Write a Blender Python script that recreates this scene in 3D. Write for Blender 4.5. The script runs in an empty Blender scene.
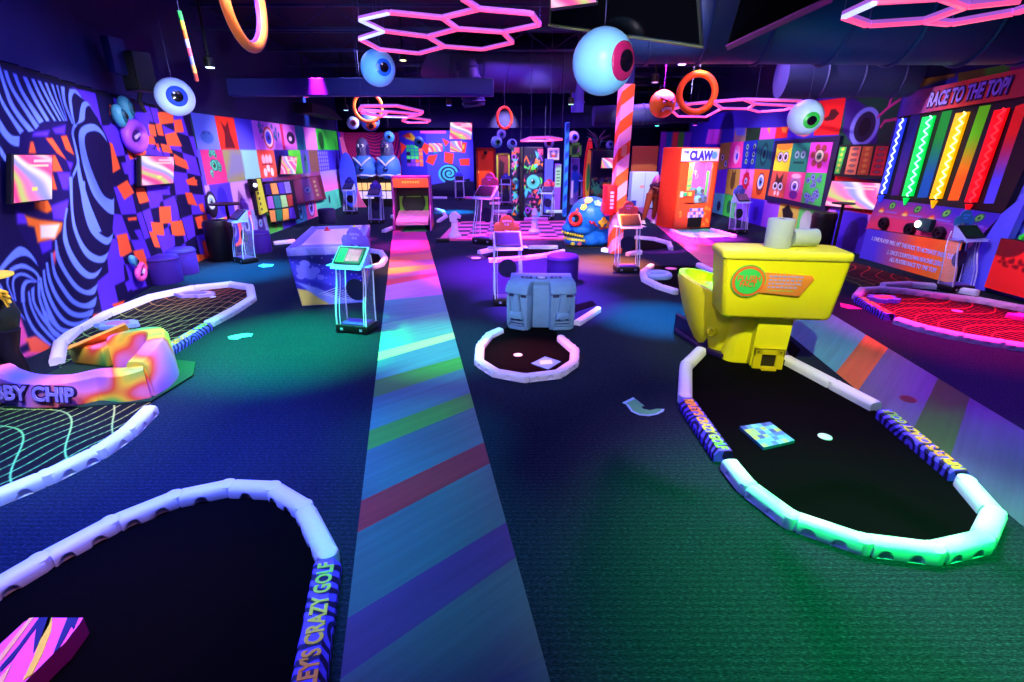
import bpy, bmesh, math, random
import numpy as np
from mathutils import Vector as V, Matrix as MX
random.seed(4)
sc = bpy.context.scene
COL = sc.collection
PI = math.pi
H = 1.95                      # camera height
PITCH = math.radians(20.83)
FPX = 500.0                   # focal length in pixels of the 1024 px wide frame
CP, SP = math.cos(PITCH), math.sin(PITCH)
# ---------------------------------------------------------------- camera
cd = bpy.data.cameras.new('camera'); cam = bpy.data.objects.new('camera', cd); COL.objects.link(cam)
cd.sensor_width = 36.0; cd.lens = FPX/1024*36; cd.clip_end = 200; cd.clip_start = .05
cam.location = (0, 0, H); cam.rotation_euler = (PI/2-PITCH, 0, 0)
sc.camera = cam

def ray(px, py):
    cx, cy = (px-512)/FPX, (341-py)/FPX
    return V((cx, CP+cy*SP, -SP+cy*CP))
def G(px, py, z=0.0):         # point of a level plane seen at a pixel
    d = ray(px, py); t = (z-H)/d.z
    return V((d.x*t, d.y*t, z))
def VY(px, py, Y):            # point of the plane y = Y
    d = ray(px, py); t = Y/d.y
    return V((d.x*t, Y, H+d.z*t))
def VX(px, py, X):
    d = ray(px, py); t = X/d.x
    return V((X, d.y*t, H+d.z*t))
def VP(px, py, A, B):         # point of the vertical plane through ground points A, B
    d = ray(px, py); n = V((B[1]-A[1], -(B[0]-A[0]), 0))
    t = (n.x*A[0]+n.y*A[1])/(n.x*d.x+n.y*d.y)
    return V((d.x*t, d.y*t, H+d.z*t))
def VD(px, py, D):            # point at depth D along the optical axis
    d = ray(px, py); return V((0, 0, H))+d*D

# ---------------------------------------------------------------- materials
def lin(c):
    return tuple(((x/255)/12.92 if x/255 <= .04045 else ((x/255+.055)/1.055)**2.4) for x in c[:3])
_m = {}
def mat(col, rough=.55, var=.06, scale=6., emit=0, metal=0., spec=.35, bump=0., trans=0., alpha=1., name=None):
    key = (tuple(col), rough, var, scale, emit, metal, spec, bump, trans, alpha)
    if key in _m: return _m[key]
    m = bpy.data.materials.new(name or 'paint'); m.use_nodes = True
    nt = m.node_tree; N = nt.nodes; L = nt.links
    p = N['Principled BSDF']
    p.inputs['Roughness'].default_value = rough; p.inputs['Metallic'].default_value = metal
    p.inputs['Specular IOR Level'].default_value = spec
    c = lin(col)
    no = N.new('ShaderNodeTexNoise'); no.inputs['Scale'].default_value = scale; no.inputs['Detail'].default_value = 5
    tc = N.new('ShaderNodeTexCoord'); L.new(tc.outputs['Object'], no.inputs['Vector'])
    mx = N.new('ShaderNodeMix'); mx.data_type = 'RGBA'
    mx.inputs[6].default_value = tuple(x*(1-var) for x in c)+(1,)
    mx.inputs[7].default_value = tuple(min(1, x*(1+var)) for x in c)+(1,)
    L.new(no.outputs['Fac'], mx.inputs[0]); L.new(mx.outputs[2], p.inputs['Base Color'])
    if emit:
        L.new(mx.outputs[2], p.inputs['Emission Color']); p.inputs['Emission Strength'].default_value = emit
    if alpha < 1: p.inputs['Alpha'].default_value = alpha
    if trans:
        p.inputs['Transmission Weight'].default_value = trans; p.inputs['IOR'].default_value = 1.15
    if bump:
        b = N.new('ShaderNodeBump'); b.inputs['Strength'].default_value = bump; b.inputs['Distance'].default_value = .01
        L.new(no.outputs['Fac'], b.inputs['Height']); L.new(b.outputs['Normal'], p.inputs['Normal'])
    _m[key] = m
    return m
def painted(name, rough=.6, emit=0, base=True):         # colours come from the mesh's colour attribute (printed wall graphics)
    k = ('painted', name, rough, emit)
    if k in _m: return _m[k]
    m = bpy.data.materials.new(name); m.use_nodes = True; nt = m.node_tree; p = nt.nodes['Principled BSDF']
    p.inputs['Roughness'].default_value = rough; p.inputs['Specular IOR Level'].default_value = .2
    a = nt.nodes.new('ShaderNodeVertexColor'); a.layer_name = 'Col'
    if base: nt.links.new(a.outputs['Color'], p.inputs['Base Color'])
    else: p.inputs['Base Color'].default_value = (.01, .01, .012, 1)
    if emit:
        nt.links.new(a.outputs['Color'], p.inputs['Emission Color']); p.inputs['Emission Strength'].default_value = emit
    _m[k] = m
    return m
def node_mat(name, build, rough=.6, spec=.3):
    m = bpy.data.materials.new(name); m.use_nodes = True; nt = m.node_tree; p = nt.nodes['Principled BSDF']
    p.inputs['Roughness'].default_value = rough; p.inputs['Specular IOR Level'].default_value = spec
    build(nt, nt.nodes, nt.links, p)
    return m
def ramp(N, stops, interp='LINEAR'):
    r = N.new('ShaderNodeValToRGB'); r.color_ramp.interpolation = interp
    e = r.color_ramp.elements
    while len(e) > 1: e.remove(e[-1])
    e[0].position = stops[0][0]; e[0].color = lin(stops[0][1])+(1,)
    for p, c in stops[1:]:
        x = e.new(p); x.color = lin(c)+(1,)
    return r
def swirl_mat(name, stops, scale=3., dist=6., emit=0, rings=True):
    def b(nt, N, L, p):
        tc = N.new('ShaderNodeTexCoord'); w = N.new('ShaderNodeTexWave')
        w.wave_type = 'RINGS' if rings else 'BANDS'
        w.inputs['Scale'].default_value = scale; w.inputs['Distortion'].default_value = dist
        w.inputs['Detail'].default_value = 1.; w.inputs['Detail Scale'].default_value = 1.
        L.new(tc.outputs['Object'], w.inputs['Vector'])
        r = ramp(N, stops); L.new(w.outputs['Color'], r.inputs['Fac'])
        L.new(r.outputs['Color'], p.inputs['Base Color'])
        if emit:
            L.new(r.outputs['Color'], p.inputs['Emission Color']); p.inputs['Emission Strength'].default_value = emit
    return node_mat(name, b)

# ---------------------------------------------------------------- mesh builder
def basis(d):
    d = V(d).normalized(); a = V((0, 0, 1)) if abs(d.z) < .95 else V((1, 0, 0))
    x = a.cross(d).normalized(); y = d.cross(x); return x, y, d
class B:
    def __init__(s): s.bm = bmesh.new(); s.mats = []
    def mi(s, m):
        if m not in s.mats: s.mats.append(m)
        return s.mats.index(m)
    def face(s, pts, m):
        try:
            f = s.bm.faces.new([s.bm.verts.new(p) for p in pts]); f.material_index = s.mi(m); return f
        except ValueError: return None
    def box(s, c, size, m, bev=0, rz=0, R=None, taper=1., seg=2):
        hx, hy, hz = [x/2 for x in size]; t = taper
        R = R or MX.Rotation(rz, 3, 'Z')
        P = [(-hx, -hy, -hz), (hx, -hy, -hz), (hx, hy, -hz), (-hx, hy, -hz), (-hx*t, -hy*t, hz), (hx*t, -hy*t, hz), (hx*t, hy*t, hz), (-hx*t, hy*t, hz)]
        vs = [s.bm.verts.new(V(c)+R@V(p)) for p in P]
        k = s.mi(m); fs = []
        for q in ((3, 2, 1, 0), (4, 5, 6, 7), (0, 1, 5, 4), (1, 2, 6, 5), (2, 3, 7, 6), (3, 0, 4, 7)):
            f = s.bm.faces.new([vs[i] for i in q]); f.material_index = k; fs.append(f)
        if bev:
            es = set(e for f in fs for e in f.edges)
            bmesh.ops.bevel(s.bm, geom=list(es), offset=bev, segments=seg, profile=.5, affect='EDGES', material=k)
        return s
    def prism(s, pts, off, m, bev=0, m2=None):   # outline points and an extrusion vector
        off = V(off); k = s.mi(m)
        a = [s.bm.verts.new(p) for p in pts]; b = [s.bm.verts.new(V(p)+off) for p in pts]
        n = len(pts); fs = []
        f = s.bm.faces.new(a[::-1]); f.material_index = k; fs.append(f)
        f = s.bm.faces.new(b); f.material_index = s.mi(m2) if m2 else k; fs.append(f)
        for i in range(n):
            f = s.bm.faces.new((a[i], a[(i+1) % n], b[(i+1) % n], b[i])); f.material_index = k; fs.append(f)
        bmesh.ops.recalc_face_normals(s.bm, faces=fs)
        if bev:
            es = set(e for e in fs[1].edges)|set(e for e in fs[0].edges)
            bmesh.ops.bevel(s.bm, geom=list(es), offset=bev, segments=2, profile=.5, affect='EDGES', material=k)
        return s
    def tube(s, pts, r, m, n=10, caps=True, closed=False):
        pts = [V(p) for p in pts]; k = s.mi(m); N = len(pts); rings = []
        rr = r if isinstance(r, (list, tuple)) else [r]*N
        px = None
        for i, p in enumerate(pts):
            if closed: d = pts[(i+1) % N]-pts[i-1]
            else: d = pts[min(i+1, N-1)]-pts[max(i-1, 0)]
            if px is None: x, y, z = basis(d)
            else:
                z = d.normalized(); x = (px-z*px.dot(z)).normalized(); y = z.cross(x)
            px = x
            rings.append([s.bm.verts.new(p+(x*math.cos(a)+y*math.sin(a))*rr[i]) for a in [2*PI*j/n for j in range(n)]])
        for i in range(N if closed else N-1):
            A, C = rings[i], rings[(i+1) % N]
            for j in range(n):
                f = s.bm.faces.new((A[j], A[(j+1) % n], C[(j+1) % n], C[j])); f.material_index = k
        if caps and not closed:
            f = s.bm.faces.new(rings[0][::-1]); f.material_index = k
            f = s.bm.faces.new(rings[-1]); f.material_index = k
        return s
    def lathe(s, prof, m, c=(0, 0, 0), ax=(0, 0, 1), n=24):
        x, y, z = basis(ax); c = V(c); k = s.mi(m); rings = []
        for r, h in prof:
            if r < 1e-6: rings.append([s.bm.verts.new(c+z*h)])
            else: rings.append([s.bm.verts.new(c+z*h+(x*math.cos(2*PI*j/n)+y*math.sin(2*PI*j/n))*r) for j in range(n)])
        for A, C in zip(rings, rings[1:]):
            for j in range(n):
                q = (A[0],) if len(A) == 1 else (A[j], A[(j+1) % n])
                w = (C[0],) if len(C) == 1 else (C[(j+1) % n], C[j])
                if len(q)+len(w) >= 3:
                    f = s.bm.faces.new(q+w); f.material_index = k
        for R_, fl in ((rings[0], True), (rings[-1], False)):
            if len(R_) > 1:
                f = s.bm.faces.new(R_[::-1] if fl else R_); f.material_index = k
        return s
    def ball(s, c, r, m, n=20, sc=(1, 1, 1), R=None):
        st = len(s.bm.verts); k = s.mi(m)
        T = MX.Translation(c) @ (R.to_4x4() if R else MX()) @ MX.Diagonal((*[r*q for q in sc], 1))
        o = bmesh.ops.create_uvsphere(s.bm, u_segments=n, v_segments=max(6, n//2), radius=1, matrix=T)
        for v in o['verts']:
            for f in v.link_faces: f.material_index = k
        return s
    def disc(s, c, r, nrm, m, th=.006, n=24, sx=1., up=None):
        x, y, z = basis(nrm); c = V(c)
        if up is not None:
            y = (V(up)-z*V(up).dot(z)).normalized(); x = y.cross(z)
        return s.prism([c+x*math.cos(2*PI*j/n)*r*sx+y*math.sin(2*PI*j/n)*r for j in range(n)], z*th, m)
    def obj(s, name, parent=None, smooth=35, loc=None, rz=None, sub=0):
        me = bpy.data.meshes.new(name); s.bm.normal_update(); s.bm.to_mesh(me); s.bm.free()
        for m in s.mats: me.materials.append(m)
        if smooth:
            me.polygons.foreach_set('use_smooth', [True]*len(me.polygons)); me.set_sharp_from_angle(angle=math.radians(smooth))
        o = bpy.data.objects.new(name, me); COL.objects.link(o)
        if parent: o.parent = parent
        if loc is not None: o.location = loc
        if rz is not None: o.rotation_euler = (0, 0, rz)
        if sub:
            md = o.modifiers.new('sub', 'SUBSURF'); md.levels = sub; md.render_levels = sub
        return o
def tag(o, label, cat, group=None, kind=None):
    if label: o['label'] = label
    if cat: o['category'] = cat
    if group: o['group'] = group
    if kind: o['kind'] = kind
    return o
def struct(o): o['kind'] = 'structure'; return o
def E(name, label, cat, loc, rz=0, group=None):
    o = bpy.data.objects.new(name, None); COL.objects.link(o); o.empty_display_size = .1
    o.location = loc; o.rotation_euler = (0, 0, rz)
    return tag(o, label, cat, group)
def one(b, name, label, cat, loc, group=None, smooth=35):   # single-mesh thing built in world coordinates, origin moved to loc
    loc = V(loc); bmesh.ops.translate(b.bm, verts=b.bm.verts, vec=-loc)
    return tag(b.obj(name, None, smooth, loc), label, cat, group)
def child(b, name, parent, smooth=35):                      # part built in world coordinates
    bmesh.ops.transform(b.bm, matrix=parent.matrix_basis.inverted(), verts=b.bm.verts)
    return b.obj(name, parent, smooth)
def dup(o, loc=None, rz=None, parent=None, label=None, group=None):
    c = o.copy(); COL.objects.link(c)
    if parent: c.parent = parent
    if loc is not None: c.location = loc
    if rz is not None: c.rotation_euler = (0, 0, rz)
    if label: c['label'] = label
    if group: c['group'] = group
    for ch in list(o.children): dup(ch, parent=c)
    return c
_txt = {}
def text(body, size, m, parent=None, T=None, ext=.002, name='lettering', bold=0., shear=0., width=None, font_sx=1., squash=1.):
    cu = bpy.data.curves.new('t', 'FONT'); cu.body = body; cu.size = size; cu.extrude = ext; cu.offset = bold; cu.shear = shear
    cu.align_x = 'CENTER'; cu.align_y = 'CENTER'; cu.resolution_u = 3
    o = bpy.data.objects.new('t', cu); COL.objects.link(o)
    me = bpy.data.meshes.new_from_object(o.evaluated_get(bpy.context.evaluated_depsgraph_get()))
    bpy.data.objects.remove(o); bpy.data.curves.remove(cu)
    n = len(me.vertices); co = np.zeros(n*3); me.vertices.foreach_get('co', co); co = co.reshape(-1, 3)
    w = co[:, 0].max()-co[:, 0].min(); co[:, 0] -= (co[:, 0].max()+co[:, 0].min())/2
    co[:, 1] -= (co[:, 1].max()+co[:, 1].min())/2
    if width: co[:, 0] *= width/w
    co[:, 1] *= squash
    me.vertices.foreach_set('co', co.ravel())
    me.materials.clear(); me.materials.append(m)
    r = bpy.data.objects.new(name, me); COL.objects.link(r)
    if parent:
        r.parent = parent
    if T is not None: r.matrix_basis = T
    return r
def frame3(o, x, y):         # matrix with origin o, x axis along x, y axis near y
    x = V(x).normalized(); y = V(y); z = x.cross(y).normalized(); y = z.cross(x)
    m = MX((x, y, z)).transposed().to_4x4(); m.translation = V(o); return m
def ordn(n):
    return ['first', 'second', 'third', 'fourth', 'fifth', 'sixth', 'seventh', 'eighth', 'ninth', 'tenth', 'eleventh', 'twelfth', 'thirteenth', 'fourteenth'][n]

# ---------------------------------------------------------------- printed graphics on a (u, v) raster that becomes mesh colour
class Paint:
    def __init__(s, u0, u1, v0, v1, res, bg):
        s.u0, s.v0 = u0, v0; s.nu = int((u1-u0)/res)+1; s.nv = int((v1-v0)/res)+1
        s.us = np.linspace(u0, u1, s.nu); s.vs = np.linspace(v0, v1, s.nv); s.res = res
        s.U, s.W = np.meshgrid(s.us, s.vs)
        s.a = np.zeros((s.nv, s.nu, 3)); s.a[:] = np.array(bg)/255.
    def _box(s, u0, u1, v0, v1):
        i0 = max(0, int((u0-s.u0)/s.res)-2); i1 = min(s.nu, int((u1-s.u0)/s.res)+4)
        j0 = max(0, int((v0-s.v0)/s.res)-2); j1 = min(s.nv, int((v1-s.v0)/s.res)+4)
        return i0, i1, j0, j1
    def put(s, bx, mask, col):
        i0, i1, j0, j1 = bx
        if callable(col): c = col(s.U[j0:j1, i0:i1], s.W[j0:j1, i0:i1])/255.
        else: c = np.array(col)/255.
        m = np.clip(mask, 0, 1)[..., None]; s.a[j0:j1, i0:i1] = s.a[j0:j1, i0:i1]*(1-m)+c*m
    def poly(s, pts, col, blur=0):
        P = np.array([(p[0], p[1]) for p in pts]); bx = s._box(P[:, 0].min()-blur*2, P[:, 0].max()+blur*2, P[:, 1].min()-blur*2, P[:, 1].max()+blur*2); i0, i1, j0, j1 = bx
        if i1 <= i0 or j1 <= j0: return
        U, W = s.U[j0:j1, i0:i1], s.W[j0:j1, i0:i1]
        ins = np.zeros(U.shape, bool); dm = np.full(U.shape, 1e9)
        n = len(P)
        for k in range(n):
            x0, y0 = P[k]; x1, y1 = P[(k+1) % n]
            if y0 != y1:
                c = ((y0 > W) != (y1 > W)) & (U < (x1-x0)*(W-y0)/(y1-y0)+x0); ins ^= c
            dx, dy = x1-x0, y1-y0; l2 = dx*dx+dy*dy+1e-12
            t = np.clip(((U-x0)*dx+(W-y0)*dy)/l2, 0, 1)
            dm = np.minimum(dm, (U-x0-t*dx)**2+(W-y0-t*dy)**2)
        d = np.sqrt(dm)*np.where(ins, 1, -1)
        s.put(bx, d/(s.res+blur)+.5, col)
    def rect(s, u0, v0, u1, v1, col): s.poly([(u0, v0), (u1, v0), (u1, v1), (u0, v1)], col)
    def ell(s, u, v, ru, rv, col, ring=0):
        bx = s._box(u-ru, u+ru, v-rv, v+rv); i0, i1, j0, j1 = bx
        if i1 <= i0 or j1 <= j0: return
        q = np.sqrt(((s.U[j0:j1, i0:i1]-u)/ru)**2+((s.W[j0:j1, i0:i1]-v)/rv)**2)
        d = (1-q)*min(ru, rv)
        if ring: d = np.minimum(d, ring-d)
        s.put(bx, d/s.res+.5, col)
    def line(s, pts, w, col):
        P = np.array([(p[0], p[1]) for p in pts])
        for k in range(len(P)-1):
            x0, y0 = P[k]; x1, y1 = P[k+1]
            bx = s._box(min(x0, x1)-w, max(x0, x1)+w, min(y0, y1)-w, max(y0, y1)+w); i0, i1, j0, j1 = bx
            if i1 <= i0 or j1 <= j0: continue
            U, W = s.U[j0:j1, i0:i1], s.W[j0:j1, i0:i1]
            dx, dy = x1-x0, y1-y0; l2 = dx*dx+dy*dy+1e-12
            t = np.clip(((U-x0)*dx+(W-y0)*dy)/l2, 0, 1)
            d = w/2-np.sqrt((U-x0-t*dx)**2+(W-y0-t*dy)**2)
            s.put(bx, d/s.res+.5, col)
    def mesh(s, name, f, m, parent=None, keep=None):
        co = f(s.U.ravel(), s.W.ravel()); me = bpy.data.meshes.new(name)
        nv, nu = s.nv, s.nu
        idx = np.arange(nv*nu).reshape(nv, nu)
        q = np.stack([idx[:-1, :-1], idx[:-1, 1:], idx[1:, 1:], idx[1:, :-1]], -1).reshape(-1, 4)
        if keep is not None:
            k = keep(s.U, s.W); kk = (k[:-1, :-1] & k[:-1, 1:] & k[1:, 1:] & k[1:, :-1]).ravel(); q = q[kk]
            used = np.unique(q); mp = np.full(nv*nu, -1); mp[used] = np.arange(len(used)); q = mp[q]; co = co[used]; colr = s.a.reshape(-1, 3)[used]
        else: colr = s.a.reshape(-1, 3)
        me.vertices.add(len(co)); me.vertices.foreach_set('co', co.astype(np.float32).ravel())
        me.loops.add(len(q)*4); me.loops.foreach_set('vertex_index', q.astype(np.int32).ravel())
        me.polygons.add(len(q)); me.polygons.foreach_set('loop_start', np.arange(0, len(q)*4, 4, dtype=np.int32))
        me.polygons.foreach_set('use_smooth', np.ones(len(q), bool))
        me.update(calc_edges=True)
        at = me.color_attributes.new('Col', 'FLOAT_COLOR', 'POINT')
        c = np.where(colr <= .04045, colr/12.92, ((colr+.055)/1.055)**2.4)
        at.data.foreach_set('color', np.concatenate([c, np.ones((len(c), 1))], 1).astype(np.float32).ravel())
        me.materials.append(m)
        o = bpy.data.objects.new(name, me); COL.objects.link(o)
        if parent: o.parent = parent
        return o
def smooth_pts(P, n=8, closed=False):         # Catmull-Rom through points
    P = [V(p) for p in P]; out = []; N = len(P)
    for i in range(N if closed else N-1):
        if closed: p0, p1, p2, p3 = P[i-1], P[i], P[(i+1) % N], P[(i+2) % N]
        else: p0, p1, p2, p3 = P[max(i-1, 0)], P[i], P[i+1], P[min(i+2, N-1)]
        for k in range(n):
            t = k/n
            out.append(.5*((2*p1)+(p2-p0)*t+(2*p0-5*p1+4*p2-p3)*t*t+(3*p1-p0-3*p2+p3)*t**3))
    if not closed: out.append(P[-1])
    return out
# ================================================================ SETTING
def carpet_build(nt, N, L, p):
    tc = N.new('ShaderNodeTexCoord')
    n = N.new('ShaderNodeTexNoise'); n.inputs['Scale'].default_value = 95; n.inputs['Detail'].default_value = 3; n.inputs['Roughness'].default_value = .7
    mp = N.new('ShaderNodeMapping'); mp.inputs['Scale'].default_value = (.5, 1.6, 1)
    L.new(tc.outputs['Object'], mp.inputs['Vector']); L.new(mp.outputs['Vector'], n.inputs['Vector'])
    w = N.new('ShaderNodeTexWave'); w.bands_direction = 'Y'; w.inputs['Scale'].default_value = 9; w.inputs['Distortion'].default_value = 2.5; w.inputs['Detail'].default_value = 3; w.inputs['Detail Scale'].default_value = 4
    L.new(tc.outputs['Object'], w.inputs['Vector'])
    a = N.new('ShaderNodeMath'); a.operation = 'MULTIPLY_ADD'; a.inputs[1].default_value = .09
    L.new(w.outputs['Fac'], a.inputs[0]); L.new(n.outputs['Fac'], a.inputs[2])
    r = ramp(N, [(.3, (8, 14, 24)), (.6, (27, 40, 56)), (.9, (60, 80, 104))]); L.new(a.outputs[0], r.inputs['Fac'])
    L.new(r.outputs['Color'], p.inputs['Base Color'])
    b = N.new('ShaderNodeBump'); b.inputs['Strength'].default_value = .5; b.inputs['Distance'].default_value = .006
    L.new(n.outputs['Fac'], b.inputs['Height']); L.new(b.outputs['Normal'], p.inputs['Normal'])
CARPET = node_mat('woven_carpet', carpet_build, rough=.95, spec=.05)
NAVY = mat((14, 16, 52), .9); CEIL = mat((16, 16, 48), .9); BLACK = mat((9, 9, 12), .5); TURF = mat((4, 4, 6), .95, bump=.4, scale=120, spec=.03)
DARKBLUE = mat((20, 24, 84), .8)
b = B(); b.box((0, 12.5, -.06), (19, 31, .12), CARPET); struct(b.obj('floor', smooth=0))
b = B(); b.box((0, 12.5, 4.66), (19, 31, .12), CEIL); struct(b.obj('ceiling', smooth=0))

def plank(col, ang, var=.32):
    def bld(nt, N, L, p):
        tc = N.new('ShaderNodeTexCoord'); mp = N.new('ShaderNodeMapping'); mp.vector_type = 'TEXTURE'
        mp.inputs['Rotation'].default_value = (0, 0, ang); mp.inputs['Scale'].default_value = (2.2, .09, 1)
        n = N.new('ShaderNodeTexNoise'); n.inputs['Scale'].default_value = 1.5; n.inputs['Detail'].default_value = 6; n.inputs['Roughness'].default_value = .65
        L.new(tc.outputs['Object'], mp.inputs['Vector']); L.new(mp.outputs['Vector'], n.inputs['Vector'])
        c = lin(col); mx = N.new('ShaderNodeMix'); mx.data_type = 'RGBA'
        mx.inputs[6].default_value = tuple(x*(1-var*1.6) for x in c)+(1,); mx.inputs[7].default_value = tuple(min(1, x*(1+var*1.6)+.012) for x in c)+(1,)
        L.new(n.outputs['Fac'], mx.inputs[0]); L.new(mx.outputs[2], p.inputs['Base Color'])
    return node_mat('coloured_plank', bld, rough=.42, spec=.3)
def edge(p0, p1):
    a, c = G(*p0), G(*p1); return lambda y=None, x=None: None
def meet_row(p0, p1, y):      # pixel on the line p0 p1 at row y
    t = (y-p0[1])/(p1[1]-p0[1]); return (p0[0]+t*(p1[0]-p0[0]), y)
LE = ((340, 682), (392, 239)); RE = ((550.5, 682), (427.5, 239))
c1 = lambda v: 230+v/4.2625
c2 = lambda v: 380+v/4.2625
c3 = lambda v: 522+v/4.2625
rows = [ # (left row, right row, colour of the band that starts here, going towards the camera)
 (197, 197, (120, 60, 190)), (222, 222, (235, 60, 140)), (c1(75), c1(45), (210, 70, 110)), (c1(115), c1(98), (255, 110, 70)), (c1(137), c1(124), (190, 90, 140)),
 (c1(163), c1(145), (230, 160, 60)), (c1(188), c1(166), (190, 100, 130)), (c1(212), c1(180), (245, 60, 70)), (c1(237), c1(196), (190, 120, 210)), (c1(300), c1(275), (56, 140, 150)),
 (c1(400), c1(345), (76, 165, 140)), (c1(520), c1(436), (235, 235, 130)), (c1(557), c1(462), (60, 140, 140)), (c1(640), c1(540), (44, 140, 34)), (c2(75), c1(590), (36, 116, 120)),
 (c2(215), c2(55), (36, 130, 34)), (c2(300), c2(115), (24, 84, 96)), (c2(515), c2(265), (130, 24, 30)), (c2(650), c2(355), (22, 78, 88)), (c3(410), c3(0), (50, 24, 92)),
 (c3(670), c3(150), (40, 72, 84)), (760, c3(570), (22, 66, 84)), (800, 760, (22, 66, 84))]
b = B()
pts = []
for l, r, c in rows:
    pts.append((G(*meet_row(*LE, l), .003), G(*meet_row(*RE, r), .003), c))
for (a0, b0, c), (a1, b1, _) in zip(pts, pts[1:]):
    d = b0-a0; b.face((a1, b1, b0, a0), plank(c, math.atan2(d.y, d.x)))
struct(b.obj('floor_path', smooth=0))
lr = lambda x: (x, 248+.82*(x-684)); rr = lambda x: (x, 319+.604*(x-840))
b = B()
cols = [(612, 700, (190, 70, 150)), (660, 716, (225, 90, 130)), (690, 735, (200, 110, 120)), (712, 752, (205, 80, 140)), (735, 772, (190, 160, 150)), (762, 800, (160, 170, 120)), (785, 815, (70, 150, 165)), (836, 866, (190, 96, 40)), (858, 888, (84, 88, 122)), (911, 938, (52, 92, 36)), (948, 970, (70, 78, 112)), (1090, 1120, (70, 70, 120)), (1200, 1230, (1, 1, 1))]
pts = [(G(*lr(l), .003), G(*rr(r), .003), c) for l, r, c in cols]
for (a0, b0, c), (a1, b1, _) in zip(pts, pts[1:]):
    d = b0-a0; b.face((a1, b1, b0, a0), plank(c, math.atan2(d.y, d.x)))
struct(b.obj('floor_path', smooth=0))

# ---------------------------------------------------------------- left wall: a curved printed wall
LW = smooth_pts([(-4.6, 1.2, 0), (-4.7, 2.6, 0), (-4.8, 4.0, 0), (-4.98, 5.5, 0), (-5.42, 7.0, 0), (-5.75, 8.5, 0), (-5.95, 10, 0), (-6.05, 13, 0), (-6.2, 16.5, 0), (-6.35, 19.6, 0)], 8)
LX = np.array([p.x for p in LW]); LY = np.array([p.y for p in LW])
LS = np.concatenate([[0], np.cumsum(np.hypot(np.diff(LX), np.diff(LY)))])
def zscale(y): return 1+.055*np.clip((9.5-y)/4.0, 0, 1.3)
def lw_f(off=0.):
    def f(u, v):
        x = np.interp(u, LS, LX); y = np.interp(u, LS, LY)
        e = .05; dx = np.interp(u+e, LS, LX)-np.interp(u-e, LS, LX); dy = np.interp(u+e, LS, LY)-np.interp(u-e, LS, LY); l = np.hypot(dx, dy)+1e-9
        return np.stack([x+off*dy/l, y-off*dx/l, v*zscale(y)], -1)
    return f
def SL(px, py):
    d = ray(px, py)
    for i in range(len(LX)-1):
        ax, ay = LX[i], LY[i]; ex, ey = LX[i+1]-ax, LY[i+1]-ay
        den = d.x*ey-d.y*ex
        if abs(den) < 1e-9: continue
        t = (ax*ey-ay*ex)/den; s = (ax*d.y-ay*d.x)/den
        if t > 0 and -1e-6 <= s <= 1+1e-6:
            return (LS[i]+s*(LS[i+1]-LS[i]), (H+d.z*t)/float(zscale(d.y*t)))
    return (0 if px < 100 else LS[-1], H)
def crop(ox, oy, s, pts): return [SL(ox+x/s, oy+y/s) for x, y in pts]
def grow(q, k=1.14):
    cx, cy = sum(p[0] for p in q)/len(q), sum(p[1] for p in q)/len(q); return [(cx+(x-cx)*k, cy+(y-cy)*k) for x, y in q]
def smo(pts, n=5): return [(p.x, p.y) for p in smooth_pts([(a, c, 0) for a, c in pts], n)]
def band(P, ox, oy, s, A, Bk, col, n=5):
    P.poly(smo(crop(ox, oy, s, A), n)+smo(crop(ox, oy, s, Bk), n)[::-1], col)
TOPZ = 2.62
SEAM = SL(207, 200)[0]
P = Paint(0, SEAM, 0, TOPZ, .0125, (13, 6, 62))
ORG = (255, 92, 44); PUR = (88, 48, 232); STR = (108, 140, 255); NV = (13, 6, 62)
# warped purple checker on navy, right of the zebra figure
rnd = random.Random(3)
s0 = SL(98, 300)[0]
k = 0
cw, chh = .46, .38
for i in range(-2, 13):
    for j in range(0, 10):
        if (i+j) % 2 == 0:
            def wv(a, c):
                u = s0+a*cw; v = c*chh
                return (u+.10*math.sin(v*2.3+a*.5), v+.09*math.sin(a*.9+c*.4))
            P.poly([wv(i, j), wv(i+1, j), wv(i+1, j+1), wv(i, j+1)], PUR, .012)
for q in [[(0,95),(35,110),(35,150),(0,150)],[(300,140),(385,140),(390,200),(315,210)],[(400,190),(440,185),(455,255),(405,260)],[(240,215),(275,220),(285,285),(250,275)],[(285,215),(315,210),(330,280),(300,275)],[(345,280),(405,265),(440,345),(360,340)],[(190,280),(265,290),(280,335),(195,330)],[(285,335),(300,335),(310,380),(295,370)],[(315,335),(365,345),(385,390),(325,380)],[(105,355),(200,330),(225,395),(130,425)],[(400,400),(470,440),(485,490),(410,460)],[(475,560),(520,540),(540,590),(485,585)],[(0,335),(15,340),(60,480),(15,505),(10,420)],[(50,600),(105,565),(145,635),(90,675)],[(110,190),(150,190),(160,215),(120,215)]]:
    P.poly(grow(crop(110, 90, 6.2, q)), ORG, .008)
for q in [[(225,45),(262,38),(285,100),(240,112)],[(470,0),(520,0),(515,25),(480,20)],[(465,65),(495,65),(520,122),(480,115)],[(515,185),(565,170),(575,225),(530,235)],[(340,135),(390,132),(395,205),(345,208)],[(300,208),(352,212),(360,268),(310,260)],[(395,208),(445,200),(460,265),(405,268)],[(290,255),(318,258),(340,325),(315,322)],[(550,302),(600,292),(612,360),(562,368)],[(500,365),(565,365),(580,402),(510,402)],[(135,275),(178,265),(200,345),(150,375)],[(215,350),(258,342),(285,425),(240,430)],[(110,605),(165,588),(160,610),(120,618)],[(20,655),(70,645),(60,670),(15,675)],[(185,185),(225,180),(225,195),(190,198)],[(530,120),(550,115),(560,160),(540,150)]]:
    P.poly(grow(crop(90, 180, 4.87, q)), ORG, .008)
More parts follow.
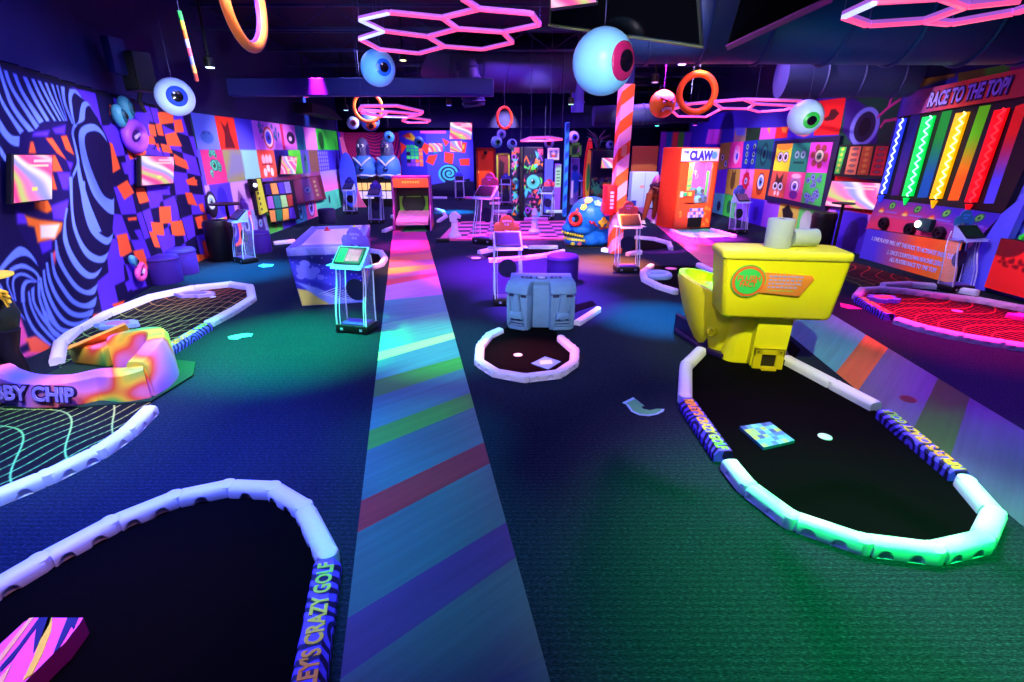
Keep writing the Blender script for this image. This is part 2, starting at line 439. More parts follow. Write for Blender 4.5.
for q in [[(85,395),(160,370),(170,490),(100,525)],[(215,245),(245,240),(280,340),(245,300)],[(290,80),(340,75),(340,130),(295,140)],[(310,45),(390,30),(385,65),(320,75)],[(360,268),(410,268),(415,320),(370,325)],[(170,500),(200,480),(215,520),(185,545)]]:
    P.poly(crop(90, 180, 4.87, q), PUR, .01)
for q in [[(25,65),(130,70),(140,115),(40,110)],[(140,135),(230,140),(245,215),(155,180)],[(200,90),(240,90),(245,145),(205,130)],[(250,90),(290,95),(300,140),(255,145)],[(0,200),(30,230),(55,340),(10,330)],[(70,450),(125,445),(155,530),(90,520)],[(235,350),(310,385),(300,410),(220,400)],[(290,600),(360,590),(375,650),(300,650)],[(410,560),(460,560),(465,640),(410,640)]]:
    P.poly(crop(110, 90, 6.2, q), PUR, .01)
for a in [[(224, 78), (240, 85), (330, 400)], [(50, 120), (190, 540)]]: P.line(crop(110, 90, 6.2, a), .03, (5, 3, 20))
for a in [[(215, 40), (330, 390)], [(400, 30), (510, 410)], [(100, 20), (120, 130)]]: P.line(crop(90, 180, 4.87, a), .03, (5, 3, 20))
# left part: navy ground of the zebra figure and the orange and purple window behind the monitor
P.poly([(0, 0), (0, TOPZ+.1)]+crop(50, 80, 4.55, [(88, 25), (130, 55), (150, 85), (175, 110), (215, 170), (250, 240), (275, 300), (285, 400), (290, 520)])+crop(40, 190, 4.55, [(333, 40), (338, 100), (325, 240), (300, 320), (260, 420), (250, 520), (225, 600), (180, 640), (120, 720)]), NV)
win = crop(0, 60, 5.25, [(100, 560), (103, 390), (130, 365), (195, 355), (235, 322), (355, 318), (385, 345), (375, 400), (400, 520), (380, 580), (365, 640)])+crop(0, 220, 8.525, [(575, 0), (540, 70), (480, 160), (440, 270), (375, 400), (365, 490), (330, 390), (250, 230), (180, 130), (120, 0)])
P.poly(win, (20, 8, 80))
for q in [[(160,430),(175,430),(190,490),(150,490)],[(240,410),(275,410),(350,525),(300,490)],[(320,400),(350,395),(390,500),(345,470)],[(275,500),(290,500),(330,585),(275,585)],[(275,590),(300,680),(275,680)]]: P.poly(crop(0, 60, 5.25, q), ORG, .012)
for q in [[(180,380),(260,370),(250,400),(170,400)],[(275,360),(345,340),(340,390),(290,385)],[(350,530),(385,540),(370,580)],[(300,590),(370,590),(360,680),(330,680)]]: P.poly(crop(0, 60, 5.25, q), PUR, .02)
for q, c in [([(105,520),(160,535),(180,600),(110,600)], PUR), ([(220,455),(300,440),(335,510),(300,530),(220,500)], (255,110,30)), ([(330,480),(440,440),(430,580),(340,570)], PUR), ([(160,545),(250,570),(400,590),(390,640),(350,700),(240,720),(220,620),(180,610)], (255,120,40)), ([(255,605),(380,600),(350,690),(260,690)], (250,240,215)), ([(250,720),(330,700),(330,760),(270,790)], PUR), ([(330,790),(370,740),(350,860)], (240,90,110))]:
    P.poly(crop(0, 130, 6.375, q), c, .02)
# zebra bands
Z = lambda A, Bk, c=STR: band(P, 0, 60, 5.25, A, Bk, c)
for t0, t1, m0, m1, e0, e1 in [((18,50),(38,58),(62,165),(82,165),(188,365),(205,345)), ((66,68),(86,74),(112,178),(132,178),(205,335),(230,322)), ((118,84),(140,90),(170,200),(190,195),(243,322),(262,320)), ((162,96),(180,100),(212,205),(228,205),(283,320),(296,320)), ((196,106),(213,110),(248,210),(262,210),(312,320),(322,320)), ((233,117),(247,120),(272,210),(284,210),(332,320),(340,320)), ((266,124),(280,128),(298,215),(306,215),(344,320),(350,320)), ((294,131),(304,134),(318,215),(324,215),(352,320),(356,322))]:
    Z([t0, m0, e0], [t1, m1, e1])
Z([(-40, -20), (0, 85), (45, 225), (100, 315), (150, 378)], [(-20, -60), (12, 70), (65, 215), (120, 300), (180, 372)])
Z([(-60, 60), (0, 215), (55, 310), (105, 390)], [(-60, 0), (0, 178), (60, 285), (125, 372)])
Z([(-60, 260), (0, 375), (55, 440), (100, 455)], [(-60, 190), (0, 312), (55, 390), (104, 400)])
Z([(-60, 420), (0, 495), (30, 535), (60, 540)], [(-60, 370), (0, 450), (35, 505), (70, 525)])
Y = lambda A, Bk, c=STR: band(P, 50, 80, 4.55, A, Bk, c)
Y([(48, 28), (60, 100), (85, 165), (100, 200)], [(66, 30), (72, 100), (95, 165), (106, 200)])
Y([(88, 42), (84, 80), (92, 140), (108, 200)], [(120, 48), (100, 80), (104, 140), (114, 200)]); Y([(90, 40), (120, 46), (150, 88)], [(94, 52), (118, 62), (150, 88)])
Y([(115, 200), (130, 185), (138, 130), (150, 100), (175, 105), (212, 168)], [(122, 202), (155, 185), (160, 150), (165, 125), (185, 120), (212, 168)])
Y([(108, 200), (98, 240), (112, 310), (122, 370), (110, 410), (92, 450)], [(125, 205), (108, 240), (122, 310), (134, 375), (118, 420), (98, 460)])
Y([(262, 285), (240, 235), (200, 200), (150, 210), (130, 250), (140, 340), (165, 440), (200, 530), (260, 600), (292, 612)], [(262, 285), (232, 245), (200, 232), (165, 245), (158, 290), (180, 380), (215, 470), (245, 525), (280, 545), (292, 535)])
Y([(122, 385), (128, 450), (150, 560), (180, 640), (200, 700)], [(134, 380), (148, 450), (178, 550), (205, 620), (235, 690)])
Y([(98, 440), (86, 540), (62, 680), (55, 720)], [(104, 430), (106, 540), (128, 660), (135, 720)], NV)
X = lambda A, Bk, c=STR: band(P, 40, 190, 4.55, A, Bk, c)
for A, Bk in [
 ([(180,-40),(195,80),(230,190),(290,245),(320,240),(333,200)], [(205,-40),(215,90),(250,175),(300,215),(325,205),(334,190)]),
 ([(132,-60),(140,90),(155,190),(200,290),(250,328),(295,325),(312,280)], [(148,-60),(152,90),(172,190),(215,268),(265,300),(295,295),(312,278)]),
 ([(118,80),(105,180),(110,250),(150,340),(200,395),(240,403),(265,385),(284,350)], [(128,85),(118,150),(130,240),(170,320),(215,370),(250,376),(284,350)]),
 ([(68,228),(75,310),(115,390),(165,455),(215,478),(250,470),(262,430)], [(76,228),(90,300),(130,380),(180,440),(220,455),(260,428)]),
 ([(48,285),(60,380),(95,450),(145,515),(200,538),(248,530),(258,485)], [(56,285),(72,370),(110,440),(160,500),(210,515),(257,485)]),
 ([(26,330),(38,415),(75,500),(130,565),(185,582),(235,570),(244,540)], [(36,328),(52,410),(90,490),(140,545),(190,558),(244,540)]),
 ([(12,365),(22,450),(60,545),(110,605),(165,622),(210,612),(224,580)], [(22,360),(34,440),(72,530),(120,590),(170,600),(223,580)]),
 ([(-2,395),(8,480),(40,575),(85,640),(140,655),(180,640)], [(8,400),(20,470),(55,560),(95,622),(150,635)]),
 ([(-12,400),(-6,490),(24,600),(60,660),(110,690)], [(-4,400),(4,490),(38,590),(76,650),(120,672)])]:
    X(A, Bk)
C_ = lambda A, Bk, c=STR: band(P, 0, 220, 8.525, A, Bk, c)
C_([(-40, 470), (0, 400), (60, 320), (120, 255), (170, 226), (230, 250), (290, 320), (325, 390)], [(-40, 560), (0, 490), (20, 440), (70, 380), (140, 325), (200, 305), (260, 325), (322, 392)])
C_([(110, 680), (60, 560), (58, 480), (78, 420), (130, 385), (200, 372), (260, 400), (320, 450), (355, 515)], [(128, 690), (75, 560), (80, 490), (110, 440), (170, 415), (230, 420), (290, 450), (340, 516)])
C_([(130, 690), (103, 570), (108, 500), (130, 465), (190, 448), (250, 470), (318, 525)], [(140, 690), (120, 570), (122, 520), (142, 490), (190, 475), (250, 495), (310, 530)])
C_([(180, 700), (178, 610), (190, 545), (230, 508), (312, 525)], [(216, 700), (210, 620), (222, 560), (250, 535), (312, 533)])
C_([(-60, 560), (0, 590), (60, 680), (110, 730), (160, 790)], [(-60, 500), (-10, 550), (70, 650), (120, 700), (175, 800)])
D_ = lambda A, Bk, c=STR: band(P, 0, 270, 6.82, A, Bk, c)
D_([(150, 110), (145, 160), (165, 280), (215, 400), (280, 470), (340, 520)], [(165, 120), (160, 180), (185, 290), (235, 390), (300, 460), (352, 508)])
D_([(190, 150), (203, 240), (250, 350), (310, 430), (380, 500)], [(200, 140), (220, 240), (265, 340), (330, 420), (392, 485)])
D_([(212, 128), (222, 220), (275, 325), (340, 405), (410, 470)], [(235, 110), (240, 215), (292, 310), (355, 388), (415, 440)])
D_([(258, 90), (262, 200), (305, 300), (365, 380), (420, 420)], [(282, 85), (276, 200), (320, 290), (375, 365), (425, 400)])
D_([(0, 130), (60, 230), (120, 290), (172, 345)], [(0, 90), (72, 210), (130, 275), (178, 345)])
# pink and orange corner at the foot of the figure
P.poly(crop(0, 270, 6.82, [(45, 230), (120, 290), (180, 400), (240, 450), (340, 520), (330, 560), (0, 640), (0, 500), (60, 400)]), (235, 90, 170), .02)
P.poly(crop(0, 270, 6.82, [(170, 470), (240, 450), (340, 520), (330, 560), (200, 560)]), (255, 105, 70), .02)
P.poly(crop(0, 270, 6.82, [(110, 540), (190, 495), (205, 545), (110, 590)]), (18, 20, 70), .02)
P.poly(crop(0, 270, 6.82, [(150, 350), (175, 345), (240, 450), (190, 460)]), (14, 22, 80), .01)
P.rect(0, TOPZ-.035, SEAM+1, TOPZ+.1, (6, 4, 24))
PAINTWALL = painted('printed_wall_graphic', .65)
struct(P.mesh('wall_left', lw_f(0), PAINTWALL))

# ---- the tiled monster pictures further along the left wall
P = Paint(SEAM, LS[-1], 0, TOPZ, .018, (70, 60, 210))
def sq(pts, c): P.poly([SL(*p) for p in pts], c)
def col_edge(x_at_top, y_top=112):     # position along the wall of a vertical seam seen at a pixel
    return SL(x_at_top, y_top)[0]
def eye(P, u, v, r, iris, out=(235, 235, 245), asp=1.): 
    P.ell(u, v, r*1.12*asp, r*1.12, (18, 12, 40)); P.ell(u, v, r*asp, r, out); P.ell(u, v, r*.6*asp, r*.6, iris); P.ell(u, v, r*.3*asp, r*.3, (10, 8, 20)); P.ell(u-r*.15*asp, v+r*.2, r*.1*asp, r*.1, (250, 250, 255))
def cluster(P, u, v, w, h, c1, c2, n=16, seed=1):
    r = random.Random(seed)
    for i in range(n):
        a = r.uniform(0, 6.3); q = r.uniform(.2, 1)
        eye(P, u+math.cos(a)*q*w*.42, v+math.sin(a)*q*h*.42, min(w, h)*r.uniform(.06, .11), c2 if i % 2 else c1, c1)
    eye(P, u, v, min(w, h)*.17, c2, c1)
def grad(ca, cb, v0, v1):
    a, c = np.array(ca, float), np.array(cb, float)
    return lambda U, W: a+(c-a)*np.clip((W-v0)/(v1-v0), 0, 1)[..., None]
zr = [0, .66, 1.32, 1.97, TOPZ]
def tile(s0, s1, r, c): P.rect(s0, zr[r], s1, zr[r+1], c)
ce = col_edge
r1 = [ce(184, 130), ce(194, 130), ce(217, 130), ce(236, 130), ce(253, 132), ce(281, 135), ce(296, 138), ce(305, 140), ce(317, 141), ce(329, 142)]
tile(SEAM, r1[1], 3, (22, 74, 34)); tile(r1[1], r1[2], 3, (104, 122, 236)); tile(r1[2], r1[3], 3, (235, 46, 32)); tile(r1[3], r1[4], 3, grad((92, 84, 235), (60, 50, 210), 2, 2.6))
tile(r1[4], r1[5], 3, (206, 116, 232)); tile(r1[5], r1[5]+.18, 3, (205, 40, 96)); tile(r1[5]+.18, r1[6], 3, (214, 110, 222)); tile(r1[6], r1[7], 3, (30, 130, 140)); tile(r1[7], r1[8], 3, (216, 130, 214)); tile(r1[8], LS[-1], 3, (52, 226, 56))
mid = lambda a, i: (a[i]+a[i+1])/2
P.ell(mid(r1, 1), 2.2, .24, .12, (60, 96, 190)); P.ell(mid(r1, 1)-.1, 2.28, .05, .02, (40, 60, 150)); P.ell(mid(r1, 1)+.1, 2.28, .05, .02, (40, 60, 150))
P.poly([(mid(r1, 2)-.2, 2.0), (mid(r1, 2)-.12, 2.3), (mid(r1, 2)-.2, 2.52), (mid(r1, 2)-.05, 2.42), (mid(r1, 2)+.1, 2.54), (mid(r1, 2)+.12, 2.3), (mid(r1, 2)+.24, 2.0)], (96, 14, 30), .02)
cluster(P, mid(r1, 4), 2.36, (r1[5]-r1[4]), .55, (60, 130, 190), (40, 60, 200), 22, 2); P.ell(mid(r1, 4), 2.25, .3, .26, (215, 60, 60)); P.ell(mid(r1, 4), 2.25, .24, .21, (235, 200, 235)); P.ell(mid(r1, 4), 2.25, .17, .15, (66, 60, 220)); P.ell(mid(r1, 4), 2.25, .07, .06, (20, 16, 90))
P.ell((r1[5]+.18+r1[6])/2+.05, 2.28, .3, .16, (40, 16, 60)); P.ell((r1[5]+.18+r1[6])/2, 2.26, .12, .06, (220, 200, 240))
r2 = [SEAM, ce(203, 165), ce(225, 165), ce(243, 165), ce(259, 165), ce(276, 165), ce(290, 165), ce(302, 165), ce(310, 165), ce(319, 165), LS[-1]]
for i, c in enumerate([(96, 78, 236), (206, 52, 124), (150, 150, 100), (146, 214, 196), (255, 86, 62), (40, 34, 150), (90, 230, 50), (96, 88, 190), (120, 84, 70), (52, 40, 190)]): tile(r2[i], r2[i+1], 2, c)
cluster(P, mid(r2, 1), 1.68, .62, .6, (70, 190, 160), (30, 110, 60), 18, 5)
P.poly([(r2[2], 1.4), (r2[2]+.35, 1.95), (r2[3], 1.9), (r2[3], 1.5)], (130, 130, 170), .15)
for i in range(3): P.ell(mid(r2, 4)-.2+.2*i, 1.45+.1*(i % 2), .1, .1, (250, 220, 220)); P.ell(mid(r2, 4)-.2+.2*i, 1.75, .1, .12, (255, 190, 200))
P.rect(mid(r2, 4)-.32, 1.62, mid(r2, 4)+.32, 1.66, (190, 20, 40))
P.ell(mid(r2, 7), 1.6, .16, .28, (50, 120, 110)); P.ell(mid(r2, 7), 1.72, .07, .07, (20, 40, 90))
for i in range(5):
    for j in range(5): P.ell(r2[9]+.1+.22*i, 1.4+.12*j, .06, .045, (200, 200, 250)); P.ell(r2[9]+.1+.22*i, 1.4+.12*j, .03, .03, (20, 14, 90))
r3 = [SEAM, ce(212, 200), ce(233, 200), ce(249, 200), ce(262, 200), ce(276, 200), ce(291, 200), ce(304, 195), ce(313, 195), ce(323, 195), LS[-1]]
for i, c in enumerate([(184, 150, 232), (70, 46, 224), (196, 150, 214), (214, 140, 210), (120, 80, 190), (130, 60, 110), (150, 64, 96), (130, 96, 150), (140, 60, 120), (190, 120, 220)]): tile(r3[i], r3[i+1], 1, c)
P.ell(mid(r3, 1), .98, .2, .28, (44, 28, 170)); P.ell(mid(r3, 0)+.05, .95, .22, .26, (30, 20, 50)); eye(P, mid(r3, 0)+.06, 1.0, .14, (120, 170, 200), (180, 210, 235))
P.poly([(r3[2]+.1, .7), (r3[2]+.3, 1.15), (r3[2]+.45, 1.0), (r3[2]+.5, .7)], (110, 70, 140), .03)
eye(P, mid(r3, 7), .98, .24, (70, 120, 190), (150, 180, 210), .8)
for j in range(4): P.ell(mid(r3, 8), .75+.13*j, .05, .05, (190, 190, 120))
P.rect(r3[9], .66, LS[-1], 1.32, grad((255, 120, 190), (150, 140, 245), .7, 1.3))
r4 = [SEAM, ce(228, 240), ce(243, 240), ce(256, 240), ce(270, 235), ce(284, 232), ce(297, 228), ce(308, 222), ce(318, 218), LS[-1]]
for i, c in enumerate([(170, 216, 60), (255, 110, 84), (246, 60, 130), (150, 160, 226), (84, 214, 70), (90, 70, 220), (60, 180, 190), (246, 84, 156), (80, 220, 170)]): tile(r4[i], r4[i+1], 0, c)
for i in (1, 2): P.ell(mid(r4, i), .33, .22, .26, (60, 60, 200)); P.ell(mid(r4, i), .36, .13, .16, (160, 160, 240)); P.ell(mid(r4, i), .36, .06, .08, (24, 20, 90))
P.poly([(mid(r4, 3)-.2, .2), (mid(r4, 3)-.1, .55), (mid(r4, 3)+.15, .5), (mid(r4, 3)+.22, .15), (mid(r4, 3), .05)], (60, 46, 140), .03); eye(P, mid(r4, 3), .33, .1, (90, 200, 220), (160, 150, 230))
P.poly([(mid(r4, 4)-.15, .6), (mid(r4, 4)+.15, .55), (mid(r4, 4), .05)], (200, 80, 40), .05)
eye(P, mid(r4, 6), .33, .24, (30, 110, 140), (90, 190, 200)); eye(P, mid(r4, 7), .33, .26, (70, 50, 200), (190, 160, 235)); P.ell(mid(r4, 8)-.2, .4, .1, .14, (30, 60, 60))
struct(P.mesh('wall_left', lw_f(0), PAINTWALL))
# upper wall, skirting and core behind the print
b = B()
for i in range(0, len(LW)-1, 2):
    j = min(i+2, len(LW)-1)
    q = lw_f(-.04)(np.array([LS[i], LS[j]]), np.array([0, 0])); a, c = V(q[0]), V(q[1]); a.z = c.z = 0
    o = lw_f(-.16)(np.array([LS[i], LS[j]]), np.array([0, 0])); d, e = V(o[1]), V(o[0]); d.z = e.z = 0
    zt = TOPZ*float(zscale(a.y))
    for v in (a, c, d, e): v.z = zt+.02
    b.prism([a, c, d, e], (0, 0, 4.58-zt), mat((26, 24, 84), .85))
    for v in (a, c, d, e): v.z = 0.0
    q = lw_f(-.01)(np.array([LS[i], LS[j]]), np.array([0, 0])); b.prism([V(q[0]), V(q[1]), d, e], (0, 0, zt), NAVY)
struct(b.obj('wall_left', smooth=40))

# ---------------------------------------------------------------- right wall
RA, RB = V((7.25, 1.5, 0)), V((6.72, 20.5, 0)); RL = (RB-RA).length; RD = (RB-RA)/RL
def rw_f(off):
    def f(u, v):
        n = (-RD.y, RD.x)
        return np.stack([RA.x+RD.x*u+n[0]*off, RA.y+RD.y*u+n[1]*off, v], -1)
    return f
def SR(px, py):
    p = VP(px, py, RA, RB); return ((p-RA).dot(RD), p.z)
RTOP = 3.1
P = Paint(3.0, RL, 0, RTOP, .016, (46, 34, 170))
sq = lambda pts, c, bl=0: P.poly([SR(*p) for p in pts], c, bl)
Q = lambda ox, oy, s, q: [SR(ox+x/s, oy+y/s) for x, y in q]
def qtile(x0, y0, x1, y1, x2, y2, x3, y3, c, ox=710, oy=90, s=6.375): P.poly(Q(ox, oy, s, [(x0, y0), (x1, y1), (x2, y2), (x3, y3)]), c)
# rows above the framed board
for q, c in [((-10,250,78,250,62,345,-30,345), (196,80,196)), ((78,250,160,245,148,335,62,345), (60,60,220)), ((160,245,235,242,225,330,148,335), (150,140,110)), ((235,242,325,240,312,322,225,330), (20,52,24)), ((325,240,425,238,412,310,312,322), (206,84,206)), ((425,238,505,232,490,305,412,310), (235,40,36)), ((505,232,690,215,662,288,490,305), (70,40,200)), ((690,70,870,45,822,285,660,290), (240,28,24))]: qtile(*q, c)
P.poly(Q(710, 90, 6.375, [(160, 240), (225, 240), (222, 290), (170, 290)]), (90, 120, 200), .04)
P.poly(Q(710, 90, 6.375, [(455, 238), (500, 235), (485, 275), (462, 270)]), (250, 150, 40), .02)
P.poly(Q(710, 90, 6.375, [(720, 185), (755, 165), (770, 125), (800, 120), (825, 150), (790, 190), (740, 200)]), (60, 6, 12), .02)
P.poly(Q(710, 90, 6.375, [(365, 245), (385, 240), (380, 285)]), (240, 170, 40), .02)
P.poly(Q(710, 90, 6.375, [(545, 285), (600, 270), (640, 285), (600, 298)]), (235, 120, 80), .02)
# rows left of the framed board
for q, c in [((68,340,135,332,112,500,50,512), (190,176,60)), ((135,332,215,328,200,495,112,500), (240,70,150)), ((215,328,305,318,285,500,200,495), (26,40,170)), ((305,318,410,312,385,505,285,500), (20,92,92)),
             ((50,512,112,505,95,660,30,655), (110,60,220)), ((112,505,195,502,178,680,95,660), (180,150,50)), ((195,502,285,504,262,690,178,680), (236,130,200)), ((285,504,385,508,356,705,262,690), (255,110,40)),
             ((30,655,95,662,75,820,10,800), (90,230,190)), ((95,662,178,682,155,835,75,820), (60,210,70)), ((178,682,262,690,235,850,155,835), (130,80,220)), ((262,690,350,700,320,880,235,850), (70,40,215)), ((350,700,450,712,410,910,320,880), (150,80,225)), ((450,712,575,735,535,935,410,910), (205,190,70)), ((575,735,710,750,660,960,535,935), (90,230,90)), ((710,750,1030,800,960,1030,660,960), (62,36,190))]: qtile(*q, c)
e = lambda x, y: SR(710+x/6.375, 90+y/6.375)
u, v = e(80, 430); eye(P, u, v, .1, (60, 120, 90)); u, v = e(100, 470); eye(P, u, v, .1, (60, 120, 190))
u, v = e(170, 412); P.ell(u, v, .19, .26, (235, 190, 220)); P.ell(u-.04, v-.05, .08, .1, (40, 60, 200)); P.poly([(u-.19, v+.02), (u+.19, v+.2), (u+.1, v+.28), (u-.15, v+.22)], (240, 150, 180))
for (x, y) in ((240, 362), (285, 360), (235, 410), (278, 410), (230, 455), (270, 455)): u, v = e(x, y); eye(P, u, v, .075, (20, 26, 60), (150, 210, 160))
u, v = e(345, 410); P.ell(u, v, .2, .3, (12, 60, 66)); P.ell(u, v, .13, .2, (30, 120, 110)); P.ell(u, v, .07, .12, (8, 30, 36))
u, v = e(145, 580); P.ell(u, v, .16, .26, (90, 66, 24)); P.ell(u-.1, v+.24, .04, .1, (90, 66, 24)); P.ell(u+.1, v+.24, .04, .1, (90, 66, 24))
u, v = e(228, 580); [P.ell(u+.17*math.cos(a), v+.2*math.sin(a), .07, .07, (220, 36, 60)) for a in [k*.7 for k in range(9)]]; P.ell(u, v, .19, .23, (220, 36, 60)); eye(P, u, v, .09, (90, 120, 200))
u, v = e(322, 585); P.ell(u, v-.06, .22, .3, (170, 60, 20)); eye(P, u, v, .2, (60, 140, 235), asp=.85)
u, v = e(55, 740); P.ell(u, v, .14, .16, (40, 60, 70)); u, v = e(120, 745); P.ell(u, v, .15, .2, (24, 110, 60)); u, v = e(290, 790); P.ell(u, v, .14, .2, (50, 30, 160))
P.poly(Q(710, 90, 6.375, [(460, 760), (500, 730), (530, 790), (520, 850), (500, 830), (490, 900), (470, 850)]), (30, 26, 24), .02)
u, v = e(610, 850); P.ell(u, v, .24, .3, (190, 220, 190))
# between the framed board and the race game: big violet eye picture, red panel round the monitor
P.poly(Q(824, 80, 5.12, [(120, 80), (420, 20), (330, 340), (60, 350)]), (16, 66, 44))
P.poly(Q(824, 80, 5.12, [(115, 95), (150, 90), (240, 150), (280, 220), (270, 330), (150, 340), (95, 260)]), (50, 22, 120), .03)
P.ell(*SR(864, 127), .42, .36, (120, 130, 220)); P.ell(*SR(864.5, 127), .3, .28, (30, 26, 60)); P.ell(*SR(864.5, 127), .17, .17, (10, 8, 20))
for q in ([(275, 190), (330, 140), (345, 90), (400, 30)], [(330, 140), (390, 100)], [(290, 240), (310, 210), (370, 200)]): P.line(Q(824, 80, 5.12, q), .05, (190, 40, 130))
sq([(868, 82), (962, 60), (962, 76), (905, 92)], (40, 30, 140)); sq([(906, 72), (955, 62), (955, 76), (912, 90)], (190, 120, 40), .05); sq([(958, 60), (1024, 40), (1024, 70), (958, 84)], (120, 110, 30)); sq([(985, 62), (1010, 56), (1010, 74), (985, 80)], (90, 190, 40), .06); sq([(1010, 48), (1040, 40), (1040, 66), (1010, 74)], (170, 40, 130))
sq([(828, 174), (905, 186), (890, 230), (820, 208)], (235, 26, 40)); sq([(830, 206), (885, 218), (880, 240), (826, 222)], (190, 100, 220)); sq([(836, 210), (868, 214), (864, 262), (828, 255)], (60, 30, 190))
P.ell(*SR(850, 240), .22, .4, (40, 16, 130))
# far right: lilac monster field, green edge and red foot panel
sq([(960, 150), (1060, 110), (1060, 330), (940, 275)], (86, 76, 235)); sq([(1012, 196), (1060, 180), (1060, 262), (1010, 252)], (96, 110, 245), .05)
for i in range(16): P.ell(*SR(1012+rnd.uniform(-8, 12), 222+rnd.uniform(-22, 18)), .06, .05, (60, 56, 200))
sq([(1019, 236), (1040, 224), (1040, 256), (1018, 240)], (60, 250, 60)); sq([(1021, 238), (1040, 230), (1040, 250), (1021, 241)], (30, 150, 40))
struct(P.mesh('wall_right', rw_f(.0), PAINTWALL))
b = B()
n = V((-RD.y, RD.x, 0))
b.prism([RA-n*.02, RB-n*.02, RB-n*.2, RA-n*.2], (0, 0, 4.6), mat((20, 18, 84), .85)); struct(b.obj('wall_right', smooth=0))
# ---------------------------------------------------------------- back wall, side returns
b = B(); b.box((0, 27.6, 2.3), (19, .2, 4.6), mat((22, 18, 100), .85)); struct(b.obj('wall_back', smooth=0))
b = B(); b.box((-7.6, 19.72, 2.3), (2.5, .12, 4.6), mat((40, 26, 130), .85)); struct(b.obj('wall_back', smooth=0))
b = B(); b.box((-8.9, 23.6, 2.3), (.12, 7.9, 4.6), NAVY); struct(b.obj('wall_left', smooth=0))
b = B(); b.box((8.0, 20.6, 2.3), (2.6, .12, 4.6), NAVY); struct(b.obj('wall_right', smooth=0))
b = B(); b.box((9.3, 24, 2.3), (.12, 7.0, 4.6), NAVY); struct(b.obj('wall_right', smooth=0))
b = B(); b.box((0, -2.9, 2.3), (19, .15, 4.6), NAVY); struct(b.obj('wall_front', smooth=0))
b = B(); b.box((-9.4, 3.5, 2.3), (.12, 13, 4.6), NAVY); struct(b.obj('wall_left', smooth=0))
b = B(); b.box((9.4, 3.5, 2.3), (.12, 13, 4.6), NAVY); struct(b.obj('wall_right', smooth=0))
# ---------------------------------------------------------------- ceiling steel, ducts
STEEL = mat((24, 26, 84), .6)
for i, y in enumerate((4.4, 6.6, 8.8, 11, 13.2, 15.4, 17.6, 19.8, 22)):
    b = B(); b.box((-1, y, 4.5), (16, .06, .05), STEEL); b.box((-1, y, 4.12), (16, .06, .05), STEEL)
    for k in range(26): b.tube([(-9+k*.62, y, 4.5 if k % 2 else 4.12), (-9+(k+1)*.62, y, 4.12 if k % 2 else 4.5)], .012, STEEL, 5)
    o = b.obj('ceiling_beam', smooth=0); struct(o)
# ================================================================ GOLF GREENS: mats, curb blocks, lettered boards
CURB = mat((222, 226, 255), .38, var=.03, scale=9, spec=.4)
CW, CH = .114, .085
def make_curb(A, Bp, side, notch=True, w=CW, h=CH, m=CURB):
    d = (Bp-A); Ln = d.length; d = d/Ln; nrm = V((d.y, -d.x, 0))*side      # outward side
    b = B(); k = b.mi(m); n = max(6, int(Ln/.012)) if notch else 4
    spots_ = [Ln*.28, Ln*.72] if Ln > .3 else [Ln*.5]
    rad = .034; rings = []
    for i in range(n+1):
        s = w*.3+(Ln-w*.3)*i/n
        nh, dp = .012, 0.
        if notch:
            for q in spots_:
                t = abs(s-q)/rad
                if t < 1: nh = .012+.04*math.sqrt(1-t*t); dp = .015*min(1, 2*math.sqrt(1-t))
        e = .92 if i in (0,) else 1.
        prof = [(-w/2, 0), (-w/2*e, h*.55), (-w*.40, h*.82), (-w*.2, h*.97*e), (w*.1, h*e), (w*.28, h*.95*e), (w*.42, h*.8), (w/2, max(nh+.004, h*.6) if not dp else max(nh+.006, h*.62)), (w/2, nh), (w/2-dp, nh*.8), (w/2-dp*.9, .006), (w/2, .002)]
        rings.append([b.bm.verts.new(A+d*s+nrm*y+V((0, 0, z))) for y, z in prof])
    for R0, R1 in zip(rings, rings[1:]):
        for j in range(len(R0)):
            f = b.bm.faces.new((R0[j], R1[j], R1[(j+1) % len(R0)], R0[(j+1) % len(R0)])); f.material_index = k
    for R0 in (rings[0], rings[-1]):
        f = b.bm.faces.new(R0); f.material_index = k
    b.lathe([(w*.47, .001), (w*.47, h*.6), (w*.43, h*.85), (w*.3, h*.97), (0, h*.985)], m, Bp, (0, 0, 1), 14)
    bmesh.ops.recalc_face_normals(b.bm, faces=b.bm.faces[:])
    return b
SWIRL = swirl_mat('purple_swirl_print', [(0, (16, 8, 70)), (.42, (24, 12, 96)), (.5, (98, 70, 255)), (1, (110, 84, 255))], scale=5.5, dist=7)
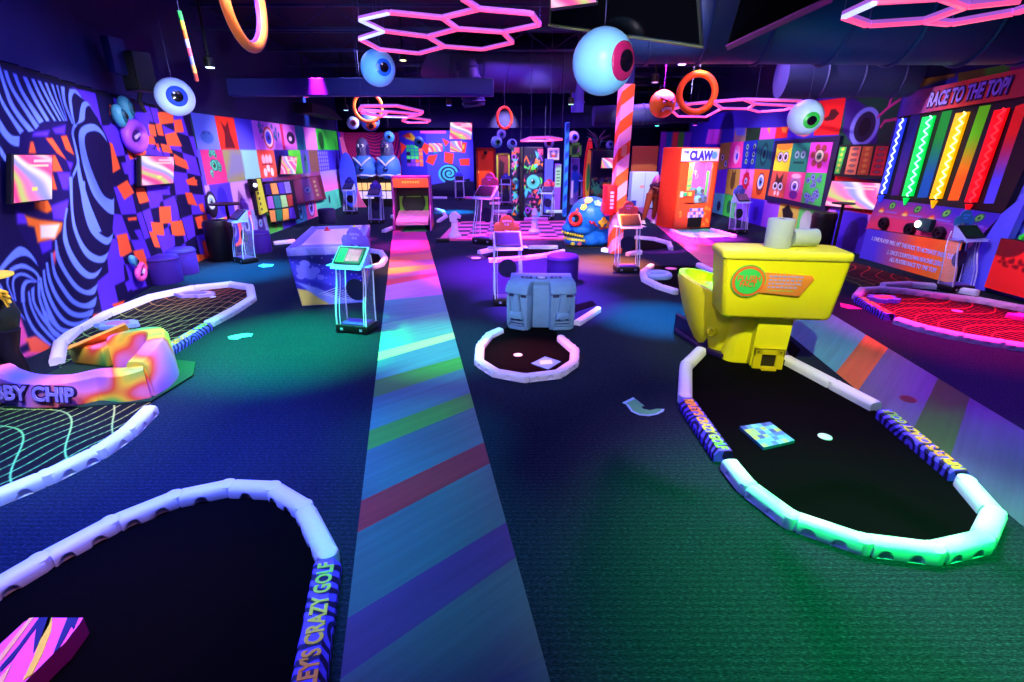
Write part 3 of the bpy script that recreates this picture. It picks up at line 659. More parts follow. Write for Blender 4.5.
def lettered_board(A, Bp, side, label, group=None, rev=False, txt=True, w=.125, h=.085):
    root = E('lettered_curb_board', label, 'curb', (A+Bp)/2, 0, group)
    d = (Bp-A); Ln = d.length; d = d/Ln; nrm = V((d.y, -d.x, 0))*side
    b = B(); prof = [(-w/2, 0), (-w/2, h*.75), (-w*.42, h*.95), (w*.28, h), (w/2, h*.55), (w/2, 0)]
    pts = [A+d*.02+nrm*y+V((0, 0, z)) for y, z in prof]; b.prism(pts, d*(Ln-.04), SWIRL)
    child(b, 'board', root, 20)
    if txt:
        up = -nrm; x = d if d.cross(up).z > 0 else -d
        YEL = node_mat('lettering_gradient', lambda nt, N, L, p: (lambda tc, sp, r: (L.new(tc.outputs['Generated'], sp.inputs[0]), L.new(sp.outputs[0], r.inputs[0]), L.new(r.outputs[0], p.inputs['Base Color'])))(N.new('ShaderNodeTexCoord'), N.new('ShaderNodeSeparateXYZ'), ramp(N, [(0, (240, 220, 60)), (.3, (255, 150, 50)), (.6, (235, 230, 70)), (.8, (130, 220, 80)), (1, (250, 160, 50))])))
        T = frame3((A+Bp)/2+V((0, 0, h*.99)), x, up)
        t = text("RIPLEY'S CRAZY GOLF", .1, YEL, None, None, .003, 'lettering', .0035, 0, Ln*.9)
        t.parent = root; t.matrix_basis = root.matrix_basis.inverted() @ T
    return root
def run(pts, side, where, group, notch=True, z=.045, w=CW, h=CH, first=''):
    W_ = [G(x, y, z) for x, y in pts]
    for p in W_: p.z = 0
    for i, (a, c) in enumerate(zip(W_, W_[1:])):
        b = make_curb(a, c, side, notch, w, h)
        lab = 'white curb, ' + where + (', %s from %s' % (ordn(i), first) if len(W_) > 2 else '')
        one(b, 'curb_block', lab, 'curb', (a+c)/2, group, 40)
    return W_
def putting_mat(px, label, z=.008, m=TURF, name='putting_mat', pts=None):
    P_ = pts or [G(x, y) for x, y in px]
    b = B(); b.prism(P_, (0, 0, z), m); c = sum(P_, V())/len(P_); return one(b, name, label, 'putting green', c, None, 0)
def dot(px, py, r, m, label, z=.008, name='golf_cup', cat='cup'):
    p = G(px, py, z); b = B(); b.lathe([(r*.72, .001), (r*.74, .004), (r, .004), (r, 0)], m, p, n=24); b.lathe([(r*.73, .002), (0, .0025)], m, p, n=24)
    return one(b, name, label, 'cup', p)
GRP = 'white curb blocks'
# --- near left green
A1 = [(-110, 652), (-40, 609), (40, 562), (111, 524), (175, 498), (228, 487), (273, 489), (304, 508), (328, 556)]
run(A1, 1, 'front left black green', 'curb blocks of the front left green', first='the photo edge')
lettered_board(G(328, 560, .05)*V((1, 1, 0)) if False else V((*G(328, 562, .05).xy, 0)), V((*G(300, 735, .05).xy, 0)), -1, 'purple swirl board lettered in yellow beside the front left black green and the rainbow path')
putting_mat([(-110, 660), (-40, 616), (40, 569), (111, 531), (175, 505), (228, 494), (273, 496), (300, 513), (322, 556), (300, 760), (-130, 770)], 'black putting green at front left inside the long white curb and lettered board')
# --- right green with the toilet
run([(702, 349), (686, 365), (685, 398)], 1, 'toilet green, left side', 'curb blocks of the toilet green', first='the yellow bowl')
lettered_board(V((*G(686, 401, .05).xy, 0)), V((*G(725, 457, .05).xy, 0)), 1, "purple lettered board on the left side of the green before the yellow toilet")
run([(727, 460), (748, 486), (791, 518), (862, 542), (933, 551), (982, 540), (994, 514), (966, 482)], 1, 'toilet green, front rim', 'curb blocks of the toilet green', first='the left lettered board')
lettered_board(V((*G(963, 478, .05).xy, 0)), V((*G(883, 412, .05).xy, 0)), 1, 'purple lettered board on the right side of the toilet green along the rainbow path')
run([(880, 408), (836, 385), (788, 360)], 1, 'toilet green, right side', 'curb blocks of the toilet green', first='the right lettered board')
putting_mat([(706, 340), (692, 364), (691, 398), (730, 457), (750, 481), (792, 513), (862, 537), (932, 546), (976, 536), (987, 513), (960, 482), (878, 413), (834, 390), (790, 366), (800, 350), (770, 322), (715, 322)], 'large black putting green in front of the yellow toilet')
dot(825, 437, .047, mat((190, 240, 200), .4), 'pale round cup disc on the black green in front of the yellow toilet')
# patterned pad
def pad(px, z, m_top, m_side, label, name='tee_pad', pattern=None):
    P_ = [G(x, y, z) for x, y in px]; b = B()
    b.prism([V((p.x, p.y, .008)) for p in P_], (0, 0, z-.012), m_side, m2=m_top)
    o = E(name, label, 'tee pad', sum(P_, V())/len(P_)-V((0, 0, z-.008)))
    child(b, 'pad_body', o, 20)
    if pattern: pattern(o, P_)
    return o
def checks(o, P_):
    r = random.Random(5); b = B(); cs = [(90, 190, 220), (60, 110, 190), (170, 200, 90), (110, 220, 230), (40, 80, 150), (150, 190, 120), (80, 160, 200)]
    mm = [mat(c, .4) for c in cs]; n = 6
    for i in range(n):
        for j in range(n):
            q = []
            for (s, t) in ((i, j), (i+1, j), (i+1, j+1), (i, j+1)):
                s, t = s/n, t/n; a = P_[0].lerp(P_[1], s); c = P_[3].lerp(P_[2], s); q.append(a.lerp(c, t)-V((0, 0, .003)))
            b.face(q, mm[r.randrange(7)])
    child(b, 'check_pattern', o, 0)
pad([(740, 426), (770, 421.5), (795, 440), (764, 447)], .035, mat((90, 180, 210), .4), mat((50, 120, 170), .4), 'flat blue and green checked tee pad on the toilet green', pattern=checks)
# pink ramp pad at front left
RMP = [(-70, 720), (0, 643), (24, 621), (31, 617), (83, 617), (80, 622), (64, 643), (53, 653), (34, 672), (0, 706), (-30, 740)]
def pinkpat(o, P_):
    b = B(); q = lambda L: [G(0+x/5.12, 580+y/5.12, .101) for x, y in L]
    for L, c in [([(150, 195), (172, 192), (0, 420), (0, 385)], (236, 190, 120)), ([(200, 192), (265, 190), (250, 230), (170, 370), (185, 240), (60, 410), (0, 470), (0, 445), (100, 330)], (24, 28, 90)), ([(245, 192), (268, 190), (262, 260), (215, 380), (165, 480), (115, 515), (170, 400)], (226, 216, 60)), ([(345, 192), (400, 192), (375, 250), (365, 235), (300, 350), (275, 370), (310, 280)], (24, 28, 90)), ([(0, 560), (0, 500), (60, 430)], (236, 190, 120))]:
        b.prism([p-V((0, 0, .004)) for p in q(L)], (0, 0, .004), mat(c, .5))
    child(b, 'stripe_print', o, 0)
pad(RMP, .1, mat((240, 96, 205), .5), mat((120, 20, 110), .5), 'raised pink pad with yellow and navy slashes on the front left black green', name='ramp_pad', pattern=pinkpat)

# --- moai green
run([(502, 329), (489, 335), (480, 346), (479, 361), (496, 372), (525, 377), (558, 373), (574, 362), (575, 350), (561, 338)], 1, 'ring before the stone heads', 'curb blocks of the stone head ring', first='its left end', w=.095, h=.07, z=.04)
putting_mat([(500, 331), (487, 339), (483, 348), (483, 360), (497, 369), (525, 374), (556, 370), (570, 361), (571, 350), (558, 338), (556, 330), (566, 326), (512, 326)], 'small round black putting green before the grey stone heads')
run([(576, 323), (598, 309)], 1, 'lying alone behind the stone heads', None, notch=False, w=.09, h=.07, z=.04)
putting_mat([(560, 318), (596, 305), (592, 301), (572, 306)], 'small black mat strip behind the grey stone heads')
dot(518, 355, .045, mat((210, 220, 240), .4), 'pale round cup disc on the small green before the stone heads')
pad([(531, 363), (545, 356), (561, 361), (548, 369)], .02, mat((60, 130, 190), .4), mat((30, 70, 130), .4), 'small blue tee pad on the green before the stone heads', pattern=lambda o, P_: child(B().prism([P_[0].lerp(P_[2], .3)+(P_[1]-P_[3])*k-V((0, 0, .004)) for k in (-.15, .15)]+[P_[0].lerp(P_[2], .7)+(P_[1]-P_[3])*k-V((0, 0, .004)) for k in (.15, -.15)], (0, 0, .003), mat((120, 190, 220), .4)), 'pad_emblem', o, 0))

# --- wavy grid greens
def grid_mat(poly, l0, l1, label, ca, cb, cc, origin, sp=.085, arc=.2, bend=.14, res=.008):
    W_ = [G(*p) for p in poly]; d = (G(*l1)-G(*l0)); d.z = 0; d.normalize(); e = V((-d.y, d.x, 0))
    if e.y < 0: e = -e
    o = G(*origin); loc = [((p-o).dot(d), (p-o).dot(e)) for p in W_]
    us = [q[0] for q in loc]; vs_ = [q[1] for q in loc]
    P = Paint(min(us), max(us), min(vs_), max(vs_), res, (4, 5, 10))
    u0, u1, v0, v1 = min(us), max(us), min(vs_), max(vs_)
    def colr(U, W):
        t = np.clip((U-u0)/(u1-u0), 0, 1)[..., None]; a, c, f = [np.array(q, float) for q in (ca, cb, cc)]
        return np.where(t < .5, a+(c-a)*t*2, c+(f-c)*(t*2-1))
    k = v0
    while k < v1:
        P.line([(u0+(u1-u0)*i/30, k+.02*math.sin(i*.5)) for i in range(31)], .0085, colr); k += sp
    k = u0-.6
    while k < u1+.6:
        P.line([(k+bend*math.sin((v0+(v1-v0)*i/40)*4.2+.4*math.sin(k*2))+.25*(v0+(v1-v0)*i/40), v0+(v1-v0)*i/40) for i in range(41)], .0105, colr); k += arc
    L = np.array(loc)
    def keep(U, Wv):
        ins = np.zeros(U.shape, bool); n = len(L)
        for a in range(n):
            x0, y0 = L[a]; x1, y1 = L[(a+1) % n]
            if y0 != y1: ins ^= ((y0 > Wv) != (y1 > Wv)) & (U < (x1-x0)*(Wv-y0)/(y1-y0)+x0)
        return ins
    f = lambda u, v: np.stack([u*d.x+v*e.x, u*d.y+v*e.y, np.full_like(u, .008)], -1)
    ob = P.mesh('putting_mat', f, painted('grid_print_turf', .9), None, keep); ob.location = o
    return tag(ob, label, 'putting green')
GR, OR_, RE_ = (120, 235, 120), (255, 170, 90), (255, 70, 60)
D1 = [(56, 362), (60, 343), (76, 329), (106, 314), (150, 297), (192, 288), (230, 284), (250, 287), (252, 298), (232, 311), (209, 323)]
run(D1, -1, 'upper left grid green', 'curb blocks of the upper left grid green', first='the rainbow obstacle')
lettered_board(V((*G(208, 325, .05).xy, 0)), V((*G(163, 353, .05).xy, 0)), -1, 'thin lettered purple board on the right side of the upper left grid green')
grid_mat(D1+[(163, 353), (150, 372), (70, 390)], (163, 353), (208, 325), 'black green with wavy green and red grid lines beside the zebra wall', GR, (190, 240, 120), RE_, (150, 330), sp=.12, arc=.24, bend=.34)
E1 = [(152, 407), (128, 431), (99, 451), (47, 476), (-10, 499), (-80, 524)]
run(E1, -1, 'lower left grid green', 'curb blocks of the lower left grid green', first='the rainbow obstacle')
grid_mat(E1+[(-90, 420), (0, 398), (80, 396), (150, 396)], (0, 505), (120, 442), 'black green with wavy pale green grid lines in front of the rainbow obstacle', GR, GR, (255, 190, 90), (60, 440), sp=.1, arc=.3)
F1 = [(1100, 330), (1062, 317), (1022, 308), (979, 300), (936, 295), (906, 291), (880, 289), (862, 290), (857, 296)]
run(F1, -1, 'red grid green, far rim', 'curb blocks of the red grid green', first='the photo edge', w=.12)
lettered_board(V((*G(858, 298, .05).xy, 0)), V((*G(891, 317, .05).xy, 0)), -1, 'lettered purple board at the near left side of the red grid green', txt=True)
run([(894, 319), (923, 328), (959, 336), (1000, 343), (1045, 350), (1100, 358)], 1 if False else 1, 'red grid green, near rim', 'curb blocks of the red grid green', first='the lettered board', w=.12)
grid_mat(F1+[(891, 319), (923, 328), (959, 336), (1000, 343), (1045, 350), (1100, 358)], (894, 319), (1000, 343), 'dark green with wavy red grid lines at right before the race game', RE_, RE_, (255, 150, 70), (960, 315), sp=.085, arc=.26)
run([(881, 285), (909, 284), (938, 286), (975, 292)], -1, 'green under the race game', 'curb blocks of the race game green', first='its left end')
grid_mat([(830, 252), (852, 262), (886, 272), (930, 284), (905, 284), (880, 285), (862, 288), (835, 278)], (880, 285), (938, 287), 'dark green with red and green wavy lines under the race game', (90, 240, 80), RE_, RE_, (870, 272), sp=.1, arc=.22)
for px, py, r, lab in ((213, 297, .04, 'white cup disc on the upper left grid green'), (957, 311, .06, 'white cup disc on the red grid green')): dot(px, py, r, CURB, lab, .009)
# floating cloud shaped hole markers: flat blue and pink splat pads
def splat(px, py, rx, ry, z, c1, c2, label, seed=1):
    o = G(px, py, z); r = random.Random(seed); b = B(); n = 22
    ring = [V((o.x+math.cos(2*PI*i/n)*rx*(1+.22*math.sin(i*2.1+seed)), o.y+math.sin(2*PI*i/n)*ry*(1+.22*math.cos(i*1.7)), .009)) for i in range(n)]
    b.prism(ring, (0, 0, z-.009), mat(c1, .5)); root = E('splat_pad', label, 'tee pad', (o.x, o.y, .009)); child(b, 'pad_body', root, 25)
    b = B(); b.prism([V((o.x, o.y, z))+(p-V((o.x, o.y, .009)))*.6 for p in ring], (0, 0, .004), mat(c2, .5)); child(b, 'pad_centre', root, 25)
splat(117, 323, .22, .13, .05, (150, 190, 255), (190, 130, 220), 'blue splat shaped pad on the upper left grid green near the rainbow obstacle', 2)
splat(195, 293, .26, .12, .05, (190, 170, 240), (120, 110, 220), 'lilac splat shaped pad on the far end of the upper left grid green', 3)
splat(884, 297, .2, .14, .06, (90, 130, 230), (255, 120, 110), 'blue and red splat pad at the left end of the red grid green', 4)
splat(1022, 315, .16, .1, .05, (235, 80, 200), (240, 130, 220), 'pink splat pad on the red grid green at the right edge of the photo', 5)

# ================================================================ TIE-DYE OBSTACLE
def tiedye(nt, N, L, p):
    tc = N.new('ShaderNodeTexCoord'); n = N.new('ShaderNodeTexNoise'); n.inputs['Scale'].default_value = 1.9; n.inputs['Detail'].default_value = .3; n.inputs['Distortion'].default_value = .6
    L.new(tc.outputs['Object'], n.inputs['Vector'])
    r = ramp(N, [(.25, (70, 90, 255)), (.36, (190, 110, 240)), (.45, (240, 130, 200)), (.52, (255, 90, 60)), (.58, (255, 200, 60)), (.66, (60, 200, 90)), (.78, (120, 150, 255))])
    L.new(n.outputs['Fac'], r.inputs['Fac']); L.new(r.outputs['Color'], p.inputs['Base Color'])
TD = node_mat('tie_dye_paint', tiedye, .4, .35)
TDL = mat((180, 150, 250), .4)
chip = E('golf_obstacle', 'rainbow tie dye obstacle with graffiti lettering on the left grid greens', 'obstacle', (-3.4, 3.95, 0))
def sweep_wall(path, th, m, b):
    k = b.mi(m); rings = []
    P_ = smooth_pts([V((x, y, h)) for x, y, h in path], 7)
    for i, p in enumerate(P_):
        d = (P_[min(i+1, len(P_)-1)]-P_[max(i-1, 0)]); d.z = 0; d.normalize(); n = V((d.y, -d.x, 0)); h = p.z; q = V((p.x, p.y, 0))
        pr = [(-th/2*1.1, .02), (-th/2, h*.9), (-th*.36, h*.985), (0, h), (th*.36, h*.985), (th/2, h*.9), (th/2*1.1, .02)]
        rings.append([b.bm.verts.new(q+n*y+V((0, 0, z))) for y, z in pr])
    for R0, R1 in zip(rings, rings[1:]):
        for j in range(len(R0)):
            f = b.bm.faces.new((R0[j], R0[(j+1) % len(R0)], R1[(j+1) % len(R0)], R1[j])); f.material_index = k
    for R0 in (rings[0], rings[-1]): b.bm.faces.new(R0).material_index = k
    bmesh.ops.recalc_face_normals(b.bm, faces=b.bm.faces[:])
b = B(); sweep_wall([(-3.75, 4.4, .34), (-3.52, 4.4, .39), (-3.3, 4.34, .42), (-3.15, 4.15, .42), (-3.09, 3.95, .39), (-3.1, 3.78, .33)], .17, TD, b); child(b, 'curved_wall', chip, 40)
b = B(); sweep_wall([(-3.06, 3.82, .3), (-3.2, 3.76, .27), (-3.42, 3.78, .25), (-3.6, 3.68, .24), (-3.86, 3.66, .25), (-4.1, 3.72, .28), (-4.22, 3.78, .3)], .17, TD, b); child(b, 'front_wall', chip, 40)
b = B(); b.prism([(-4.25, 4.45, .02), (-4.15, 4.72, .02), (-3.95, 4.8, .02), (-3.72, 4.62, .02), (-3.85, 4.35, .02)], (0, 0, .2), TD, .03); b.prism([(-4.2, 4.4, .22), (-3.9, 4.82, .22), (-3.84, 4.7, .36), (-4.0, 4.5, .3)], (.06, -.08, 0), mat((255, 190, 60), .4)); child(b, 'back_ramp', chip, 30)
b = B(); b.prism([(-2.98, 3.68, .009), (-2.94, 4.2, .009), (-3.1, 4.5, .009), (-3.5, 4.6, .009), (-4.3, 4.75, .009), (-4.3, 3.9, .009), (-4.1, 3.58, .009), (-3.5, 3.58, .009)], (0, 0, .012), mat((14, 50, 34), .9)); child(b, 'base_mat', chip, 0)
t = text('BBY CHIP', .17, mat((150, 130, 250), .4), None, None, .006, 'lettering', .005, .1, .66)
fr = frame3(V((-3.79, 3.555, .15)), V((1, -.03, -.03)), V((0, .1, 1))); t.parent = chip; t.matrix_basis = chip.matrix_basis.inverted() @ fr
t2 = text('BBY CHIP', .17, mat((40, 10, 70), .5), None, None, .003, 'lettering_outline', .016, .1, .7)
t2.parent = chip; t2.matrix_basis = chip.matrix_basis.inverted() @ frame3(V((-3.79, 3.56, .15)), V((1, -.03, -.03)), V((0, .1, 1)))

# dark figure at the left border of the picture
fig = E('dark_statue', 'dark standing figure with yellow hat brim cut off by the left edge', 'statue', (-4.53, 4.12, 0)); OFF = V((.42, -.23, 0))
def mv(b, n): bmesh.ops.translate(b.bm, verts=b.bm.verts, vec=OFF); return child(b, n, fig, 50)
DK = mat((16, 14, 30), .5); DKG = mat((14, 34, 30), .5)
b = B(); b.tube([(-4.80, 4.3, .02), (-4.78, 4.28, .12), (-4.86, 4.3, .3), (-4.84, 4.32, .5)], [.05, .07, .09, .12], DK, 12); b.ball((-4.74, 4.22, .05), .1, DK, 14, (1.2, 1.3, .5)); mv(b, 'leg')
b = B(); b.tube([(-5.1, 4.4, .02), (-5.1, 4.4, .3), (-5.05, 4.4, .5)], [.06, .09, .12], DK, 12); b.ball((-5.05, 4.3, .05), .1, DK, 14, (1.2, 1.3, .5)); mv(b, 'leg')
b = B(); b.lathe([(0, .42), (.17, .45), (.22, .6), (.19, .75), (.1, .82), (0, .83)], DKG, (-4.97, 4.35, 0)); mv(b, 'torso')
b = B(); b.ball((-4.96, 4.35, .92), .15, DK, 16); mv(b, 'face')
b = B(); b.lathe([(0, 1.12), (.1, 1.1), (.12, .99), (.26, .96), (.26, .945), (0, .945)], mat((250, 220, 70), .5), (-4.96, 4.35, 0)); mv(b, 'hat')
b = B(); b.tube([(-4.82, 4.33, .72), (-4.74, 4.28, .76), (-4.70, 4.26, .83)], [.05, .04, .04], DKG, 8)
mv(b, 'arm')
b = B(); hc = V((-4.68, 4.25, .84)); HY = mat((250, 200, 40), .5); b.ball(hc, .045, HY, 10)
for k, a in enumerate((-.5, 0, .5, 1.1)): b.tube([hc, hc+V((.05*math.cos(a)+.02, -.01, -.06*math.sin(a)-.01)), hc+V((.075*math.cos(a)+.02, -.015, -.09*math.sin(a)-.03))], [.018, .015, .012], HY, 6)
mv(b, 'hand')
# ================================================================ YELLOW TOILET
YEL = mat((238, 232, 20), .38, var=.08, scale=2.5); YEL2 = mat((222, 206, 20), .4); LIDY = mat((238, 234, 60), .38)
toilet = E('toilet_obstacle', 'giant yellow toilet with a round fact plaque on its tank', 'toilet', (2.41, 4.42, .008), math.radians(-7.6))
def T_(b, name, smooth=35): return b.obj(name, toilet, smooth)
def rrect(x0, x1, y0, y1, r, n=5):
    out = []
    for cx, cy, a in ((x1-r, y0+r, -PI/2), (x1-r, y1-r, 0), (x0+r, y1-r, PI/2), (x0+r, y0+r, PI)):
        for i in range(n+1): t = a+PI/2*i/n; out.append((cx+r*math.cos(t), cy+r*math.sin(t)))
    return out
def loft(b, secs, m, cap=(True, True)):
    k = b.mi(m); rings = [[b.bm.verts.new(p) for p in s] for s in secs]
    for R0, R1 in zip(rings, rings[1:]):
        n = len(R0)
        for j in range(n): b.bm.faces.new((R0[j], R0[(j+1) % n], R1[(j+1) % n], R1[j])).material_index = k
    if cap[0]: b.bm.faces.new(rings[0][::-1]).material_index = k
    if cap[1]: b.bm.faces.new(rings[-1]).material_index = k
b = B(); secs = []
for z, w, y0, y1, r in ((.505, .43, -.07, .26, .06), (.515, .46, -.095, .29, .06), (.54, .475, -.105, .305, .055), (.8, .505, -.112, .312, .05), (1.05, .53, -.12, .32, .05)):
    secs.append([(x+.0, y, z) for x, y in rrect(-w, w, y0, y1, r)])
loft(b, secs, YEL); T_(b, 'tank', 50)
b = B(); secs = []
for z, w, e in ((1.05, .535, .0), (1.06, .545, .01), (1.105, .545, .01), (1.12, .535, .0), (1.125, .51, -.02)):
    secs.append([(x+.0, y, z) for x, y in rrect(-w, w, -.125-e, .33+e, .07)])
loft(b, secs, LIDY); T_(b, 'tank_lid', 50)
b = B()          # pedestal
secs = []
for z, x0, x1, y0, y1 in ((0, -.34, .2, .0, .5), (.1, -.33, .2, .0, .5), (.3, -.30, .21, .01, .48), (.52, -.28, .22, .0, .4)):
    secs.append([(x, y, z) for x, y in rrect(x0, x1, y0+.06, y1, .12)])
loft(b, secs, YEL)
b.prism([(-.13, -.03, 0), (.17, -.03, 0), (.2, .16, 0), (-.13, .16, 0)], (0.02, .0, .53), YEL, .03); T_(b, 'pedestal', 40)
b = B()          # exit hatch
for c, s in (((-.075, -.045, .1), (.07, .03, .2)), ((.125, -.045, .1), (.07, .03, .2)), ((.025, -.045, .175), (.27, .03, .06))): b.box(c, s, YEL2)
b.box((.025, -.032, .06), (.13, .02, .16), mat((40, 34, 8), .8)); b.box((.025, -.06, .012), (.13, .1, .02), YEL2)
for x in (-.075, .125): b.box((x, -.061, .17), (.012, .004, .012), BLACK)
for c, s in (((.025, -.0605, .2), (.262, .002, .006)), ((-.105, -.0605, .165), (.006, .002, .075)), ((.155, -.0605, .165), (.006, .002, .075))): b.box(c, s, mat((50, 40, 10), .7))
T_(b, 'ball_hatch', 20)
b = B()          # bowl: lofted ellipses leaning out to the back left, hollow
def ell(cx, cy, rx, ry, z, tilt=0, n=28): return [(cx+rx*math.cos(2*PI*j/n), cy+ry*math.sin(2*PI*j/n), z+tilt*math.cos(2*PI*j/n)*-1) for j in range(n)]
secs = [ell(-.22, .62, .3, .42, 0), ell(-.23, .65, .33, .47, .12), ell(-.25, .72, .38, .55, .3), ell(-.28, .8, .40, .60, .46, .05), ell(-.29, .82, .42, .62, .56, .09), ell(-.29, .82, .41, .61, .6, .1), ell(-.29, .82, .35, .54, .6, .1), ell(-.28, .84, .34, .52, .5, .05), ell(-.26, .82, .2, .3, .3)]
loft(b, secs, YEL); T_(b, 'bowl', 45)
b = B(); b.lathe([(.055, 0), (.055, .02), (.035, .045), (.03, .045), (.028, .02), (0, .02)], YEL, (-.44, .235, .25), (-.5, -.85, .1), 18); T_(b, 'bolt_cap', 40)
b = B(); b.prism([(x, y, 0) for x, y in [(-.52, .35), (-.36, .14), (.3, .05), (.36, .5), (.1, 1.2), (-.3, 1.42), (-.58, 1.25), (-.68, .85)]], (0, 0, .05), mat((30, 10, 70), .5), .01)
b.prism([(-.67, .95, .0), (-.46, .3, .0), (-.42, .32, 0), (-.63, .97, 0)], (0, 0, .2), mat((30, 10, 70), .5)); T_(b, 'purple_base', 20)
# plaque
def P_face(z): return -.118 + (z-.8)*-.04
x0 = -.30; zc = .86
b = B(); b.disc((x0, -.122, zc), .148, (0, -1, -.04), mat((80, 190, 90), .4), .006, 32); b.disc((x0, -.128, zc), .138, (0, -1, -.04), mat((240, 110, 40), .4), .004, 32); b.disc((x0, -.132, zc), .115, (0, -1, -.04), mat((60, 210, 100), .4), .004, 32)
b.prism([(x0+.1, -.121, zc+.085), (x0+.52, -.121, zc+.065), (x0+.545, -.121, zc+.03), (x0+.45, -.121, zc-.125), (x0+.1, -.121, zc-.1)], (0, -.006, 0), mat((236, 140, 60), .45), .002); pl = T_(b, 'plaque', 25)
pl['label'] = 'green and orange round fact plaque'
for tx, dz, s in (('PLUSH', .03, .19), ('FACT', -.022, .14)):
    t = text(tx, .07, mat((240, 96, 40), .4), pl, frame3((x0, -.1395, zc+dz), (1, 0, 0), (0, 0, 1)), .001, 'lettering', .0012, 0, s)
b = B(); r_ = random.Random(8)
for i, (dz, n, c) in enumerate(((.05, 8, (170, 160, 230)), (.018, 8, (170, 160, 230)), (-.014, 8, (170, 160, 230)), (-.046, 7, (170, 160, 230)), (-.078, 6, (140, 200, 90)))):
    x = x0+.17
    for k in range(n):
        w_ = r_.uniform(.018, .04); b.box((x+w_/2, -.1275, zc+dz), (w_, .002, .016 if i < 4 else .008), mat(c, .5)); x += w_+.008
b.obj('worn_text_rows', pl, 0)
def paper_roll(loc, axis, R, Ln, label):
    o = E('paper_roll', label, 'toilet paper', loc)
    PW = mat((165, 180, 210), .8, bump=.2, scale=30); b = B()
    b.lathe([(R*.3, .0), (R*.97, 0), (R, .006), (R, Ln-.006), (R*.97, Ln), (R*.3, Ln), (R*.3, 0)], PW, (0, 0, 0), axis, 28); b.obj('paper', o, 40)
    b = B(); b.lathe([(R*.3, .002), (R*.3, Ln+.001), (R*.25, Ln+.001), (R*.25, .002)], mat((140, 130, 120), .8), (0, 0, 0), axis, 20); b.obj('cardboard_core', o, 40); return o
tl = toilet.matrix_basis
p = tl @ V((-.02, .13, 1.126)); paper_roll(p, (0, 0, 1), .112, .25, 'white paper roll standing upright on the yellow tank lid')
p = tl @ V((.1, .17, 1.126+.08)); paper_roll(p, (1, .02, 0), .08, .23, 'white paper roll lying on its side on the yellow tank lid')

# ================================================================ STONE HEADS
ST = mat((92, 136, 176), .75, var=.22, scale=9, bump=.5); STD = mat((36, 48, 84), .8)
moai = E('stone_head_obstacle', 'grey blue obstacle block with two carved stone faces', 'obstacle', (.335, 5.52, .008), math.radians(-2))
b = B(); b.box((0, .2, .27), (.68, .38, .54), ST, .03); b.box((0, .2, .55), (.72, .4, .04), ST, .012); b.obj('block', moai, 35)
def face(cx, cy, rz, w):
    R = MX.Rotation(rz, 4, 'Z'); T = MX.Translation((cx, cy, 0)) @ R; b = B()
    def BX(c, s, bev=.01, tp=1., m=ST): b.box(c, s, m, bev, taper=tp)
    BX((0, .02, .22), (w, .14, .44), .02)                 # cheeks and jaw
    b.prism([(-w*.52, -.095, .44), (-w*.52, -.085, .5), (-w*.52, -.03, .56), (-w*.52, .1, .575), (-w*.52, .1, .42), (-w*.52, -.03, .42)], (w*1.04, 0, 0), ST, .02)   # sloping forehead and brow
    b.prism([(-.026, -.04, .44), (.026, -.04, .44), (.062, -.04, .17), (-.062, -.04, .17)], (0, -.06, -.005), ST, .014)
    b.prism([(-.07, -.045, .235), (.07, -.045, .235), (.088, -.045, .155), (-.088, -.045, .155)], (0, -.075, -.015), ST, .022)
    BX((0, -.062, .105), (w*.66, .05, .026), .01); BX((0, -.058, .068), (w*.6, .05, .026), .01); BX((0, -.056, .087), (w*.55, .05, .01), 0, 1, STD)
    BX((0, -.05, .025), (w*.74, .05, .045), .015)
    for s in (-1, 1):
        b.prism([(s*w*.49, -.04, .4), (s*w*.36, -.04, .36), (s*w*.25, -.04, .1), (s*w*.48, -.04, .04)], (0, -.035, 0), ST, .012)
        BX((s*w*.27, -.05, .405), (w*.24, .01, .03), .004, 1, STD)
        b.prism([(s*.028, -.06, .152), (s*.062, -.06, .152), (s*.045, -.06, .166)], (0, -.064, -.012), STD)
    bmesh.ops.transform(b.bm, matrix=T, verts=b.bm.verts); return b.obj('carved_face', moai, 40)
face(-.25, .0, math.radians(-24), .27); face(.235, -.0, math.radians(8), .29)
b = B(); b.box((0, .015, .26), (.2, .06, .5), ST, .02); b.obj('centre_panel', moai, 35)
b = B(); b.lathe([(.045, 0), (.045, .006), (.03, .008), (0, .008)], mat((190, 210, 235), .5), (0, .14, .57), n=20); b.lathe([(.07, 0), (.07, .003), (0, .003)], STD, (0, .14, .569), n=20); b.obj('top_cup', moai, 40)
for s in (-1, 1): b = B(); b.box((s*.17, .15, .571), (.13, .12, .004), STD); b.box((s*.17, .15, .574), (.07, .05, .004), ST); b.box((s*.17, .15, .576), (.03, .02, .004), STD); b.obj('carved_glyph', moai, 0)

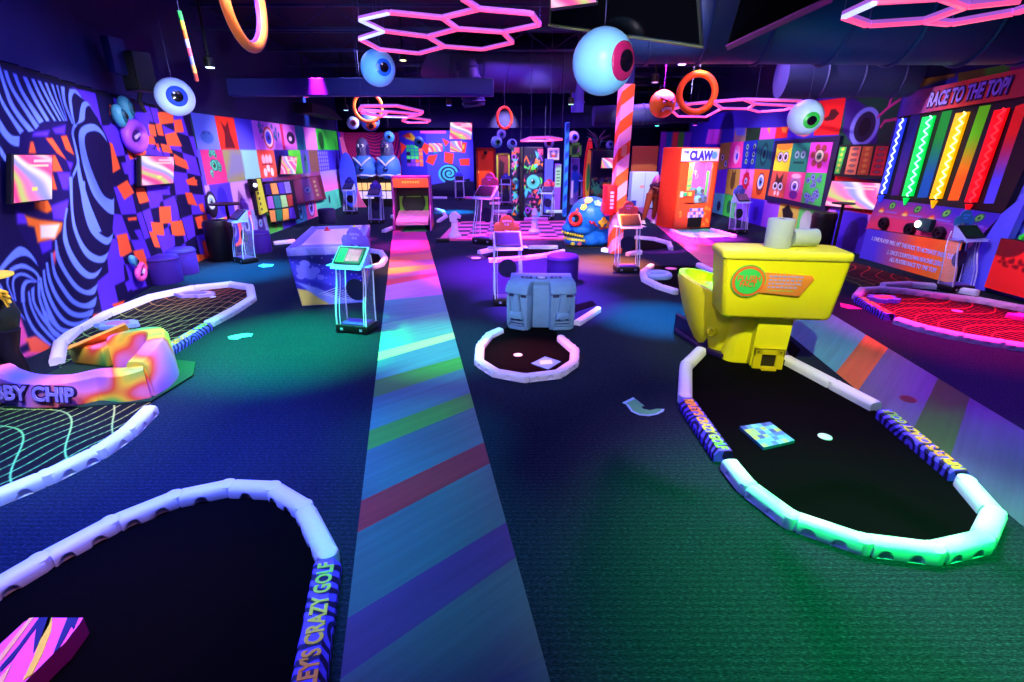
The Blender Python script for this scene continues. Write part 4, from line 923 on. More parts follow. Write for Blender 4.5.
# ================================================================ AIR HOCKEY TABLE
q0, q1 = V((-2.93, 6.42, 0)), V((-2.05, 6.66, 0))
hk_rz = math.radians(12)
hock = E('air_hockey_table', 'air hockey table with a galaxy printed cabinet beside the rainbow path', 'air hockey table', (-2.62, 7.42, 0), hk_rz)
HW, HL, HH = .92, 2.0, .78
b = B(); loft(b, [[(-HW*.43, -HL*.46, .0), (HW*.43, -HL*.46, 0), (HW*.43, HL*.46, 0), (-HW*.43, HL*.46, 0)], [(-HW/2, -HL/2, HH-.08), (HW/2, -HL/2, HH-.08), (HW/2, HL/2, HH-.08), (-HW/2, HL/2, HH-.08)]], mat((36, 26, 110), .4)); b.obj('cabinet', hock, 10)
b = B()
for c, s in (((-HW/2+.06, 0, HH-.035), (.13, HL+.03, .1)), ((HW/2-.06, 0, HH-.035), (.13, HL+.03, .1)), ((0, -HL/2+.1, HH-.035), (HW-.1, .22, .1)), ((0, HL/2-.1, HH-.035), (HW-.1, .22, .1))): b.box(c, s, mat((130, 126, 225), .35, var=.4, scale=14), .012)
b.obj('rim', hock, 30)
b = B(); b.box((0, 0, HH-.04), (HW-.22, HL-.4, .07), mat((236, 190, 214), .3)); b.obj('playfield', hock, 0)
P = Paint(-.5, .5, 0, 1, .008, (50, 44, 190))
P.poly([(-.5, 0), (-.5, .36), (-.3, .3), (-.1, .1), (0, 0)], (236, 222, 110), .02); P.poly([(-.5, .5), (-.2, .36), (.1, .14), (.5, .04), (.5, 0), (-.05, 0), (-.22, .16)], (130, 150, 250), .03)
P.poly([(-.5, .9), (-.1, .62), (.3, .5), (.5, .42), (.5, .2), (0, .4), (-.5, .62)], (70, 70, 225), .05); P.poly([(-.5, 1), (.5, 1), (.5, .55), (0, .78), (-.5, .95)], (30, 22, 110), .05)
for (u, v, r) in ((-.34, .72, .1), (-.3, .84, .07), (-.26, .62, .09), (-.18, .7, .07), (-.4, .6, .06), (-.12, .56, .05)): P.ell(u, v, r, r, (120, 120, 245))
for k in range(40): P.ell(rnd.uniform(-.5, .5), rnd.uniform(.05, 1), .007, .007, (210, 215, 255))
for k in range(9): P.line([(-.2+.06*k, .22-.02*k), (.1+.05*k, .34-.03*k)], .012, (200, 215, 255))
def fr(u, v):
    t = v; y = -HL*.46*(1-t)-HL/2*t-.004; w = HW*.86*(1-t)+HW*t
    return np.stack([u*w, y, v*(HH-.09)+.005], -1)
P.mesh('front_print', fr, painted('cabinet_print', .4), hock)
P = Paint(-.5, .5, 0, 1, .012, (60, 40, 150))
for k in range(26): P.ell(rnd.uniform(-.5, .5), rnd.uniform(.1, .95), rnd.uniform(.02, .07), rnd.uniform(.04, .12), random.choice([(190, 120, 240), (240, 170, 90), (90, 110, 230), (30, 20, 90), (210, 210, 255)]))
P.mesh('side_print', lambda u, v: np.stack([HW*.43*(1-v)+HW/2*v+.004, u*HL*.92, v*(HH-.09)+.005], -1), painted('cabinet_print', .4), hock)
def mallet(x, y, c, label):
    p = hock.matrix_basis @ V((x, y, HH-.005)); b = B(); b.lathe([(.05, 0), (.05, .015), (.02, .02), (.022, .05), (.012, .06), (0, .06)], mat(c, .35), p, n=18); one(b, 'air_hockey_mallet', label, 'mallet', p)
mallet(-.17, .62, (220, 40, 50), 'red mallet on the far end of the air hockey table'); mallet(.24, .7, (190, 190, 60), 'yellow mallet on the air hockey table')

# ================================================================ SCORE KIOSKS
ACR = mat((170, 195, 255), .1, alpha=.2, var=.02); ACE = mat((205, 222, 255), .25, emit=0)
def kiosk(px, py, rz, sign, label, scr=(30, 24, 90), scale=1., sh='head', screen2=None, trim=None):
    o = G(px, py); root = E('score_kiosk', label, 'score kiosk', o, rz, 'score kiosks'); root.scale = (scale,)*3
    b = B(); b.box((0, 0, .05), (.4, .28, .09), BLACK, .012); b.box((-.12, -.141, .05), (.035, .004, .03), mat((150, 160, 200), .4)); b.box((.12, -.141, .05), (.035, .004, .03), mat((150, 160, 200), .4)); b.box((0, 0, .1), (.3, .2, .012), mat((90, 60, 170), .4)); b.obj('base', root, 30)
    for s in (-1, 1):
        # curved clear side sheet, its edge glow put into pale edge tubes
        c0 = [(s*.185, -.12, .095), (s*.185, -.10, .3), (s*.18, -.04, .52), (s*.175, -.02, .7), (s*.17, -.04, .8)]
        c1_ = [(s*.185, .10, .095), (s*.185, .11, .3), (s*.18, .14, .52), (s*.175, .16, .7), (s*.17, .15, .86)]
        a, c = smooth_pts(c0, 5), smooth_pts(c1_, 5); b = B()
        for i in range(len(a)-1): b.face((a[i], a[i+1], c[i+1], c[i]), ACR)
        sh_ = b.obj('side_sheet', root, 60)
        b = B(); b.tube(a, .0085, ACE, 6); b.tube([p+V((-s*.035, .015, 0)) for p in a], .005, ACE, 6); b.tube(c, .0075, ACE, 6); b.obj('glow_edge', sh_, 60)
    b = B(); b.disc((0, .06, .47), .125, (0, -1, 0), mat((22, 16, 70), .4), .01, 28); b.obj('round_panel', root, 30)
    b = B(); b.prism([(-.19, -.12, .74), (-.19, .1, .76), (-.19, .12, .95), (-.19, -.09, .77)], (.38, 0, 0), mat((150, 165, 235), .35), .008)
    b.obj('head_case', root, 30)
    n = V((0, -.39, .92)).normalized(); b = B()
    T0 = frame3(V((0, -.0, .835))+V((0, -.1*.26*.0, 0)), (1, 0, 0), (0, .21, .18))
    ctr = V((0, .01, .865)); T0.translation = ctr
    b.box((0, 0, .006), (.33, .235, .012), BLACK, .004); b.box((0, 0, .0125), (.29, .19, .002), mat(tuple(int(q*.5) for q in scr), .6, spec=.1, emit=.25, var=.5, scale=9))
    if screen2: b.box((.05, 0, .014), (.16, .16, .002), mat(screen2, .2, emit=.25, var=.6, scale=22)); b.box((-.09, 0, .014), (.09, .18, .002), mat((30, 130, 70), .2, emit=.2))
    bmesh.ops.transform(b.bm, matrix=T0, verts=b.bm.verts); b.obj('screen', root, 30)
    for s in (-1, 1): b = B(); b.box((s*.23, .0, .76), (.07, .14, .012), mat((150, 175, 250), .25), .004); b.obj('side_tray', root, 30)
    SG = mat(sign, .45); b = B(); D = .022
    b.tube([(-.05, .14, .86), (-.05, .15, .97)], .006, BLACK, 6); b.tube([(.05, .14, .86), (.05, .15, .97)], .006, BLACK, 6)
    zc_ = 1.06
    b.disc((0, .165, zc_), .098, (0, -1, 0), SG, D, 26, 1.)
    for s in (-1, 1): b.prism([(s*.02, .162, .94), (s*.165, .162, .94), (s*.17, .162, 1.03), (s*.14, .162, 1.07), (s*.02, .162, 1.07)], (0, -.016, 0), SG, .006)
    sg = b.obj('sign', root, 30)
    c2 = tuple(min(255, x+40) for x in sign); b = B()
    for dx, dz in ((-.045, .02), (-.015, .022), (.018, .022), (.05, .018), (-.02, -.02), (.015, -.022)): b.box((dx, .141, zc_+dz), (.024, .004, .026), mat((min(255, c2[0]), min(255, c2[1]), 250), .5))
    b.obj('sign_mark', sg, 0)
    return root
kiosk(358, 330, math.radians(-14), (108, 66, 205), 'score kiosk with violet sign in front of the air hockey table', (210, 120, 160), screen2=(235, 80, 110))
kiosk(508, 303, math.radians(6), (235, 84, 74), 'score kiosk with coral sign behind the grey stone heads')
kiosk(626, 271, math.radians(4), (226, 74, 104), 'score kiosk with pink red sign beside the striped pole')
kiosk(953, 290.5, math.radians(10), (40, 130, 190), 'score kiosk with teal sign before the race game', (30, 70, 50))
kiosk(737, 233, math.radians(16), (92, 100, 235), 'score kiosk with blue sign beside the claw machine', (190, 120, 200))
kiosk(486, 243, math.radians(-30), (200, 60, 110), 'tall clear score kiosk by the pink chess board', (20, 16, 60), 1.3)
kiosk(377, 223, math.radians(-6), (96, 60, 190), 'score kiosk with purple sign left of the purple alley game', (150, 110, 230))
kiosk(246, 262, math.radians(-38), (140, 90, 190), 'score kiosk near the round bar table by the left wall', (130, 90, 190))
kiosk(547, 219, math.radians(-20), (235, 70, 96), 'score kiosk with pink sign before the blue screen pillar', (90, 80, 200))
kiosk(460, 200, math.radians(10), (70, 90, 220), 'score kiosk beside the cyan spiral on the back wall', (20, 20, 60))
kiosk(351, 214, math.radians(-12), (60, 70, 220), 'score kiosk at the foot of the pink striped wall', (60, 60, 180))
kiosk(506, 205, math.radians(0), (60, 50, 170), 'dim score kiosk left of the patterned maze pillars', (20, 14, 60))
kiosk(577, 199, math.radians(4), (40, 60, 170), 'score kiosk behind the blue checked column', (60, 80, 190))
# ================================================================ helpers for panels
def pquad(name, c, W_, H_, res, bg, paint, parent=None, rough=.5, emit=0, base=True):      # printed panel between four corners BL BR TR TL
    P = Paint(0, W_, 0, H_, res, bg); paint(P); c = [np.array(p, float) for p in c]
    def f(u, v):
        s = np.clip(u/W_, 0, 1)[:, None]; t = np.clip(v/H_, 0, 1)[:, None]
        return (c[0]*(1-s)+c[1]*s)*(1-t)+(c[3]*(1-s)+c[2]*s)*t
    return P.mesh(name, f, painted('printed_panel', rough, emit, base), parent)
def to_local(o, root):            # give a world-space object to a thing
    o.parent = root; o.matrix_basis = root.matrix_basis.inverted() @ o.matrix_basis; return o
def swirlpaint(P, W_, H_, seed=1):
    U, Wv = P.U, P.W; t = (U/W_*1.1+Wv/H_*.9+.18*np.sin(3.2*U/W_+seed)+.12*np.sin(5*Wv/H_+seed*2))
    st = [(240, 90, 180), (255, 190, 215), (250, 60, 150), (190, 200, 120), (255, 120, 190), (150, 150, 235), (250, 225, 235), (245, 80, 160)]
    k = np.mod(t*5.2, 8); i = k.astype(int) % 8; fr_ = (k-np.floor(k))[..., None]; A = np.array(st, float)/255
    fr_ = fr_*fr_*(3-2*fr_); P.a[:] = A[i]*(1-fr_)+A[(i+1) % 8]*fr_
def monitor(c, label, seed=1, th=.06, text_marks=True, cat='television', back=None):
    ctr = sum((V(p) for p in c), V())/4; W_ = (V(c[1])-V(c[0])).length; H_ = (V(c[3])-V(c[0])).length
    root = E('wall_monitor', label, cat, ctr); n = (V(c[1])-V(c[0])).cross(V(c[3])-V(c[0])).normalized()
    g = [V(p)+(V(p)-ctr)*.05 for p in c]; b = B(); b.prism([p-n*th for p in g], n*(th-.008), BLACK, .006); child(b, 'housing', root, 20)
    def pp(P):
        swirlpaint(P, W_, H_, seed)
        if text_marks:
            P.rect(W_*.5, H_*.84, W_*.94, H_*.9, (235, 200, 220)); P.rect(W_*.3, H_*.74, W_*.9, H_*.79, (225, 210, 200)); P.rect(W_*.45, H_*.22, W_*.6, H_*.3, (235, 220, 120))
    o = pquad('screen', [V(p) for p in c], W_, H_, max(.006, W_/90), (255, 120, 180), pp, None, .6, 1.0, False); to_local(o, root)
    b = B(); b.tube([ctr-n*th, ctr-n*(th+.1)], .04, BLACK, 8); child(b, 'mount', root); return root
def planeq(A, Bq, pxs): return [VP(x, y, A, Bq) for x, y in pxs]

# ================================================================ RACE GAME on the right
n_in = V((-RD.y, RD.x, 0)).normalized()
if n_in.x > 0: n_in = -n_in
def rplane(off): return (RA+n_in*off, RB+n_in*off)
race = E('race_game', 'race to the top wall game with four glowing tubes', 'arcade game', (6.85, 8.6, 0))
A0, B0 = rplane(.1)
fr = [(877, 199), (902, 110), (1060, 92), (1004, 213)]
b = B(); b.prism([p-n_in*.09 for p in planeq(A0, B0, fr)], n_in*.1, BLACK); child(b, 'tube_frame', race, 20)
K3 = lambda q: [(824+x/5.12, 80+y/5.12) for x, y in q]
tubes = [([(395,200),(432,196),(327,582),(294,582)], (40,60,255), 1), ([(450,182),(500,170),(385,590),(345,590)], (24,20,90), 0), ([(520,190),(582,182),(465,595),(413,595)], (0,220,80), 1), ([(610,162),(662,152),(532,602),(480,602)], (10,90,40), 0),
 ([(692,170),(757,162),(612,608),(555,608)], (255,170,0), 1), ([(800,135),(860,126),(692,616),(636,616)], (190,120,20), 0), ([(890,155),(962,142),(792,626),(735,626)], (225,10,20), 1), ([(985,135),(1052,112),(872,632),(820,632)], (150,20,50), 0)]
second = {1: ((20,24,110), (60,20,110)), 3: ((20,120,40), (20,70,150)), 5: ((90,190,20), (255,90,20)), 7: ((220,30,30), (70,60,220))}
for i, (q, c, lit) in enumerate(tubes):
    w = planeq(A0, B0, K3(q)); TL, TR, BR, BL = w
    if lit:
        b = B(); b.prism([p+n_in*.012 for p in w], n_in*.05, mat(c, .3, emit=.7, var=.25, scale=3), .012); tb = child(b, 'light_tube', race, 30)
        pts = []
        for k in range(41):
            t = k/40; l, r = TL.lerp(BL, t), TR.lerp(BR, t); pts.append(l.lerp(r, .72+.2*math.sin(k*PI/2))+n_in*.07)
        led = {0: (170, 190, 255), 2: (130, 255, 190), 4: (255, 230, 130), 6: (255, 30, 40)}[i]
        b = B(); b.tube(pts, .013, mat(led, .3, emit=2.2), 6); child(b, 'led_spiral', race, 60)
        f0 = BL.lerp(BR, .5)+n_in*.05; b = B(); b.lathe([(.05, 0), (.015, -.12), (0, -.12)], mat(c, .3, emit=.7), f0+V((0, 0, -.03)), n=12); child(b, 'lit_funnel', race)
    else:
        c0, c1_ = second[i]
        o = pquad('colour_strip', [p+n_in*.012 for p in (BL, BR, TR, TL)], .2, 1.4, .02, c0, lambda P: P.poly([(-1, -1), (2, -1), (2, 2), (-1, 2)], grad(c1_, c0, .35, 1.0)), None, .3, .35); to_local(o, race)
A1_, B1_ = rplane(.16)
hdr = planeq(A1_, B1_, [(898, 117), (1062, 90), (1062, 60), (905, 93)])
def hp(P):
    P.poly([(-1, -1), (5, -1), (5, 5), (-1, 5)], lambda U, W: np.where((U/3.0 < .5)[..., None], np.array((70, 50, 200.))+(np.array((235, 70, 60.))-np.array((70, 50, 200.)))*np.clip(U/1.3, 0, 1)[..., None], np.array((240, 90, 50.))+(np.array((230, 60, 90.))-np.array((240, 90, 50.)))*np.clip((U-1.5)/1.5, 0, 1)[..., None]))
    for u0 in (.18, .42, 2.72): [P.line([(u0, .22), (u0+.1*math.cos(a), .22+.1*math.sin(a))], .02, (70, 50, 150)) for a in (0, 1, 2, 3, 4, 5.2)]
hb = B(); hb.prism([p-n_in*.16 for p in hdr], n_in*.15, BLACK); child(hb, 'header_box', race, 10)
o = pquad('header_sign', hdr, 3.0, .45, .02, (90, 60, 200), hp); to_local(o, race)
tc_ = VP(967, 93, A1_, B1_); xr = (hdr[1]-hdr[0]).normalized()
tw = (VP(1010, 86, A1_, B1_)-VP(928, 104, A1_, B1_)).length
tx = text('RACE TO THE TOP!', .3, mat((170, 150, 255), .4), None, frame3(tc_+n_in*.02, xr, V((0, 0, 1))), .004, 'lettering', .009, .25, tw, squash=.95); to_local(tx, race)
tx = text('RACE TO THE TOP!', .3, mat((50, 20, 90), .5), None, frame3(tc_+n_in*.01, xr, V((0, 0, 1))), .003, 'lettering_outline', .024, .25, tw*1.03, squash=1.0); to_local(tx, race)
# console
K4 = lambda q: [(824+x/5.12, 190+y/5.12) for x, y in q]
A2_, B2_ = rplane(.13)
con = planeq(A2_, B2_, [(866, 229), (967, 250), (1002, 214), (878, 198)])
def cp_(P):
    P.poly([(-1, -1), (5, -1), (5, 5), (-1, 5)], lambda U, W: np.array((60, 40, 190.))+(np.array((225, 60, 110.))-np.array((60, 40, 190.)))*np.clip(1.2-W/.5+.3*np.sin(U*2.2), 0, 1)[..., None])
    for u in (.35, .9, 1.45, 2.0):
        P.ell(u+.05, .5, .07, .07, (20, 90, 50)); P.ell(u+.05, .5, .05, .05, (120, 230, 90)); P.ell(u+.05, .5, .025, .025, (20, 50, 30)); P.ell(u-.15, .4, .05, .04, (235, 80, 60)); P.ell(u-.15, .375, .06, .025, (240, 220, 110)); P.rect(u-.05, .37, u+.22, .395, (120, 110, 230))
    P.line([(.1, .3), (2.3, .36)], .012, (180, 90, 190))
o = pquad('console_print', con, 2.3, .6, .018, (120, 50, 160), cp_, None, .4); to_local(o, race)
b = B(); b.prism([p-n_in*.12 for p in con], n_in*.115, mat((40, 20, 90), .5)); child(b, 'console', race, 10)
for x, y in ((885.5, 223), (911.5, 229), (941, 233)):
    p = VP(x, y, A2_, B2_); b = B(); b.lathe([(.1, 0), (.11, .03), (.1, .07), (.07, .075), (.06, .05), (.03, .05), (.03, .09), (0, .09)], mat((18, 12, 26), .35), p, n_in, 22); child(b, 'crank_wheel', race, 40)
p = VP(929, 225, A2_, B2_); b = B(); b.box(p+n_in*.05, (.09, .26, .2), mat((16, 60, 70), .4), .01, R=MX.Rotation(math.atan2(n_in.y, n_in.x)+PI, 3, 'Z')); b.lathe([(.055, 0), (.055, .03), (0, .035)], mat((235, 250, 235), .2, emit=2.5), VP(924, 224, A2_, B2_)+n_in*.09, n_in, 18); child(b, 'lit_button_box', race, 30)
# instruction board
A3_, B3_ = rplane(.24)
bd = planeq(A3_, B3_, [(859, 257.5), (955, 285), (962, 243), (867, 228.5)])
def bp(P):
    P.poly([(-1, -1), (5, -1), (5, 5), (-1, 5)], lambda U, W: np.where((U < 1.2)[..., None], np.array((80, 60, 225.))+(np.array((255, 96, 40.))-np.array((80, 60, 225.)))*np.clip((U-.3)/.9, 0, 1)[..., None], np.array((255, 96, 40.))+(np.array((250, 190, 50.))-np.array((255, 96, 40.)))*np.clip((U-1.2)/.8-W*.6, 0, 1)[..., None]))
o = pquad('instruction_board', bd, 2.0, .65, .025, (200, 80, 80), bp); to_local(o, race)
b = B(); b.prism([p-n_in*.1 for p in bd], n_in*.095, BLACK); child(b, 'board_back', race, 10)
xr = (bd[1]-bd[0]).normalized(); LIL = mat((190, 190, 255), .4)
for body, (cx, cy), x0, x1 in (('1. ONE PLAYER WILL HIT THE PUCK TO ACTIVATE THEIR TUBE', (910, 247), (868, 237), (953, 257)), ('2. ONCE COUNTDOWN REACHES ZERO,', (913.5, 258), (885, 251.5), (942, 264.5)), ('ALL PLAYERS RACE TO THE TOP!', (912, 264.5), (888, 258.5), (936, 270.5))):
    q = VP(cx, cy, A3_, B3_); w_ = (VP(*x1, A3_, B3_)-VP(*x0, A3_, B3_)).length
    T = frame3(q+n_in*.006, VP(*x1, A3_, B3_)-VP(*x0, A3_, B3_), V((0, 0, 1))); to_local(text(body, .085, LIL, None, T, .002, 'lettering', .003, .2, w_*.97, squash=1.15), race)
b = B(); bb = planeq(A1_, B1_, [(956, 284), (984, 291), (1030, 190), (1001, 214)]); b.prism([p-n_in*.1 for p in bb], n_in*.1, mat((80, 84, 240), .5)); child(b, 'side_panel', race, 10)
# red foot panel at the far right
A4_, B4_ = rplane(.2)
rp = planeq(A4_, B4_, [(984, 287), (1075, 312), (1075, 250), (1001, 238)])
redp = E('red_display', 'bright red floor standing panel at the right edge', 'panel', sum(rp, V())/4)
b = B(); b.prism([p-n_in*.12 for p in rp], n_in*.115, mat((50, 8, 20), .5)); child(b, 'panel_core', redp, 10)
def redpaint(P):
    P.ell(.1, .75, .36, .26, (120, 20, 30))
    for k in range(26): P.ell(.1+.036*k, .42+.05*math.sin(k*1.7), .03, .018+.012*(k % 3), (130, 14, 24))
o = pquad('panel_print', rp, 1.1, .75, .02, (255, 40, 40), redpaint); to_local(o, redp)
# right wall monitor and strips
c = planeq(A0, B0, [(825, 205.5), (875.5, 210), (881.5, 183.5), (832, 181)]); monitor(c, 'wide monitor with pink swirl beside the race game', 3)
st = E('strip_display', 'four patterned monster strips above the wide monitor', 'wall panel', VP(862, 160, A0, B0))
b = B(); b.prism([p-n_in*.08 for p in planeq(A0, B0, [(833, 176), (884, 180), (892, 143), (839, 145)])], n_in*.07, BLACK); child(b, 'backing', st, 10)
for q, c, c2 in (([(52,478),(80,480),(117,343),(82,343)], (60, 220, 80), (220, 240, 60)), ([(104,482),(160,485),(192,340),(137,341)], (255, 160, 100), (90, 40, 30)), ([(168,485),(225,487),(254,340),(200,340)], (225, 130, 40), (250, 210, 70)), ([(233,488),(298,490),(332,340),(268,340)], (240, 40, 50), (80, 10, 20))):
    def sp(P, c=c, c2=c2):
        for k in range(5):
            if c2[0] < 120: P.ell(.15, .12+.2*k, .085, .05, c2); P.ell(.15, .12+.2*k, .05, .03, (240, 220, 200)); P.ell(.15, .12+.2*k, .025, .015, (10, 10, 10))
            else: P.poly([(.15+.1*math.cos(a)*(1 if i % 2 else .5), .12+.2*k+.1*math.sin(a)*(1 if i % 2 else .5)) for i, a in enumerate([j*PI/5 for j in range(10)])], c2)
    to_local(pquad('patterned_strip', planeq(A0, B0, K3(q)), .3, 1.0, .025, c, sp), st)
# framed board of six pictures
fb = E('framed_picture_board', 'black framed board of six monster pictures on the right wall', 'picture board', VP(800, 170, *rplane(.05)))
A5_, B5_ = rplane(.09); K1 = lambda q: [(710+x/6.375, 90+y/6.375) for x, y in q]
b = B(); b.prism([p-n_in*.08 for p in planeq(A5_, B5_, K1([(345, 700), (725, 775), (830, 290), (412, 325)]))], n_in*.072, mat((24, 16, 60), .5)); child(b, 'frame', fb, 10)
def face6(k):
    def f(P):
        if k == 0: [eye(P, x, .52, .17, (20, 20, 20), asp=.9) for x in (.34, .68)]; P.ell(.5, .95, .5, .2, (240, 150, 40))
        if k == 1: [eye(P, x, .6, .13, (60, 120, 120), (150, 190, 190)) for x in (.34, .68)]; P.rect(.2, .3, .8, .36, (10, 50, 46))
        if k == 2: [P.ell(.5+.3*math.cos(a), .55+.3*math.sin(a), .12, .12, (150, 60, 60)) for a in range(7)]; eye(P, .5, .55, .2, (60, 120, 80), (230, 220, 180))
        if k == 3: P.poly([(.3, .95), (.5, .7), (.75, .95), (.7, .5), (.3, .5)], (70, 40, 34)); [eye(P, x, .42, .15, (40, 40, 40)) for x in (.34, .66)]; [P.ell(x, .15, .06, .1, (220, 200, 200)) for x in (.4, .6)]
        if k == 4: P.ell(.5, .55, .32, .36, (170, 110, 160)); eye(P, .5, .5, .2, (80, 70, 200)); P.ell(.5, .2, .24, .16, (100, 40, 130)); P.ell(.5, .86, .28, .08, (230, 190, 190))
        if k == 5:
            r = random.Random(6)
            for i in range(20): eye(P, r.uniform(.1, .9), r.uniform(.08, .92), r.uniform(.05, .1), (40, 60, 160), (150, 170, 230))
    return f
cells = [([(400,513),(500,520),(530,340),(430,345)], (214, 214, 40)), ([(500,520),(612,526),(645,335),(530,340)], (30, 130, 96)), ([(612,526),(745,530),(785,332),(645,335)], (216, 66, 200)), ([(368,672),(470,692),(500,520),(400,513)], (196, 84, 64)), ([(470,692),(578,716),(612,526),(500,520)], (214, 70, 130)), ([(578,716),(705,742),(745,530),(612,526)], (60, 200, 80))]
for k, (q, c) in enumerate(cells):
    to_local(pquad('picture', planeq(A5_, B5_, K1(q)), 1, 1, .03, c, face6(k)), fb)

# ================================================================ LEFT WALL PIECES
def onwall(px, py, off):           # point of the left wall under a pixel, moved into the room
    s, v = SL(px, py); q = V(lw_f(0)(np.array([s]), np.array([v]))[0]); n = wn(px, py); O = V((0, 0, H)); return q+(O-q)*(off/max(.3, (O-q).dot(n)))
def wn(px, py):
    s, v = SL(px, py); a = lw_f(0)(np.array([s]), np.array([v]))[0]; c = lw_f(1)(np.array([s]), np.array([v]))[0]; return V(c-a)
monitor([onwall(14, 203, .16), onwall(52, 199, .16), onwall(52, 155, .16), onwall(14, 155, .16)], 'monitor with pink swirl before the zebra figure', 1)
monitor([onwall(142, 185.5, .14), onwall(173.5, 183, .14), onwall(174, 157, .14), onwall(141.5, 156, .14)], 'monitor with pink swirl on the orange and purple checks', 2)
monitor([onwall(280.5, 174, .12), onwall(295.5, 174, .12), onwall(297.5, 157, .12), onwall(282, 156, .12)], 'small monitor with pink swirl on the tiled pictures', 5)
# lips with eyes
def lips(px, py, sc_, col, eyes, label, tilt=0.):
    p = onwall(px, py, .03); n = wn(px, py); root = E('lip_relief', label, 'wall relief', p); M_ = frame3(p, V((0, 0, 1)).cross(n), V((0, 0, 1))) @ MX.Rotation(tilt, 4, 'Z'); m = mat(col, .45)
    b = B(); ring = [(M_ @ V((sc_*.42*math.cos(a), sc_*.26*math.sin(a), .05))) for a in [2*PI*i/24 for i in range(24)]]
    b.tube(ring, [sc_*.1+sc_*.03*abs(math.sin(2*PI*i/24)) for i in range(24)], m, 12, closed=True); child(b, 'lips', root, 60)
    b = B(); b.prism([M_ @ V(q) for q in ((-.12*sc_, -.05*sc_, .07), (.14*sc_, -.0*sc_, .07), (.14*sc_, .05*sc_, .07), (-.12*sc_, .02*sc_, .07))], n*.03, mat((210, 190, 255), .4), .005); b.prism([M_ @ V((sc_*.24*math.cos(a), sc_*.15*math.sin(a), .0)) for a in [2*PI*i/16 for i in range(16)]], n*.06, mat((60, 20, 110), .6)); child(b, 'teeth', root, 30)
    for (ex, ey, er, ec) in eyes:
        b = B(); c = M_ @ V((ex*sc_, ey*sc_, .05)); R = M_.to_3x3(); b.ball(c, er*sc_, mat((80, 170, 190), .3), 16, (.8, 1.25, .7), R); ob = child(b, 'eyeball', root, 60)
        b = B(); b.ball(c+n*er*sc_*.5, er*sc_*.62, mat(ec, .3), 14, (.8, 1.25, .55), R); b.ball(c+n*er*sc_*.75, er*sc_*.34, BLACK, 12, (.8, 1.25, .5), R); to_local(b.obj('iris', None, 60), root); 
    return root
lips(131, 136, .62, (165, 80, 225), [(-.42, .5, .2, (30, 90, 110)), (.0, .6, .22, (40, 110, 130))], 'purple lips with two green eyes on the checked wall', .2)
lips(137, 272, .32, (250, 90, 170), [(-.1, .72, .24, (60, 90, 140))], 'pink lips with one blue eye low on the checked wall', .5)
# colour tile game, yellow strip, framed boxes on the left wall
def wallquad(pxs, off): return [onwall(x, y, off) for x, y in pxs]
K2 = lambda q: [(180+x/6.375, 170+y/6.375) for x, y in q]
ct = E('colour_tile_game', 'black frame of bright colour tiles on the left wall', 'wall game', onwall(279, 200, .1))
nn = wn(279, 200); b = B(); b.prism(wallquad(K2([(585, 345), (745, 312), (695, 62), (515, 75)]), .02), nn*.1, mat((12, 10, 34), .5)); child(b, 'frame', ct, 20)
rowsq = [[(528, 85), (566, 82), (612, 78), (655, 72), (694, 68)], [(545, 165), (585, 160), (632, 157), (672, 154), (712, 150)], [(560, 252), (604, 250), (648, 245), (690, 238), (722, 233)], [(578, 340), (612, 335), (655, 328), (695, 318), (742, 312)]]
cols_ = [[(46, 20, 120), (255, 170, 80), (90, 60, 220), (190, 190, 250)], [(190, 120, 230), (40, 130, 130), (180, 250, 150), (255, 90, 50)], [(255, 170, 80), (30, 130, 90), (255, 170, 70), (90, 50, 200)]]
for i in range(3):
    for j in range(4):
        q = [rowsq[i+1][j], rowsq[i+1][j+1], rowsq[i][j+1], rowsq[i][j]]; cx = sum(a for a, _ in q)/4; cy = sum(d for _, d in q)/4
        q = [(cx+(a-cx)*.84, cy+(d-cy)*.86) for a, d in q]; b = B(); b.prism(wallquad(K2(q), .122), nn*.02, mat(cols_[i][j], .35), .004); child(b, 'colour_tile', ct, 20)
ys = E('yellow_strip_panel', 'tall yellow dotted strip panel beside the colour tile game', 'wall panel', onwall(257, 195, .1))
nn = wn(257, 195); b = B(); b.prism(wallquad(K2([(505, 285), (548, 265), (500, 55), (465, 60)]), .1), nn*.05, mat((214, 230, 60), .45), .004); child(b, 'panel', ys, 20)
b = B(); b.prism(wallquad(K2([(480, 290), (550, 270), (500, 50), (430, 65)]), .01), nn*.08, mat((20, 12, 50), .5)); child(b, 'backing', ys, 20)
b = B()
for k in range(6): b.disc(onwall(180+(482+k*8)/6.375, 170+(80+k*34)/6.375, .155), .035, nn, mat((40, 60, 40), .5), .004, 12)
child(b, 'dots', ys, 20)
spk = onwall(253, 185, .16); b = B(); b.box(spk, (.12, .2, .26), BLACK, .01); b.ball(spk+V((.08, -.07, 0)), .045, mat((235, 240, 255), .3, emit=1.5), 12); one(b, 'lit_sensor_box', 'black sensor box with a white light beside the yellow strip', 'sensor', spk)
bx = E('brown_display_board', 'dark red framed display board right of the colour tiles', 'wall panel', onwall(305, 190, .1)); nn = wn(305, 190)
b = B(); b.prism(wallquad(K2([(730, 222), (918, 185), (880, 30), (700, 62)]), .02), nn*.08, mat((90, 16, 40), .5)); child(b, 'frame', bx, 20)
q = wallquad(K2([(735, 215), (910, 180), (872, 42), (706, 70)]), .108)
def bb_(P): P.rect(.33, 0, .68, 1, (130, 96, 150)); eye(P, .5, .5, .15, (70, 110, 180), (140, 170, 200), .8); [P.ell(.84, .2+.2*k, .05, .06, (180, 180, 110)) for k in range(4)]
to_local(pquad('print', q, 1, 1, .03, (130, 56, 90), bb_), bx)
